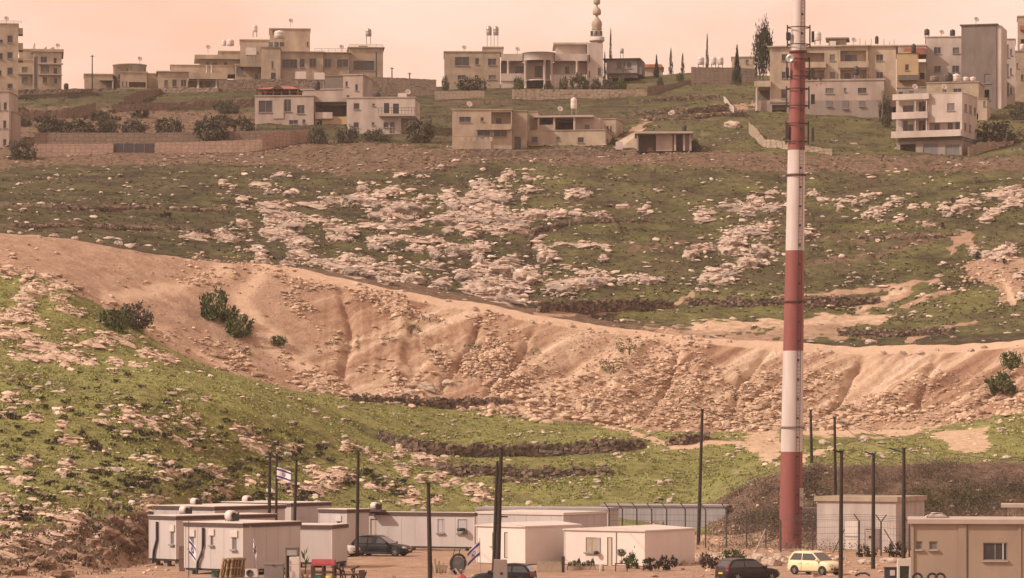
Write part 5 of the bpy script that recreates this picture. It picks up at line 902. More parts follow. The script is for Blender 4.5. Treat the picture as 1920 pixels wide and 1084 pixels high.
# cushions of thorny scrub on the near left slope
cand = []
while len(cand) < 205:
    x, y = RV.uniform(-20, 900), 690 + 290 * RV.random() ** .8
    lim = 680 + max(0, x - 250) * .42; low = 985 - max(0, min(1, (x - 60) / 220)) * 30
    if y < lim + 14 or y > low or (x > 280 and y > 945): continue
    if RV.random() > .35 + .65 * (noise.noise((x / 70, y / 40, 2)) + .5): continue
    if any(abs(x - q[0]) < 13 and abs(y - q[1]) < 7 for q in cand): continue
    cand.append((x, y))
for x, y in cand:
    o = link('scrub_cushion', CROWN[('scrub', RV.randrange(6))], None); loc = hit(x, y)[0]; k = loc.y / F; w_ = RV.uniform(12, 28) * (.8 + .4 * (y - 700) / 250)
    o.location = loc - Vector((0, 0, .08)); o.scale = (w_ * k / 2, w_ * k / 2 * RV.uniform(.8, 1.2), w_ * k * RV.uniform(.34, .5)); o.rotation_euler = (0, 0, RV.uniform(0, 6))
    z_ = ('left ' if x < 200 else 'central ' if x < 450 else 'right ') + 'upper' if y < 780 else ('left ' if x < 120 else 'central ' if x < 330 else 'right ' if x < 600 else 'far right ') + ('middle' if y < 870 else 'lower'); tag(o, f'dark cushion of thorny scrub on the {z_} part of the near green slope', 'shrub', f'scrub cushions on the {z_} near slope')
def scatter(cells, n):
    w_ = cells.ravel() / cells.sum(); pick = rng.choice(cells.size, n, p=w_); r_, c_ = np.unravel_index(pick, cells.shape); r_ = np.clip(r_, 0, NR - 2); c_ = np.clip(c_, 0, NC - 2); f1, f2 = rng.random(n), rng.random(n)
    lp = lambda Gd: (Gd[r_, c_] * (1 - f1) + Gd[r_ + 1, c_] * f1) * (1 - f2) + (Gd[r_, c_ + 1] * (1 - f1) + Gd[r_ + 1, c_ + 1] * f1) * f2
    return np.stack([lp(GX), lp(GD), lp(GZ)], -1)
def tufts(name, label, cells, n, h0, h1, mat, blades=5, wd=.1):
    p = np.repeat(scatter(cells, n), blades, 0); m = len(p); h = rng.uniform(h0, h1, m); a = rng.uniform(0, 6.283, m); base = p + np.stack([rng.normal(0, .14, m), rng.normal(0, .14, m), np.zeros(m) - .03], -1)
    tip = base + np.stack([np.cos(a) * h * .6, np.sin(a) * h * .6, h], -1); sd_ = np.stack([-np.sin(a), np.cos(a), np.zeros(m)], -1) * wd * rng.uniform(.6, 1.4, m)[:, None]
    V = np.stack([base - sd_, base + sd_, tip], 1).reshape(-1, 3); o = link(name, np_mesh(name, V, np.arange(m * 3).reshape(m, 3), mat)); tag(o, label, 'grass', kind='stuff')
tufts('grass', 'fresh green grass on the near slope and valley floor', grassw * ((GS > 4) & (GS < 10)) * np.clip(.6 + nP, .1, 2) * (G > .45) * (B_ < .5), 22000, .05, .18, m_grass)
tufts('grass', 'olive grass tufts over the far hillside', grassw * ((GS > 12.6) & (GS < 21)) * np.clip(.5 + nP, .1, 2), 14000, .06, .22, m_grass2, 4, .16)
tufts('grass', 'dry brown grass on the bank left of the caravans', inview * area * ((GS > 2.75) & (GS < 4.3)) * ((GPX < 335) | ((GPX > 1215) & (GPX < 1460))), 1500, .1, .4, m_drygrass, 6, .05)
mound = inview * (area + .6 * (GS < 3)) * ((GS > 2.82) & (GS < 4.4)) * np.clip((GPX - 1330) / 60, 0, 1)
for nm, lb, wgt, n, mt, sp in (('heath', 'brown purple heath scrub covering the dark mound at right', np.clip(.6 + nP, .15, 2), 3000, m_heath, .36), ('heath', 'green patches among the heath on the dark mound', np.clip(nP * 2 - .1, .02, 2) + .6 * np.exp(-((GPX - 1780) / 120) ** 2 - ((GPY - 945) / 22) ** 2) * 3, 1700, m_heathg, .34)):
    c = scatter(mound * wgt, n); c[:, 2] += .06; R_ = np.random.default_rng(5); V, Fc = leaves(c, None, .06, 26, np.full(n, sp), R_); o = link(nm, np_mesh(nm, V, Fc, mt)); tag(o, lb, 'scrub', kind='stuff')
c = scatter(inview * area * ((GS > 2.8) & (GS < 4)) * (GPX < 330) * np.clip(.5 + nP, .05, 2), 130); c[:, 2] += .15; V, Fc = leaves(c, None, .1, 22, np.full(130, .28), np.random.default_rng(6)); tag(link('dry_brush', np_mesh('dry_brush', V, Fc, m_scrub)), 'tangled dry brush on the bank left of the caravans', 'brush', kind='stuff')

# ------------------------------------------------------------------ the camp: caravans
m_cara = M('caravan_panel', (.48, .435, .42), (.41, .365, .35), .5, rough=.55, stretch=(1, 1, .3)); m_carw = M('white_caravan_panel', (.66, .58, .53), (.60, .52, .48), .5, rough=.5, stretch=(1, 1, .3))
m_trim = M('brown_roof_trim', (.10, .065, .06), (.075, .05, .045), 2); m_roofw = M('pale_sheet_roof', (.60, .54, .50), (.52, .46, .42), .8, rough=.5); m_roofg = M('grey_sheet_roof', (.36, .33, .33), (.29, .27, .27), .8, rough=.5)
m_pipe = M('black_pipe', (.035, .03, .035), (.05, .045, .05), 3, rough=.5); m_wood = M('pallet_wood', (.32, .22, .13), (.22, .145, .085), 3, stretch=(1, 1, .2)); m_pole = M('pole_wood', (.042, .031, .024), (.028, .021, .016), 3, stretch=(3, 3, .2))
m_panel = M('closed_panel', (.42, .395, .41), (.38, .36, .375), 1, rough=.5)
def caravan(label, pc, base, D, left, right, a, top, trim=True, mat=None, roofmat=None, lops=(), rops=(), group='caravans of the camp', lift=.35, seams=True, gable=0.0):
    b = Bld('caravan', label, 'caravan', pc, base, D, a, group); mat = mat or m_cara; rm = roofmat or m_roofw
    xl = -left * b.k / math.cos(b.a); dr = right * b.k / math.sin(b.a); z1 = b.Z(top); z0 = lift
    mb = MB(); cv = lambda lst, fx, base_: [(fx(o[0]) - base_, fx(o[2]) - base_, b.Z(o[3]), b.Z(o[1]), .08, True) for o in lst]
    b._face(mb, (xl, 0, 0), (1, 0, 0), (0, 1, 0), -xl, z0, z1, cv(lops, b.X, xl)); b._face(mb, (0, 0, 0), (0, 1, 0), (-1, 0, 0), dr, z0, z1, cv(rops, b.Yr, 0))
    b._face(mb, (0, dr, 0), (-1, 0, 0), (0, -1, 0), -xl, z0, z1, []); b._face(mb, (xl, dr, 0), (0, -1, 0), (1, 0, 0), dr, z0, z1, []); mb.build('wall', mat, b.root)
    if gable:
        MB().add([(xl - .1, -.12, z1), (.1, -.12, z1), (.1, dr + .1, z1), (xl - .1, dr + .1, z1), (xl / 2, -.12, z1 + gable), (xl / 2, dr + .1, z1 + gable), (xl - .1, -.12, z1 + .1), (.1, -.12, z1 + .1), (.1, dr + .1, z1 + .1), (xl - .1, dr + .1, z1 + .1)], [(0, 1, 7, 4, 6), (1, 2, 8, 7), (2, 3, 9, 5, 8), (3, 0, 6, 9), (7, 8, 5, 4), (6, 4, 5, 9), (0, 3, 2, 1)]).build('roof', rm, b.root)
    else: MB().box(xl - .09, .09, -.09, dr + .09, z1 + (.26 if trim else 0), z1 + (.31 if trim else .2)).build('roof', rm, b.root)
    if trim: MB().box(xl - .07, .07, -.07, dr + .07, z1, z1 + .26).build('roof_trim', m_trim, b.root)
    MB().box(xl + .05, -.05, .05, dr - .05, z0 - .14, z0).build('chassis', m_dark, b.root)
    for u in (.08, .5, .92):
        for v in (.05, .5, .95): MB().box(xl * u - .2, xl * u + .2, dr * v - .2, dr * v + .2, -.35, z0 - .14).build('support_block', m_grey, b.root)
    for lst, sd in ((lops, 0), (rops, 1)):
        for o in lst:
            kd = 'd' if o[4] == 'd' else 'w'; gl = {'s': m_tan, 'p': m_panel, 'w': m_shut, 'd': M('caravan_door', (.5, .4, .33), (.44, .35, .29), 1)}[o[4]]
            if sd == 0: window(b.root, b.X(o[0]), .02, b.Z(o[3]), b.X(o[2]) - b.X(o[0]), b.Z(o[1]) - b.Z(o[3]), 0, gl, kd)
            else: window(b.root, -.02, b.Yr(o[0]), b.Z(o[3]), b.Yr(o[2]) - b.Yr(o[0]), b.Z(o[1]) - b.Z(o[3]), math.pi / 2, gl, kd)
            if o[4] == 'w' and sd == 0: MB().box(b.X(o[0]) - .1, b.X(o[2]) + .1, -.09, -.004, b.Z(o[1]) + .05, b.Z(o[1]) + .5).build('shutter_box', m_roofw, b.root)
    if seams:
        q = xl + 1.2
        while q < -.5: MB().box(q - .012, q + .012, -.012, -.002, z0 + .05, z1 - .02).build('panel_joint', m_panel, b.root); q += 1.2
        q = 1.2
        while q < dr - .5: MB().box(.002, .012, q - .012, q + .012, z0 + .05, z1 - .02).build('panel_joint', m_panel, b.root); q += 1.2
    MB().box(-.05, .03, -.03, .05, z0, z1 - .01).build('corner_trim', m_roofw, b.root); MB().box(xl - .03, xl + .05, -.031, .05, z0, z1 - .01).build('corner_trim', m_roofw, b.root)
    return b
k1 = caravan('front left caravan with three small windows, flag and leaning pallets', 455, 1078, 229, 110, 110, 42, 989, lops=[(355, 1010, 363, 1031, 'w'), (394, 1007, 400, 1024, 'w'), (435, 1009, 444, 1031, 'w')])
MB().tube([(k1.X(382), -.1, 3.1), (k1.X(382), -.1, 1.9), (k1.X(379), -.12, 1.3), (k1.X(373), -.14, .8), (k1.X(371), -.14, 0)], .09, 8).build('cable_duct', m_pipe, k1.root)
k1b = caravan('plain caravan end between the front left caravan and white car', 622, 1064, 241, 84, 30, 18, 992, seams=False)
k2 = caravan('second left caravan with black duct behind the front left one', 330, 1058, 244, 50, 190, 52, 975, lops=[(320, 998, 326, 1021, 'w')], rops=())
MB().tube([(k2.X(296), -.1, 3.0), (k2.X(296), -.1, 1.7), (k2.X(291), -.13, .9), (k2.X(289), -.13, 0)], .09, 8).build('cable_duct', m_pipe, k2.root)
k3 = caravan('third caravan with brown trim behind the two left ones', 402, 1048, 258, 114, 135, 45, 957)
k5 = caravan('far caravan whose roof edge shows behind the two flag poles', 545, 1040, 271, 130, 75, 40, 950)
k4 = caravan('caravan end with one small window left of the black estate car', 650, 1040, 268, 52, 42, 45, 962, lops=[(632, 979, 639, 998, 'w')])
k6 = caravan('very long caravan behind the black estate car', 889, 1034, 274, 240, 4, 24, 968, lops=[(820, 974, 833, 1000, 'p'), (858, 974, 876, 1000, 'p'), (692, 975, 704, 1034, 'd')])
MB().box(k6.X(690), k6.X(722), -1.0, -.02, k6.Z(961), k6.Z(957.5)).build('door_canopy', m_trim, k6.root)
MB().lathe([(.0, -.1), (.12, -.1), (.14, .08), (0, .12)], 10, (k6.X(699), -.2, k6.Z(967))).build('wall_lamp', m_tankw, k6.root)
k7 = caravan('long grey-roofed caravan behind the white caravans', 1140, 1030, 287, 250, 20, 12, 957, False, m_cara, m_roofg, group='caravans of the camp'); 
k8 = caravan('low pale caravan just behind the white caravans', 1056, 1034, 276, 164, 84, 32, 966, False, m_cara, m_roofw)
w1 = caravan('left of the two white caravans, with two narrow door windows', 985, 1062, 247, 92, 105, 42, 989, False, m_carw, m_roofw, [(922, 1000, 928, 1026, 's'), (945, 999, 952, 1048, 'd')], seams=False, gable=.32, lift=.15)
w2 = caravan('right white caravan with a roller-blind window and a narrow door', 1209, 1065, 244, 153, 96, 32, 997, False, m_carw, m_roofw, [(1097, 1010, 1119, 1038, 's'), (1138, 1009, 1148, 1066, 'd')], seams=False, gable=.3, lift=.15)
MB().box(w2.X(1119.4), w2.X(1125), -.07, -.005, w2.Z(1038), w2.Z(1010)).build('shutter_leaf', m_gclad, w2.root); MB().box(w2.X(1155), w2.X(1156), -.06, -.004, .2, 2.5).build('drain_pipe', m_steel, w2.root)
MB().lathe([(.0, -.12), (.16, -.1), (.2, .1), (0, .16)], 10, (w2.X(1121), -.3, 1.0)).build('meter_box', m_dark, w2.root)
MB().lathe([(0, -.15), (.32, -.12), (.36, .1), (0, .15)], 12, (k6.X(868), -.35, 1.75)).build('wall_fan', m_dark, k6.root)

def boiler(px, py, D, label, r=.34):
    """roof-top drum boiler with its frame"""
    o = empty('roof_boiler', P(px, py, D)); tag(o, label, 'boiler', 'white drum boilers on caravan roofs')
    mb = MB(); n = 14; prof = [(0, -.4), (r * .8, -.4), (r, -.32), (r, .32), (r * .8, .4), (0, .4)]
    vs = [(y * .75, rr * math.cos(6.2832 * i / n), .36 + rr * math.sin(6.2832 * i / n)) for rr, y in prof for i in range(n)]
    fs = [(j * n + i, j * n + (i + 1) % n, (j + 1) * n + (i + 1) % n, (j + 1) * n + i) for j in range(5) for i in range(n)]; mb.add(vs, fs, True).build('drum', m_tankw, o)
    for sx in (-1, 1):
        for sy in (-1, 1): MB().tube([(sx * .3, sy * .28, -.12), (sx * .26, sy * .2, .2)], .025, 6).build('leg', m_dark, o)
    MB().add([(.303, 0, .36)] + [(.303, r * .62 * math.cos(6.2832 * i / 12), .36 + r * .62 * math.sin(6.2832 * i / 12)) for i in range(12)], [(0, 1 + i, 1 + (i + 1) % 12) for i in range(12)]).build('end_cap', m_dark, o)
    MB().add([(.46, -.3, .02), (.5, .3, .02), (.5, .3, .6), (.46, -.3, .35)], [(0, 1, 2, 3)]).build('end_panel', m_dark, o); o.rotation_euler = (0, 0, -.75)
boiler(346, 966, 250, 'drum boiler on the second left caravan roof'); boiler(433, 977, 233, 'drum boiler on the front left caravan roof', .38); boiler(365, 949, 264, 'small drum boiler on the third caravan roof', .28); boiler(463, 945, 277, 'drum boiler on the far caravan behind the flag poles'); boiler(703, 957, 279, 'drum boiler on the very long caravan roof', .32)

b = Bld('container', 'long pale grey container behind the cranked fence posts', 'container', 1360, 1030, 297, 10); b.block(1126, 1360, 950, 1030, 0, 4, M('container_panel', (.34, .325, .335), (.28, .27, .28), .6, rough=.5, stretch=(6, 1, .4)), roof=.12, roofmat=m_roofg)
# concrete hut and its door, tan block, carport
b = Bld('concrete_hut', 'stained white concrete hut with a flat slab roof beside the chimney', 'hut', 1680, 1036, 277, 20)
m_hut = M('stained_concrete', (.46, .40, .37), (.33, .285, .26), .8, stretch=(1, 1, .35), bump=.1)
b.block(1531, 1680, 941, 1036, 0, 54 * 277 / F / math.sin(math.radians(20)), m_hut, roof=.4, over=.18, roofmat=m_tan); b.box('door', 1585, 1609, 978, 1032, -.08, -.005, m_roofw); b.box('door_rail', 1585, 1609, 1006, 1008, -.12, -.082, m_steel); b.box('recess', 1622, 1650, 992, 1036, -.1, -.006, m_dgrey)
o = empty('meter_cabinet', P(1631, 1038, 268)); tag(o, 'white meter cabinet in front of the concrete hut', 'cabinet'); MB().box(-.3, .3, -.15, .15, -.2, 1.75).build('body', m_roofw, o); MB().box(-.1, .08, -.17, -.152, 1.2, 1.4).build('meter', m_dark, o); MB().box(-.33, .33, -.18, .18, 1.752, 1.82).build('hood', m_roofw, o)
m_tanw = M('tan_plaster', (.34, .265, .205), (.28, .215, .165), .5, stretch=(1, 1, .3), bump=.12, bscale=8)
b = Bld('tan_building', 'tan plastered flat-roofed building at the lower right corner', 'building', 1708, 1100, 215)
b.block(1708, 2040, 982, 1100, 0, 7, m_tanw, [(1717, 1015, 1729, 1030, 's'), (1742, 1015, 1757, 1030, 's'), (1842, 1017, 1887, 1050, 'g')], roof=.28, over=.22, roofmat=m_slab, embed=1)
b.box('pilaster', 1708, 1713, 983, 1099, -.1, -.004, m_tanw); b.box('pilaster', 1796, 1811, 983, 1099, -.07, -.003, m_tanw); b.box('pilaster', 1907, 1912, 983, 1099, -.07, -.003, m_tanw); b.box('crack_joint', 1812.5, 1814, 983, 1099, -.02, -.004, m_dgrey)
for q in ((1717, 1030, 1730), (1742, 1030, 1758), (1841, 1050, 1888)): b.box('sill', q[0] - 1, q[2], q[1] + .6, q[1] + 3, -.14, -.003, m_slab)
b.box('curtain', 1857, 1879, 1019, 1049, .19, .21, m_pink); b.box('sash', 1878, 1880, 1018, 1049, .02, .06, m_roofw)
o = empty('roof_bundle', P(1757, 973, 218)); tag(o, 'white plastic bundle lying on the tan building roof', 'bundle'); mb = MB(); mb.tube([(-.75, 0, .08), (-.3, .1, .22), (.3, 0, .2), (.75, .1, .06)], [.1, .2, .19, .08], 9); mb.build('sheet', m_tankw, o); MB().tube([(-.7, -.12, .12), (-.5, -.15, .32), (0, -.1, .36), (.5, -.15, .3), (.75, -.1, .1)], .03, 6).build('hose', m_pipe, o)
b = Bld('carport', 'thin-roofed canopy on posts behind the tan building', 'canopy', 1885, 1030, 262); b.box('roof', 1877, 1990, 945, 951, -1, 3, m_slab)
for q in (1889, 1903, 1919, 1950): b.box('post', q, q + 2, 951.3, 1032, -.7, -.6, m_steel)
for i, q in enumerate((1720, 1748, 1763)):
    o = empty('tyre', P(q, 1095, 213.5)); tag(o, ['leftmost of three upright tyres against the tan building', 'middle one of three upright tyres against the tan building', 'rightmost of three upright tyres against the tan building'][i], 'tyre'); n = 18; mb = MB()
    pr = [(.3, -.09), (.33, -.1), (.36, -.06), (.36, .06), (.33, .1), (.3, .09), (.22, .07), (.22, -.07)]
    vs = [(rr * math.cos(6.2832 * j / n), yy, .36 + rr * math.sin(6.2832 * j / n)) for rr, yy in pr for j in range(n)]; mb.add(vs, [(a * n + j, a * n + (j + 1) % n, ((a + 1) % 8) * n + (j + 1) % n, ((a + 1) % 8) * n + j) for a in range(8) for j in range(n)], True).build('tyre_ring', m_blk, o)
o = empty('storage_box', P(1671, 1092, 219)); tag(o, 'dark blue bin with a white notice left of the white cabinet', 'bin'); MB().box(-.43, .43, -.35, .35, 0, .9).build('body', M('navy_plastic', (.05, .05, .075), (.04, .04, .06), 2, rough=.5), o); MB().box(-.46, .46, -.38, .38, .902, .98).build('lid', m_dark, o); MB().box(-.12, .2, -.36, -.352, .45, .8).build('notice', m_roofw, o)
o = empty('cabinet', P(1695, 1092, 217)); tag(o, 'white cabinet with a green glazed front beside the tan building', 'cabinet'); MB().box(-.42, -.3, -.3, .3, 0, 1.5).box(.3, .42, -.3, .3, 0, 1.5).box(-.3, .3, -.3, .3, 1.05, 1.5).box(-.3, .3, .2, .3, 0, 1.05).build('body', m_roofw, o); MB().box(-.29, .29, -.1, -.08, .05, 1.04).build('pane', M('green_glass', (.06, .09, .055), (.04, .06, .04), 4, rough=.3), o)

# ------------------------------------------------------------------ the chimney mast
ch = empty('chimney', P(1481.5, 1027, 281)); tag(ch, 'tall slender red and white banded steel chimney with ladder and antennas', 'chimney'); k = 281 / F
zc_ = lambda py: (1027 - py) * k; LEAN = (16.0 / 1000.0); rad = lambda py: float(np.interp(py, [-300, 0, 100, 300, 470, 650, 860, 1027], [10, 12.6, 14, 16.4, 17.4, 19, 20.6, 21.6])) * k
m_chr = M('chimney_red', (.245, .082, .074), (.195, .068, .062), .8, rough=.6, stretch=(2, 2, .25)); m_chw = M('chimney_white', (.54, .475, .45), (.45, .39, .37), .8, rough=.6, stretch=(2, 2, .25))
bands = [(1035, 847), (847, 658), (658, 470), (470, 282), (282, 97), (97, -90), (-90, -170)]
for i, (y0, y1) in enumerate(bands):
    MB().lathe([(rad(y0 + (y1 - y0) * q / 6), zc_(y0 + (y1 - y0) * q / 6)) for q in range(7)] + ([(0, zc_(y1))] if i == 6 else []), 40, lean=(LEAN, 0)).build('section', m_chr if i % 2 == 0 else m_chw, ch)
for y0 in (800, 565, 328, 97): MB().lathe([(rad(y0), zc_(y0) - .1), (rad(y0) + .12, zc_(y0) - .1), (rad(y0) + .12, zc_(y0) + .06), (rad(y0), zc_(y0) + .06)], 40, lean=(LEAN, 0)).build('flange', M('rust_steel', (.12, .06, .045), (.08, .045, .04), 3) if y0 != 800 else m_grey, ch)
def onch(py, ang, off=0.0): r = rad(py) + off; return Vector((LEAN * zc_(py) + r * math.sin(ang), -r * math.cos(ang), zc_(py)))
mb = MB(); ys = list(range(1010, -100, -30)); A = .42
for s_ in (-.16, .16): mb.tube([onch(y_, A, .14) + Vector((s_ * .9, s_ * .3, 0)) for y_ in ys], .02, 5)
for y_ in range(1010, -100, -7): p = onch(y_, A, .14); mb.tube([p - Vector((.15, .05, 0)), p + Vector((.15, .05, 0))], .013, 4)
mb.build('ladder', m_dark, ch)
for y_ in range(1000, -80, -36): p = onch(y_, A, .07); MB().box(p.x - .07, p.x + .07, p.y - .07, p.y + .05, p.z - .08, p.z + .08).build('ladder_bracket', m_dark, ch)
for (r0, r1) in ((48, 90), (108, 150), (163, 205), (228, 272)):
    for s_, nm in ((-1, 0), (1, 1)):
        xa = LEAN * zc_((r0 + r1) / 2) + s_ * 21 * k; MB().tube([(xa, -.35, zc_(r1)), (xa, -.35, zc_(r0))], .06, 8).build('antenna_mast', m_dark, ch)
    for y_ in (r0 + 4, r1 - 6):
        n = 24; pts = [Vector((LEAN * zc_(y_) + (20 * k) * math.cos(6.2832 * i / n), -.1 + (17.5 * k) * math.sin(6.2832 * i / n), zc_(y_))) for i in range(n + 1)]; MB().tube(pts, .045, 6).build('clamp_ring', m_dark, ch)
for (xp, y0, y1, wv) in ((1478, 62, 75, .3), (1524, 60, 80, .16), (1524, 130, 146, .2), (1524, 178, 196, .25), (1476, 128, 142, .2), (1476, 236, 262, .15), (1524, 240, 266, .15)):
    xx = (xp - 1481.5) * k; MB().box(xx - wv / 2 - .05, xx + wv / 2, -.55, -.2, zc_(y1), zc_(y0)).build('antenna_panel', m_dark, ch)
MB().lathe([(0, 0), (.2, .04), (.36, .14), (.36, .18), (.2, .1), (0, .06)], 18).build('dish', m_steel, ch, (LEAN * zc_(112) - .66, -.75, zc_(112)), (math.pi / 2, 0, -.4))
MB().box(onch(930, .9).x - .1, onch(930, .9).x + .25, -.75, -.35, zc_(950), zc_(915)).build('cable_box', m_grey, ch); MB().tube([(.9, -.2, zc_(953)), (2.3, -.2, zc_(953))], .1, 8).build('cable_tray', m_steel, ch)

# ------------------------------------------------------------------ poles, wires, fence
POLES = {}
def pole(key, label, xt, yt, xb, yb, D, r=.13, arms=()):
    loc = P(xb, yb, D); loc.z = ground_z(loc.x, loc.y); o = empty('utility_pole', loc); tag(o, label, 'pole', 'wooden utility poles'); tp = P(xt, yt, D) - loc
    MB().tube([(0, 0, -.8), tuple(tp * .5), tuple(tp)], [r * 1.15, r, r * .8], 10).build('post', m_pole, o)
    for (dz, l0, l1, up) in arms: MB().tube([tp + Vector((l0, -.05, dz + up)), tp + Vector((0, -.05, dz)), tp + Vector((l1, -.05, dz + (up if l0 * l1 < 0 else 0)))], .06, 6).build('crossarm', m_pole, o)
    for s_ in (-1, 1): MB().lathe([(.04, 0), (.06, .05), (.04, .12), (0, .13)], 8, tuple(tp + Vector((s_ * .12, -.12, -.05)))).build('insulator', m_dark, o)
    POLES[key] = loc + tp; return o
pole('a', 'left of two poles behind the front left caravan', 506, 848, 504, 1030, 256); pole('f', 'pole carrying the flag behind the left caravans', 519, 850, 517, 1030, 262, .1); pole('b', 'second pole from the flag behind the left caravans', 556, 862, 550, 1030, 256, .12)
pole('c', 'pole standing in front of the black estate car', 672, 845, 669, 1044, 262); pole('d', 'pole in the middle of the dirt yard', 803, 905, 807, 1095, 219, .14); pole('e', 'thick double pole with a short crossarm behind the concrete block', 940, 840, 933, 1075, 236, .15, [(-4.75, -.45, .45, 0)])
MB().tube([(-.3, 0, -.5), (-.02, -.02, 7.6)], [.13, .1], 8).build('second_post', m_pole, bpy.data.objects['utility_pole.005'] if 'utility_pole.005' in bpy.data.objects else None)
pole('g', 'tall leaning pole left of the chimney', 1317, 767, 1309, 1030, 288, .14); pole('h', 'short pole on the slope right behind the chimney', 1520, 768, 1522, 872, 312, .13); pole('i', 'pole behind the concrete hut roof', 1565, 782, 1567, 1000, 292, .13)
pole('j', 'pole in front of the yellow hatchback', 1578, 845, 1576, 1095, 219, .13, [(-.15, -.55, 0, .22)]); pole('k', 'pole with a bent arm in front of the concrete hut', 1638, 850, 1637, 1068, 240, .13, [(-.1, -.65, 0, .22)]); pole('l', 'pole with a bent arm left of the tan building', 1695, 840, 1694, 1050, 250, .14, [(-.35, -1.1, .1, .35)])
POLES['r'] = P(1990, 905, 230); POLES['q'] = P(-80, 1010, 250); POLES['s'] = P(2000, 860, 262); POLES['t'] = P(1480, 690, 281)
def wire(a, c, label, sag=.7, r=.022):
    A_, C_ = POLES[a], POLES[c]; n = 18; o = empty('power_line', (A_ + C_) / 2); tag(o, label, 'cable', 'overhead cables'); MB().tube([A_.lerp(C_, i / n) - Vector((0, 0, sag * 4 * (i / n) * (1 - i / n) + .05)) - o.location for i in range(n + 1)], r, 5).build('strand', m_pipe, o)
for a, c, s_ in (('a', 'b', .3), ('b', 'c', .6), ('c', 'd', .8), ('c', 'e', 1.2), ('e', 'g', 1.5), ('d', 'e', .7), ('g', 'i', 1.0), ('h', 'i', .4), ('i', 'l', .8), ('j', 'k', .5), ('k', 'l', .5), ('l', 'r', .9), ('i', 's', 1.2), ('a', 'q', .9), ('g', 'h', .9)):
    nm = {'a': 'left pole pair', 'b': 'second pole from the flag', 'c': 'pole by the black estate car', 'd': 'mid-yard pole', 'e': 'thick double pole', 'g': 'tall leaning pole', 'h': 'short slope pole', 'i': 'pole behind the hut', 'j': 'pole by the yellow car', 'k': 'bent-arm pole before the hut', 'l': 'pole by the tan building', 'r': 'right picture edge', 's': 'far right edge', 'q': 'left picture edge'}
    wire(a, c, f'cable from the {nm[a]} to the {nm[c]}', s_)
m_fp = M('fence_steel', (.085, .075, .075), (.06, .055, .055), 2, rough=.6); FP = []
def fpost(px, D, h=3.3, kind='L', lb=''):
    loc = P(px, 1030, D); loc.z = ground_z(loc.x, loc.y); o = empty('fence_post', loc); tag(o, lb, 'fence post', 'cranked fence posts')
    MB().box(-.06, .06, -.06, .06, -.4, h).build('upright', m_fp, o)
    for s_ in ((-1,) if kind == 'L' else (-1, 1)): MB().tube([(0, 0, h - .08), (s_ * .42, 0, h + .5)], .05, 6).build('cranked_arm', m_fp, o)
    FP.append(loc + Vector((0, 0, h)))
for i, q in enumerate((1142, 1167, 1194, 1222, 1250, 1285, 1323, 1362, 1400, 1436)): fpost(q, 284 - i * .4, 3.2, 'L', ['first', 'second', 'third', 'fourth', 'fifth', 'sixth', 'seventh', 'eighth', 'ninth', 'tenth'][i] + ' cranked fence post counting right from behind the white caravans')
fpost(1464, 272, 2.5, 'L', 'cranked fence post just left of the chimney base'); fpost(1524, 271, 2.5, 'L', 'fence post between chimney and concrete hut'); fpost(1611, 266, 2.7, 'L', 'cranked gate post before the concrete hut'); fpost(1652, 264, 2.7, 'Y', 'Y-topped post before the concrete hut'); fpost(1705, 262, 2.6, 'Y', 'Y-topped post behind the tan building corner')
m_mesh = M('fence_wire', (.10, .09, .09), (.08, .07, .07), 3, rough=.6)
def fence_run(i0, i1, lb):
    o = empty('wire_fence', FP[i0]); tag(o, lb, 'fence'); mb = MB()
    for a_, c_ in zip(FP[i0:i1], FP[i0 + 1:i1 + 1]):
        for z in (.0, -.5, -1.0, -1.5, -2.0, -2.4): mb.tube([a_ - FP[i0] + Vector((0, 0, z)), c_ - FP[i0] + Vector((0, 0, z))], .012, 4, False)
        n = int((c_ - a_).length / .3)
        for j in range(1, n): p = a_.lerp(c_, j / n) - FP[i0]; mb.tube([p, p - Vector((0, 0, 2.4))], .006, 3, False)
    mb.build('wire_mesh', m_mesh, o)
    mb = MB()
    for a_, c_ in zip(FP[i0:i1], FP[i0 + 1:i1 + 1]):
        for j in range(3): mb.tube([a_ - FP[i0] + Vector((-.14 - .14 * j, 0, .12 + .17 * j)), c_ - FP[i0] + Vector((-.14 - .14 * j, 0, .12 + .17 * j))], .014, 4, False)
    mb.build('barbed_strand', m_mesh, o)
fence_run(0, 9, 'wire mesh with barbed strands between the cranked posts'); fence_run(10, 14, 'wire mesh with barbed strands before the chimney and hut')
for px, dx, lb in ((1425, .9, 'pale brace leaning on the fence left of the chimney'), (1572, 1.0, 'rusty brace leaning right before the concrete hut'), (1672, -1.2, 'dark brace leaning left behind the hut pole')):
    loc = P(px, 1030, 270); loc.z = ground_z(loc.x, loc.y); o = empty('fence_brace', loc); tag(o, lb, 'brace'); MB().tube([(-dx / 2, 0, -.1), (dx / 2, 0, 1.9)], .05, 6).build('strut', m_steel if dx == .9 else m_fp, o)

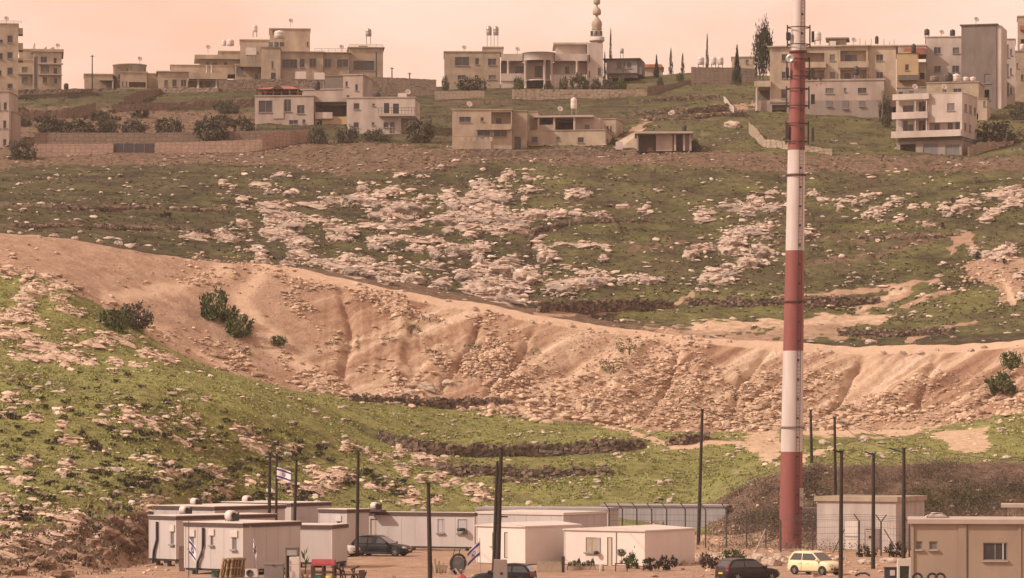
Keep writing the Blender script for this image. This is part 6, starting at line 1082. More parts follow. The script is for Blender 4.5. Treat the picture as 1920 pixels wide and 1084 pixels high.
# ------------------------------------------------------------------ flags
m_fw = M('flag_white', (.74, .68, .68), (.66, .6, .6), 2, rough=.8); m_fb = M('flag_blue', (.045, .05, .21), (.035, .04, .17), 2, rough=.8)
def flag(label, loc, W, H, ax, drop, folds=.12, group='white flags with two blue stripes and a star'):
    """cloth from the hoist at loc (top), fly direction ax (Vector), fly end dropped by drop metres"""
    o = empty('flag', loc); tag(o, label, 'flag', group); nn = Vector((0, -1, 0)); ax = Vector(ax)
    def pt(u, v, off=0.0): return ax * (u * W) + Vector((0, 0, -v * H - drop * u ** 1.2)) + nn * (math.sin(u * 7 + v * 1.5) * folds * u + off)
    def patch(u0, u1, v0, v1, off, nu=14, nv=4): return ([pt(u0 + (u1 - u0) * i / nu, v0 + (v1 - v0) * j / nv, off) for i in range(nu + 1) for j in range(nv + 1)], [(i * (nv + 1) + j, (i + 1) * (nv + 1) + j, (i + 1) * (nv + 1) + j + 1, i * (nv + 1) + j + 1) for i in range(nu) for j in range(nv)])
    MB().add(*patch(0, 1, 0, 1, 0, 14, 8), True).build('cloth', m_fw, o)
    for v0, v1 in ((.1, .26), (.74, .9)):
        mb = MB()
        for off in (.008, -.008): mb.add(*patch(0, 1, v0, v1, off, 14, 2), True)
        mb.build('stripe', m_fb, o)
    mb = MB()
    for off in (.009, -.009):
        for s_ in (1, -1):
            tri = [(.5 + .2 * H / W * math.sin(6.2832 * q / 3), .5 - s_ * .2 * math.cos(6.2832 * q / 3)) for q in range(3)]
            for q in range(3):
                a_, c_ = tri[q], tri[(q + 1) % 3]; vi = [(x - .5) * .74 + .5 for x in (a_[0], c_[0], a_[1], c_[1])]
                mb.add([pt(a_[0], a_[1], off), pt(c_[0], c_[1], off), pt(vi[1], vi[3], off), pt(vi[0], vi[2], off)], [(0, 1, 2, 3)])
    mb.build('star', m_fb, o); return o
fk = POLES['f']; flag('white and blue flag flying from the pole behind the left caravans', P(519, 876, 261.7), 1.15, .85, (.94, -.1, 0), .35)
o = empty('flag_staff', P(354, 1078, 226)); tag(o, 'thin staff in front of the front left caravan', 'flag staff'); MB().tube([(0, 0, -.2), (0, 0, 3.6)], .025, 6).build('rod', m_pipe, o); flag('white and blue flag hanging in front of the front left caravan', P(354.5, 1010, 226), .62, 1.05, (.75, -.3, 0), .55, .1)
o = empty('flag_staff', P(486, 1084, 222)); tag(o, 'leaning pale staff before the right side of the front left caravan', 'flag staff'); MB().tube([(0, 0, -.2), (-.6, 0, 3.4)], .025, 6).build('rod', m_steel, o); flag('furled white and blue flag drooping from the leaning staff', P(475, 1010, 221.9), .36, .8, (.6, -.2, -.5), .5, .16)
o = empty('flag_staff', P(901, 1084, 221)); tag(o, 'thin staff left of the concrete block', 'flag staff'); MB().tube([(0, 0, -.2), (-.05, 0, 2.6)], .022, 6).build('rod', m_steel, o); flag('white and blue flag flying left of the thick double pole', P(900, 1014, 221), .95, 1.0, (-.85, -.1, 0), .75, .1)

# ------------------------------------------------------------------ cars
m_tyre = M('tyre_rubber', (.022, .02, .02), (.03, .028, .028), 6, rough=.9); m_rim = M('wheel_rim', (.35, .33, .32), (.25, .24, .23), 6, rough=.35, metal=.8)
m_carg = M('car_glass', (.035, .037, .042), (.05, .05, .055), 1, rough=.06, spec=.8); m_lamp = M('lamp_lens', (.55, .52, .5), (.4, .38, .38), 8, rough=.15); m_tail = M('tail_lamp', (.35, .04, .035), (.25, .03, .03), 5, rough=.2); m_plate = M('number_plate_yellow', (.62, .42, .06), (.55, .38, .05), 4, rough=.5); m_bump = M('black_bumper', (.03, .028, .028), (.04, .036, .036), 5, rough=.7)
def car(label, loc, heading, paint, Ln=3.7, Wd=1.62, Ht=1.5, hood=.26, tailx=.02, wheel=.29, black_trim=False, belt=.58, wsl=.23, rearsl=.1):
    """hatchback; local +x is forward. hood, wsl, rearsl are fractions of the length"""
    o = empty('car', loc, heading); tag(o, label, 'car', 'parked cars'); h2 = Wd / 2; zb = .2; ZB = Ht * belt
    st = [(-.5, .80, .34, .52), (-.485, .92, .26, .56), (-.44, .98, .22, belt + .01), (-.3, 1, .2, belt), (0, 1, .2, belt - .005), (.5 - hood - .02, 1, .2, belt - .02), (.5 - hood * .55, .985, .21, belt - .05), (.5 - hood * .25, .95, .22, belt - .10), (.475, .86, .25, belt - .17), (.497, .72, .30, belt - .24)]
    rows = []
    for fx, fw, z0, zt in st:
        x = fx * Ln; w_ = h2 * fw; zt *= Ht; z0 = max(z0, .2)
        rows.append([(x, s_ * w_ * a_, z) for s_, seq in ((-1, ((.55, z0), (.92, z0 + .02), (.985, z0 + .12), (1, (z0 + zt) / 2), (.985, zt - .1), (.93, zt - .02), (.5, zt + .015))), (1, ((.5, zt + .015), (.93, zt - .02), (.985, zt - .1), (1, (z0 + zt) / 2), (.985, z0 + .12), (.92, z0 + .02), (.55, z0)))) for a_, z in seq])
    n = 14; V = [p for r in rows for p in r]; Fc = [(i * n + j, i * n + (j + 1) % n, (i + 1) * n + (j + 1) % n, (i + 1) * n + j) for i in range(len(rows) - 1) for j in range(n)] + [tuple(range(n - 1, -1, -1)), tuple(range(len(V) - n, len(V)))]
    MB().add(V, Fc, True).build('body', paint, o)
    xb, xr0, xr1, xw = -.5 * Ln + .03, -.5 * Ln + rearsl * Ln + .05, (.5 - hood - wsl) * Ln, (.5 - hood) * Ln
    sec = [(xb, .88, ZB - .01), (xr0, .76, Ht - .07), ((xr0 * .6 + xr1 * .4), .77, Ht), (xr1, .76, Ht - .03), (xw, .88, ZB - .02)]
    # cabin shell: pillars and roof in paint, glazing proud of it
    prof = [(xb, ZB - .05), (xr0, Ht - .13), (xr0 + .12, Ht - .07), (xr0 * .8 + xr1 * .2 + .1, Ht - .03), (xr0 * .4 + xr1 * .6, Ht), (xr1 - .15, Ht - .035), (xr1 + .05, Ht - .09), (xw, ZB - .06)]
    def wd(z): return h2 * (.94 - .19 * max(0, (z - ZB)) / (Ht - ZB))
    V = [(x, -wd(z), z) for x, z in prof] + [(x, wd(z), z) for x, z in prof]; m = len(prof)
    MB().add(V, [(i, i + 1, i + 1 + m, i + m) for i in range(m - 1)] + [tuple(range(m - 1, -1, -1)), tuple(range(m, 2 * m))]).build('cabin', paint, o)
    def quad(name, pts, mat, t_=.012, par=o): 
        P_ = [Vector(p) for p in pts]; nn = (P_[1] - P_[0]).cross(P_[2] - P_[0]).normalized() * t_; return MB().add([p - nn for p in P_] + [p + nn for p in P_], [(3, 2, 1, 0), (4, 5, 6, 7)] + [(i, (i + 1) % 4, (i + 1) % 4 + 4, i + 4) for i in range(4)]).build(name, mat, par)
    def onp(xa, za, xb_, zb_, q): return (xa + (xb_ - xa) * q, za + (zb_ - za) * q)
    a0, a1 = onp(xw, ZB - .06, xr1 + .05, Ht - .09, .12), onp(xw, ZB - .06, xr1 + .05, Ht - .09, .93); quad('windscreen', [(a0[0], -wd(a0[1]) * .92, a0[1]), (a0[0], wd(a0[1]) * .92, a0[1]), (a1[0], wd(a1[1]) * .9, a1[1]), (a1[0], -wd(a1[1]) * .9, a1[1])], m_carg, .02)
    a0, a1 = onp(xb, ZB - .05, xr0, Ht - .13, .22), onp(xb, ZB - .05, xr0, Ht - .13, .92); quad('rear_window', [(a0[0], wd(a0[1]) * .85, a0[1]), (a0[0], -wd(a0[1]) * .85, a0[1]), (a1[0], -wd(a1[1]) * .85, a1[1]), (a1[0], wd(a1[1]) * .85, a1[1])], m_carg)
    zlo, zhi = ZB + .03, Ht - .17; xm = (xr0 + xr1) / 2 + .05
    fxr = lambda z: xb + (xr0 - xb) * (z - ZB + .05) / (Ht - .13 - ZB + .05); fxw = lambda z: xw + (xr1 + .05 - xw) * (z - ZB + .06) / (Ht - ZB)
    for s_ in (-1, 1):
        for xa, xc in ((lambda z: fxr(z) + .16, lambda z: xm - .04), (lambda z: xm + .04, lambda z: fxw(z) - .12)):
            quad('side_window', [(xa(zlo), s_ * (wd(zlo) + .004), zlo), (xc(zlo), s_ * (wd(zlo) + .004), zlo), (xc(zhi), s_ * (wd(zhi) + .004), zhi), (xa(zhi), s_ * (wd(zhi) + .004), zhi)], m_carg)
        for xh in (xm - .15, fxw(zlo) - .95): MB().box(xh - .09, xh + .09, s_ * h2 - .03, s_ * h2 + .03, ZB - .2, ZB - .165).build('door_handle', m_bump if black_trim else paint, o)
        for xd in (xm, fxw(zlo) + .02): MB().box(xd - .008, xd + .008, s_ * (h2 + .003) - .006, s_ * (h2 + .003) + .006, .34, ZB - .06).build('door_seam', m_bump, o)
        MB().lathe([(0, -.1), (.07, -.09), (.1, 0), (.07, .07), (0, .09)], 10, (fxw(zlo) - .1, s_ * (h2 + .1), ZB + .06)).build('mirror', paint, o)
        MB().add([(.46 * Ln, s_ * h2 * .9, Ht * (belt - .20)), (.485 * Ln, s_ * h2 * .55, Ht * (belt - .235)), (.445 * Ln, s_ * h2 * .60, Ht * (belt - .10)), (.39 * Ln, s_ * h2 * .965, Ht * (belt - .12))], [(0, 1, 2, 3)]).build('headlight', m_lamp, o)
        quad('headlight', [(.468 * Ln, s_ * h2 * .9, Ht * (belt - .22)), (.492 * Ln, s_ * h2 * .52, Ht * (belt - .24)), (.476 * Ln, s_ * h2 * .56, Ht * (belt - .135)), (.428 * Ln, s_ * h2 * .95, Ht * (belt - .13))], m_lamp, .02)
        quad('tail_light', [(-.497 * Ln, s_ * h2 * .66, ZB - .22), (-.478 * Ln, s_ * h2 * .94, ZB - .22), (-.465 * Ln, s_ * h2 * .93, ZB + .1), (-.488 * Ln, s_ * h2 * .7, ZB + .1)], m_tail, .02)
        quad('fog_lamp', [(.492 * Ln, s_ * h2 * .78, .36), (.503 * Ln, s_ * h2 * .58, .36), (.502 * Ln, s_ * h2 * .6, .46), (.488 * Ln, s_ * h2 * .8, .48)], m_bump, .012)
        if black_trim: MB().box(-.33 * Ln, .3 * Ln, s_ * (h2 - .02) - .03, s_ * (h2 - .02) + .03, .2, .36).build('sill_trim', m_bump, o)
        for xw_ in (-.315 * Ln, .315 * Ln):
            nn = 18; arch = MB(); cy = s_ * (h2 - .0)
            arch.add([(xw_, cy + s_ * .006, wheel)] + [(xw_ + (wheel + .06) * math.cos(math.pi * 2 * q / nn), cy + s_ * .006, max(.17, wheel + (wheel + .06) * math.sin(math.pi * 2 * q / nn))) for q in range(nn)], [(0, 1 + q, 1 + (q + 1) % nn) for q in range(nn)]).build('wheel_arch', m_bump, o)
            wh = link('wheel', None, o, (xw_, s_ * (h2 - .07), wheel), (math.pi / 2, 0, 0)) if False else empty('wheel', (xw_, s_ * (h2 - .06), wheel)); wh.parent = o
            nq = 22; pr = [(wheel * .62, -.09), (wheel * .9, -.1), (wheel, -.07), (wheel, .07), (wheel * .9, .1), (wheel * .62, .09)]
            vs = [(r_ * math.cos(6.2832 * q / nq), y_, r_ * math.sin(6.2832 * q / nq)) for r_, y_ in pr for q in range(nq)]; MB().add(vs, [(a_ * nq + q, a_ * nq + (q + 1) % nq, (a_ + 1) * nq + (q + 1) % nq, (a_ + 1) * nq + q) for a_ in range(5) for q in range(nq)], True).build('tyre', m_tyre, wh)
            mb = MB(); mb.add([(wheel * .63 * math.cos(6.2832 * q / nq), s_ * .06, wheel * .63 * math.sin(6.2832 * q / nq)) for q in range(nq)], [tuple(range(nq))])
            for sp in range(5):
                t_ = 6.2832 * sp / 5; c_, s2 = math.cos(t_), math.sin(t_); mb.add([(-s2 * .04, s_ * .085, c_ * .04), (s2 * .04, s_ * .085, -c_ * .04), (c_ * wheel * .62 + s2 * .03, s_ * .075, s2 * wheel * .62 - c_ * .03), (c_ * wheel * .62 - s2 * .03, s_ * .075, s2 * wheel * .62 + c_ * .03)], [(0, 1, 2, 3)])
            mb.build('rim', m_rim, wh)
    quad('grille', [(.5 * Ln + .004, -h2 * .42, Ht * (belt - .33)), (.5 * Ln + .004, h2 * .42, Ht * (belt - .33)), (.497 * Ln + .004, h2 * .46, Ht * (belt - .26)), (.497 * Ln + .004, -h2 * .46, Ht * (belt - .26))], m_bump, .015); quad('lower_grille', [(.5 * Ln + .006, -h2 * .5, .3), (.5 * Ln + .006, h2 * .5, .3), (.5 * Ln + .002, h2 * .42, .44), (.5 * Ln + .002, -h2 * .42, .44)], m_bump, .015)
    MB().box(.5 * Ln - .01, .5 * Ln + .03, -.26, .26, .455, .555).build('number_plate', m_plate, o); MB().box(-.5 * Ln - .02, -.5 * Ln + .02, -.26, .26, .5, .61).build('number_plate', m_plate, o)
    MB().box(-.5 * Ln - .012, -.5 * Ln + .08, -h2 * .8, h2 * .8, .24, .4).build('rear_bumper', m_bump if black_trim else paint, o)
    MB().box(-.42 * Ln, .42 * Ln, -h2 * .8, h2 * .8, .17, .26).build('underbody', m_bump, o)
    return o
p_yel = M('yellow_paint', (.70, .60, .38), (.66, .56, .35), .8, rough=.3, spec=.5); p_blk = M('black_paint', (.014, .012, .014), (.02, .018, .02), .8, rough=.4, spec=.2); p_pur = M('dark_violet_paint', (.022, .015, .021), (.03, .02, .028), .8, rough=.3, spec=.35); p_wht = M('white_paint', (.68, .62, .6), (.62, .57, .55), .8, rough=.3, spec=.5)
def gl(px, py, D): q = P(px, py, D); q.z = ground_z(q.x, q.y); return q
car('small yellow hatchback facing right behind a pole', gl(1529, 1076, 231), math.radians(-42), p_yel, 3.7, 1.64, 1.6, .23, belt=.60, wheel=.29)
car('dark violet hatchback seen from the rear quarter at the bottom right', gl(1402, 1092, 221), math.radians(28), p_pur, 4.1, 1.72, 1.5, .25, belt=.6, wheel=.31)
car('black estate car parked before the very long caravan', gl(716, 1041, 264), math.radians(-20), p_blk, 4.6, 1.85, 1.62, .27, belt=.6, wheel=.34, black_trim=True)
car('white car whose front shows behind the plain caravan end', gl(622, 1042, 263), math.radians(-20), p_wht, 4.3, 1.8, 1.5, .27, belt=.6, wheel=.33, black_trim=True)
car('black car hidden behind the concrete block at the bottom edge', gl(944, 1098, 214), math.radians(168), p_blk, 4.0, 1.7, 1.45, .26, belt=.6, wheel=.3)

# ------------------------------------------------------------------ yard things
def thing(name, label, cat, px, py, D, rz=0.0, group=None): 
    o = empty(name, gl(px, py, D), rz); return tag(o, label, cat, group)
m_redp = M('red_plastic', (.30, .05, .06), (.24, .04, .05), 2, rough=.5); m_grnp = M('green_plastic', (.08, .26, .17), (.06, .2, .13), 2, rough=.5); m_yelp = M('yellow_plastic', (.6, .45, .08), (.5, .37, .06), 2, rough=.5); m_timb = M('dark_timber', (.085, .055, .04), (.06, .04, .03), 3)
o = thing('play_house', 'wooden play frame with a red barrel roof at the bottom edge', 'play house', 607, 1090, 221, -.12); zt = 1.25
mb = MB(); n = 12; vs = [(x, -.42 * math.cos(math.pi * q / n), 1.0 + .42 * math.sin(math.pi * q / n)) for x in (-.75, .75) for q in range(n + 1)]; mb.add(vs, [(q, q + 1, n + 2 + q, n + 1 + q) for q in range(n)] + [tuple(range(n + 1)), tuple(range(2 * n + 1, n, -1))], False).build('barrel_roof', m_redp, o)
for x in (-.7, 0, .7):
    for y in (-.38, .38): MB().box(x - .07, x + .07, y - .05, y + .05, -.1, 1.0).build('post', m_timb, o)
for y in (-.4, .4): MB().box(-.78, .78, y - .03, y + .03, .5, .6).build('rail', m_timb, o)
MB().box(-.6, -.15, -.3, .3, 0, .4).build('green_panel', m_grnp, o); MB().lathe([(0, 0), (.32, 0), (.36, .3), (.3, .36), (0, .36)], 14, (.42, -.1, 0)).build('yellow_drum', m_yelp, o)
o = thing('timber_stack', 'jumble of dark timber and crates right of the play frame', 'timber', 655, 1090, 221)
RT = random.Random(4)
for i in range(9): x = -.75 + i * .2; MB().tube([(x, RT.uniform(-.3, .3), -.05), (x + RT.uniform(-.35, .35), RT.uniform(-.3, .3), RT.uniform(.5, .95))], .05, 5).build('plank', m_timb, o)
MB().box(-.9, .9, -.25, .2, .38, .5).build('bench_top', m_timb, o); MB().box(.62, 1.0, -.3, .3, 0, .72).build('crate', m_timb, o); MB().tube([(.1, -.2, .75), (.65, -.1, 1.0)], .07, 6).build('plank', m_timb, o); MB().tube([(-.9, 0, .9), (-.3, 0, .6)], .08, 6).build('plank', m_timb, o)
for i, (px, tl) in enumerate(((424, .32), (434, .26), (443, .2))):
    o = thing('pallet', ['leftmost of three wooden pallets leaning on the front left caravan', 'middle one of three wooden pallets leaning on the front left caravan', 'rightmost of three wooden pallets leaning on the front left caravan'][i], 'pallet', px, 1082, 226.2 - i * .1, -.75); H = 1.35
    for q in range(5): MB().box(-.1 + 0, .04, -.5 + q * .23, -.38 + q * .23, 0, H).build('slat', m_wood, o)
    for q in range(3): MB().box(.045, .12, -.5, .54, .05 + q * .58, .17 + q * .58).build('stringer', m_wood, o)
    o.rotation_euler = (0, tl, -.9)
o = thing('air_conditioner', 'white outdoor air conditioner unit with a round fan at the caravan corner', 'air conditioner', 472, 1080, 225.5, -.15); MB().box(-.42, .42, -.15, .15, .05, .6).build('case', m_tankw, o); MB().lathe([(0, 0), (.06, 0), (.08, .03), (.2, .02), (.23, .04), (.23, 0)], 20).build('fan_grille', m_dark, o, (-.1, -.155, .32), (math.pi / 2, 0, 0)); MB().box(-.4, -.3, -.1, .1, -.02, .048).box(.3, .4, -.1, .1, -.02, .048).build('foot', m_dark, o)
o = thing('storage_chest', 'grey lidded storage chest before the front left caravan', 'chest', 514, 1084, 224, -.05); m_chest = M('grey_plastic', (.21, .18, .175), (.17, .15, .145), 1, rough=.6); MB().box(-.62, .62, -.35, .35, 0, .95).build('body', m_chest, o); MB().box(-.66, .66, -.38, .38, .952, 1.05).build('lid', m_chest, o); MB().box(-.1, .1, -.4, -.382, .88, .95).build('latch', m_dark, o)
o = thing('fridge', 'white fridge standing in front of a dark cupboard', 'fridge', 553, 1084, 223, -.1); MB().box(-.33, .33, -.3, .3, .04, 1.0).build('lower_door', m_tankw, o); MB().box(-.33, .33, -.3, .3, 1.012, 1.5).build('upper_door', m_tankw, o); MB().box(-.3, -.27, -.34, -.302, .6, .95).box(-.3, -.27, -.34, -.302, 1.06, 1.3).build('handle', m_steel, o)
o = thing('cupboard', 'dark open cupboard behind the white fridge', 'cupboard', 548, 1080, 225.5, -.1); MB().box(-.42, -.34, -.3, .3, 0, 1.95).box(.34, .42, -.3, .3, 0, 1.95).build('side_panel', m_dgrey, o); MB().box(-.42, .42, -.32, .32, 1.952, 2.05).build('top', m_dgrey, o); MB().box(-.34, .34, .22, .28, 0, 1.95).build('back_panel', m_dark, o); MB().box(-.338, .338, -.28, .2, 1.5, 1.9).build('drawer', m_gclad, o)
o = thing('potted_plant', 'tall leafy plant in a pot right of the white fridge', 'plant', 572, 1084, 223); MB().lathe([(0, 0), (.2, 0), (.26, .38), (.23, .38), (.2, .33), (0, .33)], 14).build('pot', m_redw, o); MB().tube([(0, 0, .3), (.05, 0, .9), (.02, 0, 1.3)], .04, 6).build('stem', m_bark, o)
for i in range(7): a_ = i * .9; hh = 1.0 + .12 * i; MB().add([(0, 0, hh - .1), (.2 * math.cos(a_), .1 * math.sin(a_), hh + .12), (.3 * math.cos(a_), .2 * math.sin(a_), hh + .5), (.08 * math.cos(a_), .12, hh + .2)], [(0, 1, 2, 3)]).build('leaf', m_green, o)
o = thing('green_bin', 'small green crate under the front left caravan', 'crate', 406, 1080, 226.5, -.6); MB().box(-.25, .25, -.2, .2, 0, .06).box(-.25, .25, -.2, -.16, .06, .4).box(-.25, .25, .16, .2, .06, .4).box(-.25, -.21, -.16, .16, .06, .4).box(.21, .25, -.16, .16, .06, .4).build('body', M('dull_green_plastic', (.07, .12, .085), (.055, .095, .07), 2), o); MB().box(-.27, .27, -.22, .22, .402, .44).build('rim', m_dark, o)
o = thing('door_board', 'brown board leaning on the second left caravan', 'board', 341, 1072, 236, -.7); MB().box(-.25, .25, -.03, .03, 0, 1.75).build('panel', m_brown, o); MB().box(-.2, .2, -.045, -.032, .8, .9).build('batten', m_timb, o)
o = thing('trampoline', 'dark round ring with a pale disc propped upright in the yard', 'trampoline', 859, 1064, 234, .25); n = 24
MB().tube([(.52 * math.cos(6.2832 * i / n), 0, .66 + .6 * math.sin(6.2832 * i / n)) for i in range(n + 1)], .09, 7, False).build('ring', m_dark, o); MB().add([(0, .04, .6)] + [(.46 * math.cos(6.2832 * i / n), .04, .62 + .5 * math.sin(6.2832 * i / n)) for i in range(n)], [(0, 1 + i, 1 + (i + 1) % n) for i in range(n)]).build('disc', M('teal_disc', (.23, .25, .245), (.14, .15, .15), 2), o)
for x, h in ((-.32, 1.62), (.1, 1.75)): MB().tube([(x, .1, 0), (x, .1, h * .8), (x + .12, .1, h)], .03, 5).build('frame_tube', m_dark, o)
o = thing('board_pile', 'weathered boards leaning behind the mid-yard pole', 'boards', 822, 1068, 233, .2)
for i in range(5): MB().tube([(-.35 + i * .18, 0, -.03), (-.5 + i * .3, .3, 1.15 - i * .17)], .05, 4).build('board', m_wood, o)
MB().box(-.2, .6, .1, .5, 0, .55).build('crate', m_tan, o)
o = thing('scrap_heap', 'low heap of scrap by the ring in the yard', 'scrap', 842, 1070, 231); 
for i in range(8): x = RT.uniform(-.7, .9); MB().tube([(x, RT.uniform(-.3, .3), 0), (x + RT.uniform(-.4, .4), RT.uniform(-.2, .2), RT.uniform(.1, .5))], RT.uniform(.03, .1), 5).build('piece', RT.choice((m_timb, m_pink, m_grey, m_dark)), o)
o = thing('concrete_block', 'grey concrete block with a dark hole standing at the bottom edge', 'concrete block', 938, 1096, 211); MB().prism([(-.46, 0), (.46, 0), (.42, 1.78), (-.40, 1.78)], -.4, .4).build('body', m_grey, o); MB().lathe([(0, 0), (.09, 0), (.09, .05), (0, .05)], 12).build('hole', m_blk, o, (.06, -.37, .95), (math.pi / 2, 0, 0)); MB().box(-.1, .4, -.47, -.405, .15, .3).build('bracket', m_dark, o)
o = thing('red_tarp', 'crumpled red and green cloth at the bottom edge left of the flag', 'cloth', 868, 1090, 217); g_ = 12; vs = [(-.6 + 1.2 * i / g_, -.4 + .8 * j / g_, .62 * math.exp(-((i / g_ - .45) ** 2 + (j / g_ - .5) ** 2) * 9) + .12 * noise.noise((i * .6, j * .6, 3))) for i in range(g_ + 1) for j in range(g_ + 1)]; MB().add(vs, [(i * (g_ + 1) + j, (i + 1) * (g_ + 1) + j, (i + 1) * (g_ + 1) + j + 1, i * (g_ + 1) + j + 1) for i in range(g_) for j in range(g_)], False).build('red_cloth', M('red_cloth', (.45, .06, .06), (.35, .05, .05), 3), o); MB().add([(x * .5 - .7, y * .6, z * .7) for x, y, z in vs], [(i * (g_ + 1) + j, (i + 1) * (g_ + 1) + j, (i + 1) * (g_ + 1) + j + 1, i * (g_ + 1) + j + 1) for i in range(g_) for j in range(g_)]).build('green_cloth', m_grnp, o)
o = thing('agave_plant', 'small spiky plant in the dirt yard', 'plant', 739, 1086, 220)
for i in range(7): a_ = i * .9; MB().add([(.05 * math.cos(a_ + 1.5), .05 * math.sin(a_ + 1.5), 0), (-.05 * math.cos(a_ + 1.5), -.05 * math.sin(a_ + 1.5), 0), (.22 * math.cos(a_), .22 * math.sin(a_), .5)], [(0, 1, 2)]).build('leaf', m_green, o)
o = thing('flower_box', 'reddish planter with small plants before the right white caravan', 'planter', 1090, 1076, 238, -.1); MB().box(-1.0, 1.0, -.2, .2, 0, .28).build('trough', m_redw, o); MB().box(-.95, .95, -.15, .15, .281, .31).build('soil', m_bark, o)
for i in range(6): x = -.8 + i * .32; link('plant', CROWN[('green', i % 3)], o, (x, 0, .3), None, (.16, .16, .28 + .12 * (i % 3)))
o = thing('garden_table', 'small dark table with a potted sapling beside the caravan door', 'table', 1165, 1070, 236); MB().box(-.45, .45, -.25, .25, .5, .56).build('top', m_timb, o)
for sx in (-.4, .4):
    for sy in (-.2, .2): MB().box(sx - .03, sx + .03, sy - .03, sy + .03, 0, .499).build('leg', m_timb, o)
o = thing('potted_sapling', 'leafy sapling on the small dark table', 'plant', 1165, 1070, 236); o.location.z += .56; MB().lathe([(0, 0), (.1, 0), (.14, .2), (0, .2)], 10).build('pot', m_redw, o); MB().tube([(0, 0, .15), (.04, 0, .6)], .02, 5).build('stem', m_bark, o); link('crown', CROWN[('green', 1)], o, (0, 0, .45), None, (.3, .3, .55))
o = thing('concrete_bollard', 'short pale concrete stub left of the caravan door table', 'bollard', 1128, 1074, 236); MB().lathe([(.17, -.1), (.17, .42), (.13, .5), (0, .5)], 14).build('body', m_slab, o); MB().lathe([(.172, .1), (.18, .12), (.172, .14)], 14).build('ring', m_grey, o)
o = thing('low_screen', 'low tan board screen between the two white caravans', 'screen', 1030, 1074, 234); 
for i in range(4): MB().box(-.85 + i * .42, -.45 + i * .42, -.03, .03, 0, .75).build('board', m_tan, o)
MB().box(.84, 1.05, -.08, .08, 0, 1.1).build('dark_post', m_dark, o)
o = thing('debris', 'dark rubber strip lying by the pole before the hut', 'debris', 1618, 1076, 228); MB().tube([(-.5, 0, .05), (-.2, .1, .2), (.2, 0, .22), (.45, -.1, .05)], .08, 6).build('strip', m_blk, o)

# ------------------------------------------------------------------ people resting on the far right hillside
def person_mesh(seed, stand):
    bm = bpy.data.meshes.new('person'); 
    if stand: J = [(0, 0, .86), (0, 0, 1.1), (0, .02, 1.38), (0, 0, 1.5), (0, -.01, 1.66), (.1, 0, .82), (.12, -.03, .45), (.12, .02, .04), (.12, -.14, .02), (-.1, 0, .82), (-.12, .05, .45), (-.12, .1, .04), (-.12, -.06, .02), (.2, 0, 1.36), (.26, .04, 1.08), (.24, -.12, .86), (-.2, 0, 1.36), (-.26, .04, 1.08), (-.22, -.14, .88)]
    else: J = [(0, .1, .14), (0, .14, .38), (0, .08, .62), (0, .04, .72), (0, .01, .86), (.1, .04, .14), (.14, -.3, .42), (.14, -.42, .06), (.14, -.56, .04), (-.1, .04, .14), (-.14, -.28, .44), (-.14, -.4, .06), (-.14, -.54, .04), (.19, .08, .58), (.24, -.08, .38), (.12, -.28, .46), (-.19, .08, .58), (-.24, -.08, .38), (-.1, -.28, .48)]
    E = [(0, 1), (1, 2), (2, 3), (3, 4), (0, 5), (5, 6), (6, 7), (7, 8), (0, 9), (9, 10), (10, 11), (11, 12), (2, 13), (13, 14), (14, 15), (2, 16), (16, 17), (17, 18)]
    rd = [.15, .15, .16, .06, .11, .1, .075, .055, .04, .1, .075, .055, .04, .065, .05, .04, .065, .05, .04]
    bm.from_pydata(J, E, []); o = bpy.data.objects.new('person_tmp', bm); COL.objects.link(o); o.modifiers.new('s', 'SKIN'); sv = bm.skin_vertices[0].data if bm.skin_vertices else None
    if sv is None:
        bpy.context.view_layer.objects.active = o; sv = bm.skin_vertices[0].data
    for i, r_ in enumerate(rd): sv[i].radius = (r_, r_ * (.75 if i in (1, 2) else 1))
    sv[0].use_root = True; o.modifiers.new('u', 'SUBSURF').levels = 1
    dg = bpy.context.evaluated_depsgraph_get(); me = bpy.data.meshes.new_from_object(o.evaluated_get(dg)); bpy.data.objects.remove(o)
    me.materials.clear(); me.materials.append(M('dark_clothes', (.025, .022, .026), (.035, .03, .035), 4)); me.materials.append(M('skin', (.30, .18, .12), (.26, .15, .1), 4)); me.materials.append(M('dark_hair', (.02, .015, .012), (.03, .022, .018), 6))
    zh = J[3][2]
    for p in me.polygons:
        c = p.center; p.use_smooth = True
        if c.z > zh + .03: p.material_index = 2 if (c.z > J[4][2] + .05 or c.y > J[4][1] + .03) else 1
    return me
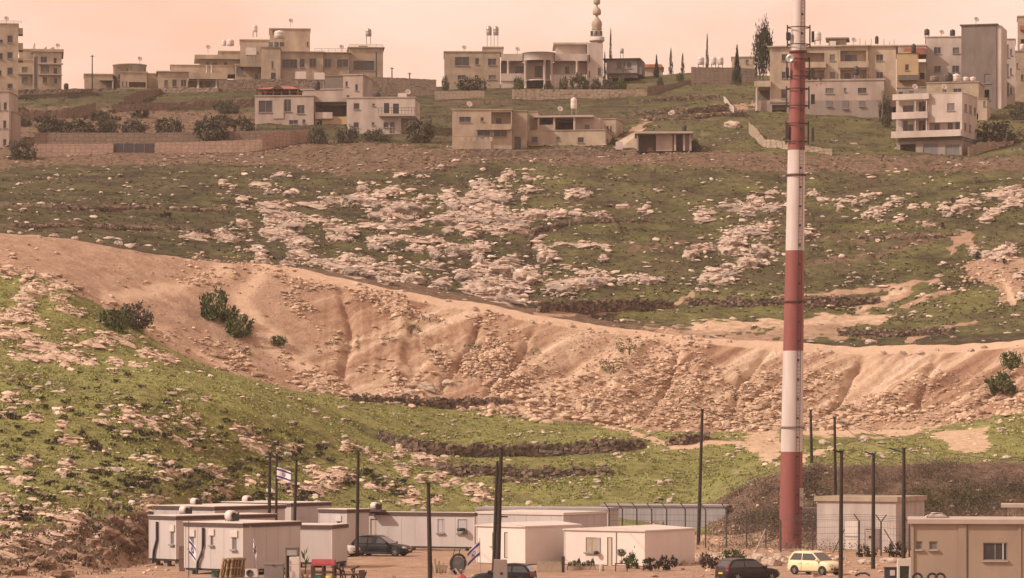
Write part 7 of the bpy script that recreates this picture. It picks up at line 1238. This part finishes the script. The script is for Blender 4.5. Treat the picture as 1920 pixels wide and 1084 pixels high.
try:
    pmS = person_mesh(1, False)
    for x, y, lb, sc, rz in ((1786, 381, 'left one of two dark-clothed people sitting on the right hillside', 1.0, .4), (1798, 380, 'right one of two dark-clothed people sitting on the right hillside', .9, -.3), (1767, 427, 'dark-clothed person sitting alone below the pair on the right hillside', 1.0, .2), (1833, 484, 'dark-clothed person sitting on the broken rocks at right', 1.1, -.2), (1883, 495, 'dark-clothed person sitting lowest, near the right edge', .95, .5)):
        o = link('person', pmS, None, hit(x, y)[0], (0, 0, rz), (sc, sc, sc)); tag(o, lb, 'person', 'people sitting on the hillside')
except Exception as e: print('person failed', e)

# ------------------------------------------------------------------ pole on the ridge and small ridge clutter
for px, yt, yb, D, lb in ((173, 103, 168, 616, 'bare pole on the ridge left of the round-drum house'), (735, 126, 148, 606, 'left short post on the ridge wall'), (768, 136, 150, 606, 'right short post on the ridge wall')):
    o = empty('ridge_pole', P(px, yb, D)); tag(o, lb, 'pole'); h = (yb - yt) * D / F; MB().tube([(0, 0, -.6), (0, 0, h)], [.12, .09], 7).build('post', m_pole, o); MB().box(-.35, .35, -.05, .05, h - .3, h - .2).build('crossarm', m_pole, o)
for px, py, w_, h_, lb in ((1260, 210, 20, 12, 'pale covered heap by the terrace wall above the concrete shed'), (1222, 279, 28, 14, 'pale rubble heap in front of the concrete shed'), (1372, 232, 34, 18, 'pile of white stones on the slope right of the concrete shed')):
    o = put_rock('stone_heap', px, py, w_, h_, bould, R1, None, .2); tag(o, lb, 'heap')

# ------------------------------------------------------------------ the hazy air
hz = MB().box(-760, 760, -120, 1440, -6, 130).build('haze', None)
hz.data.materials.clear(); hm = bpy.data.materials.new('haze'); hm.use_nodes = True; ht = hm.node_tree; ht.nodes.clear(); ho = ht.nodes.new('ShaderNodeOutputMaterial'); pv = ht.nodes.new('ShaderNodeVolumePrincipled')
pv.inputs['Color'].default_value = (1.0, .86, .82, 1); pv.inputs['Density'].default_value = .0001; pv.inputs['Anisotropy'].default_value = 0.0; ht.links.new(pv.outputs[0], ho.inputs['Volume']); hz.data.materials.append(hm); tag(hz, 'thin warm haze hanging over the whole valley', 'haze', kind='stuff')
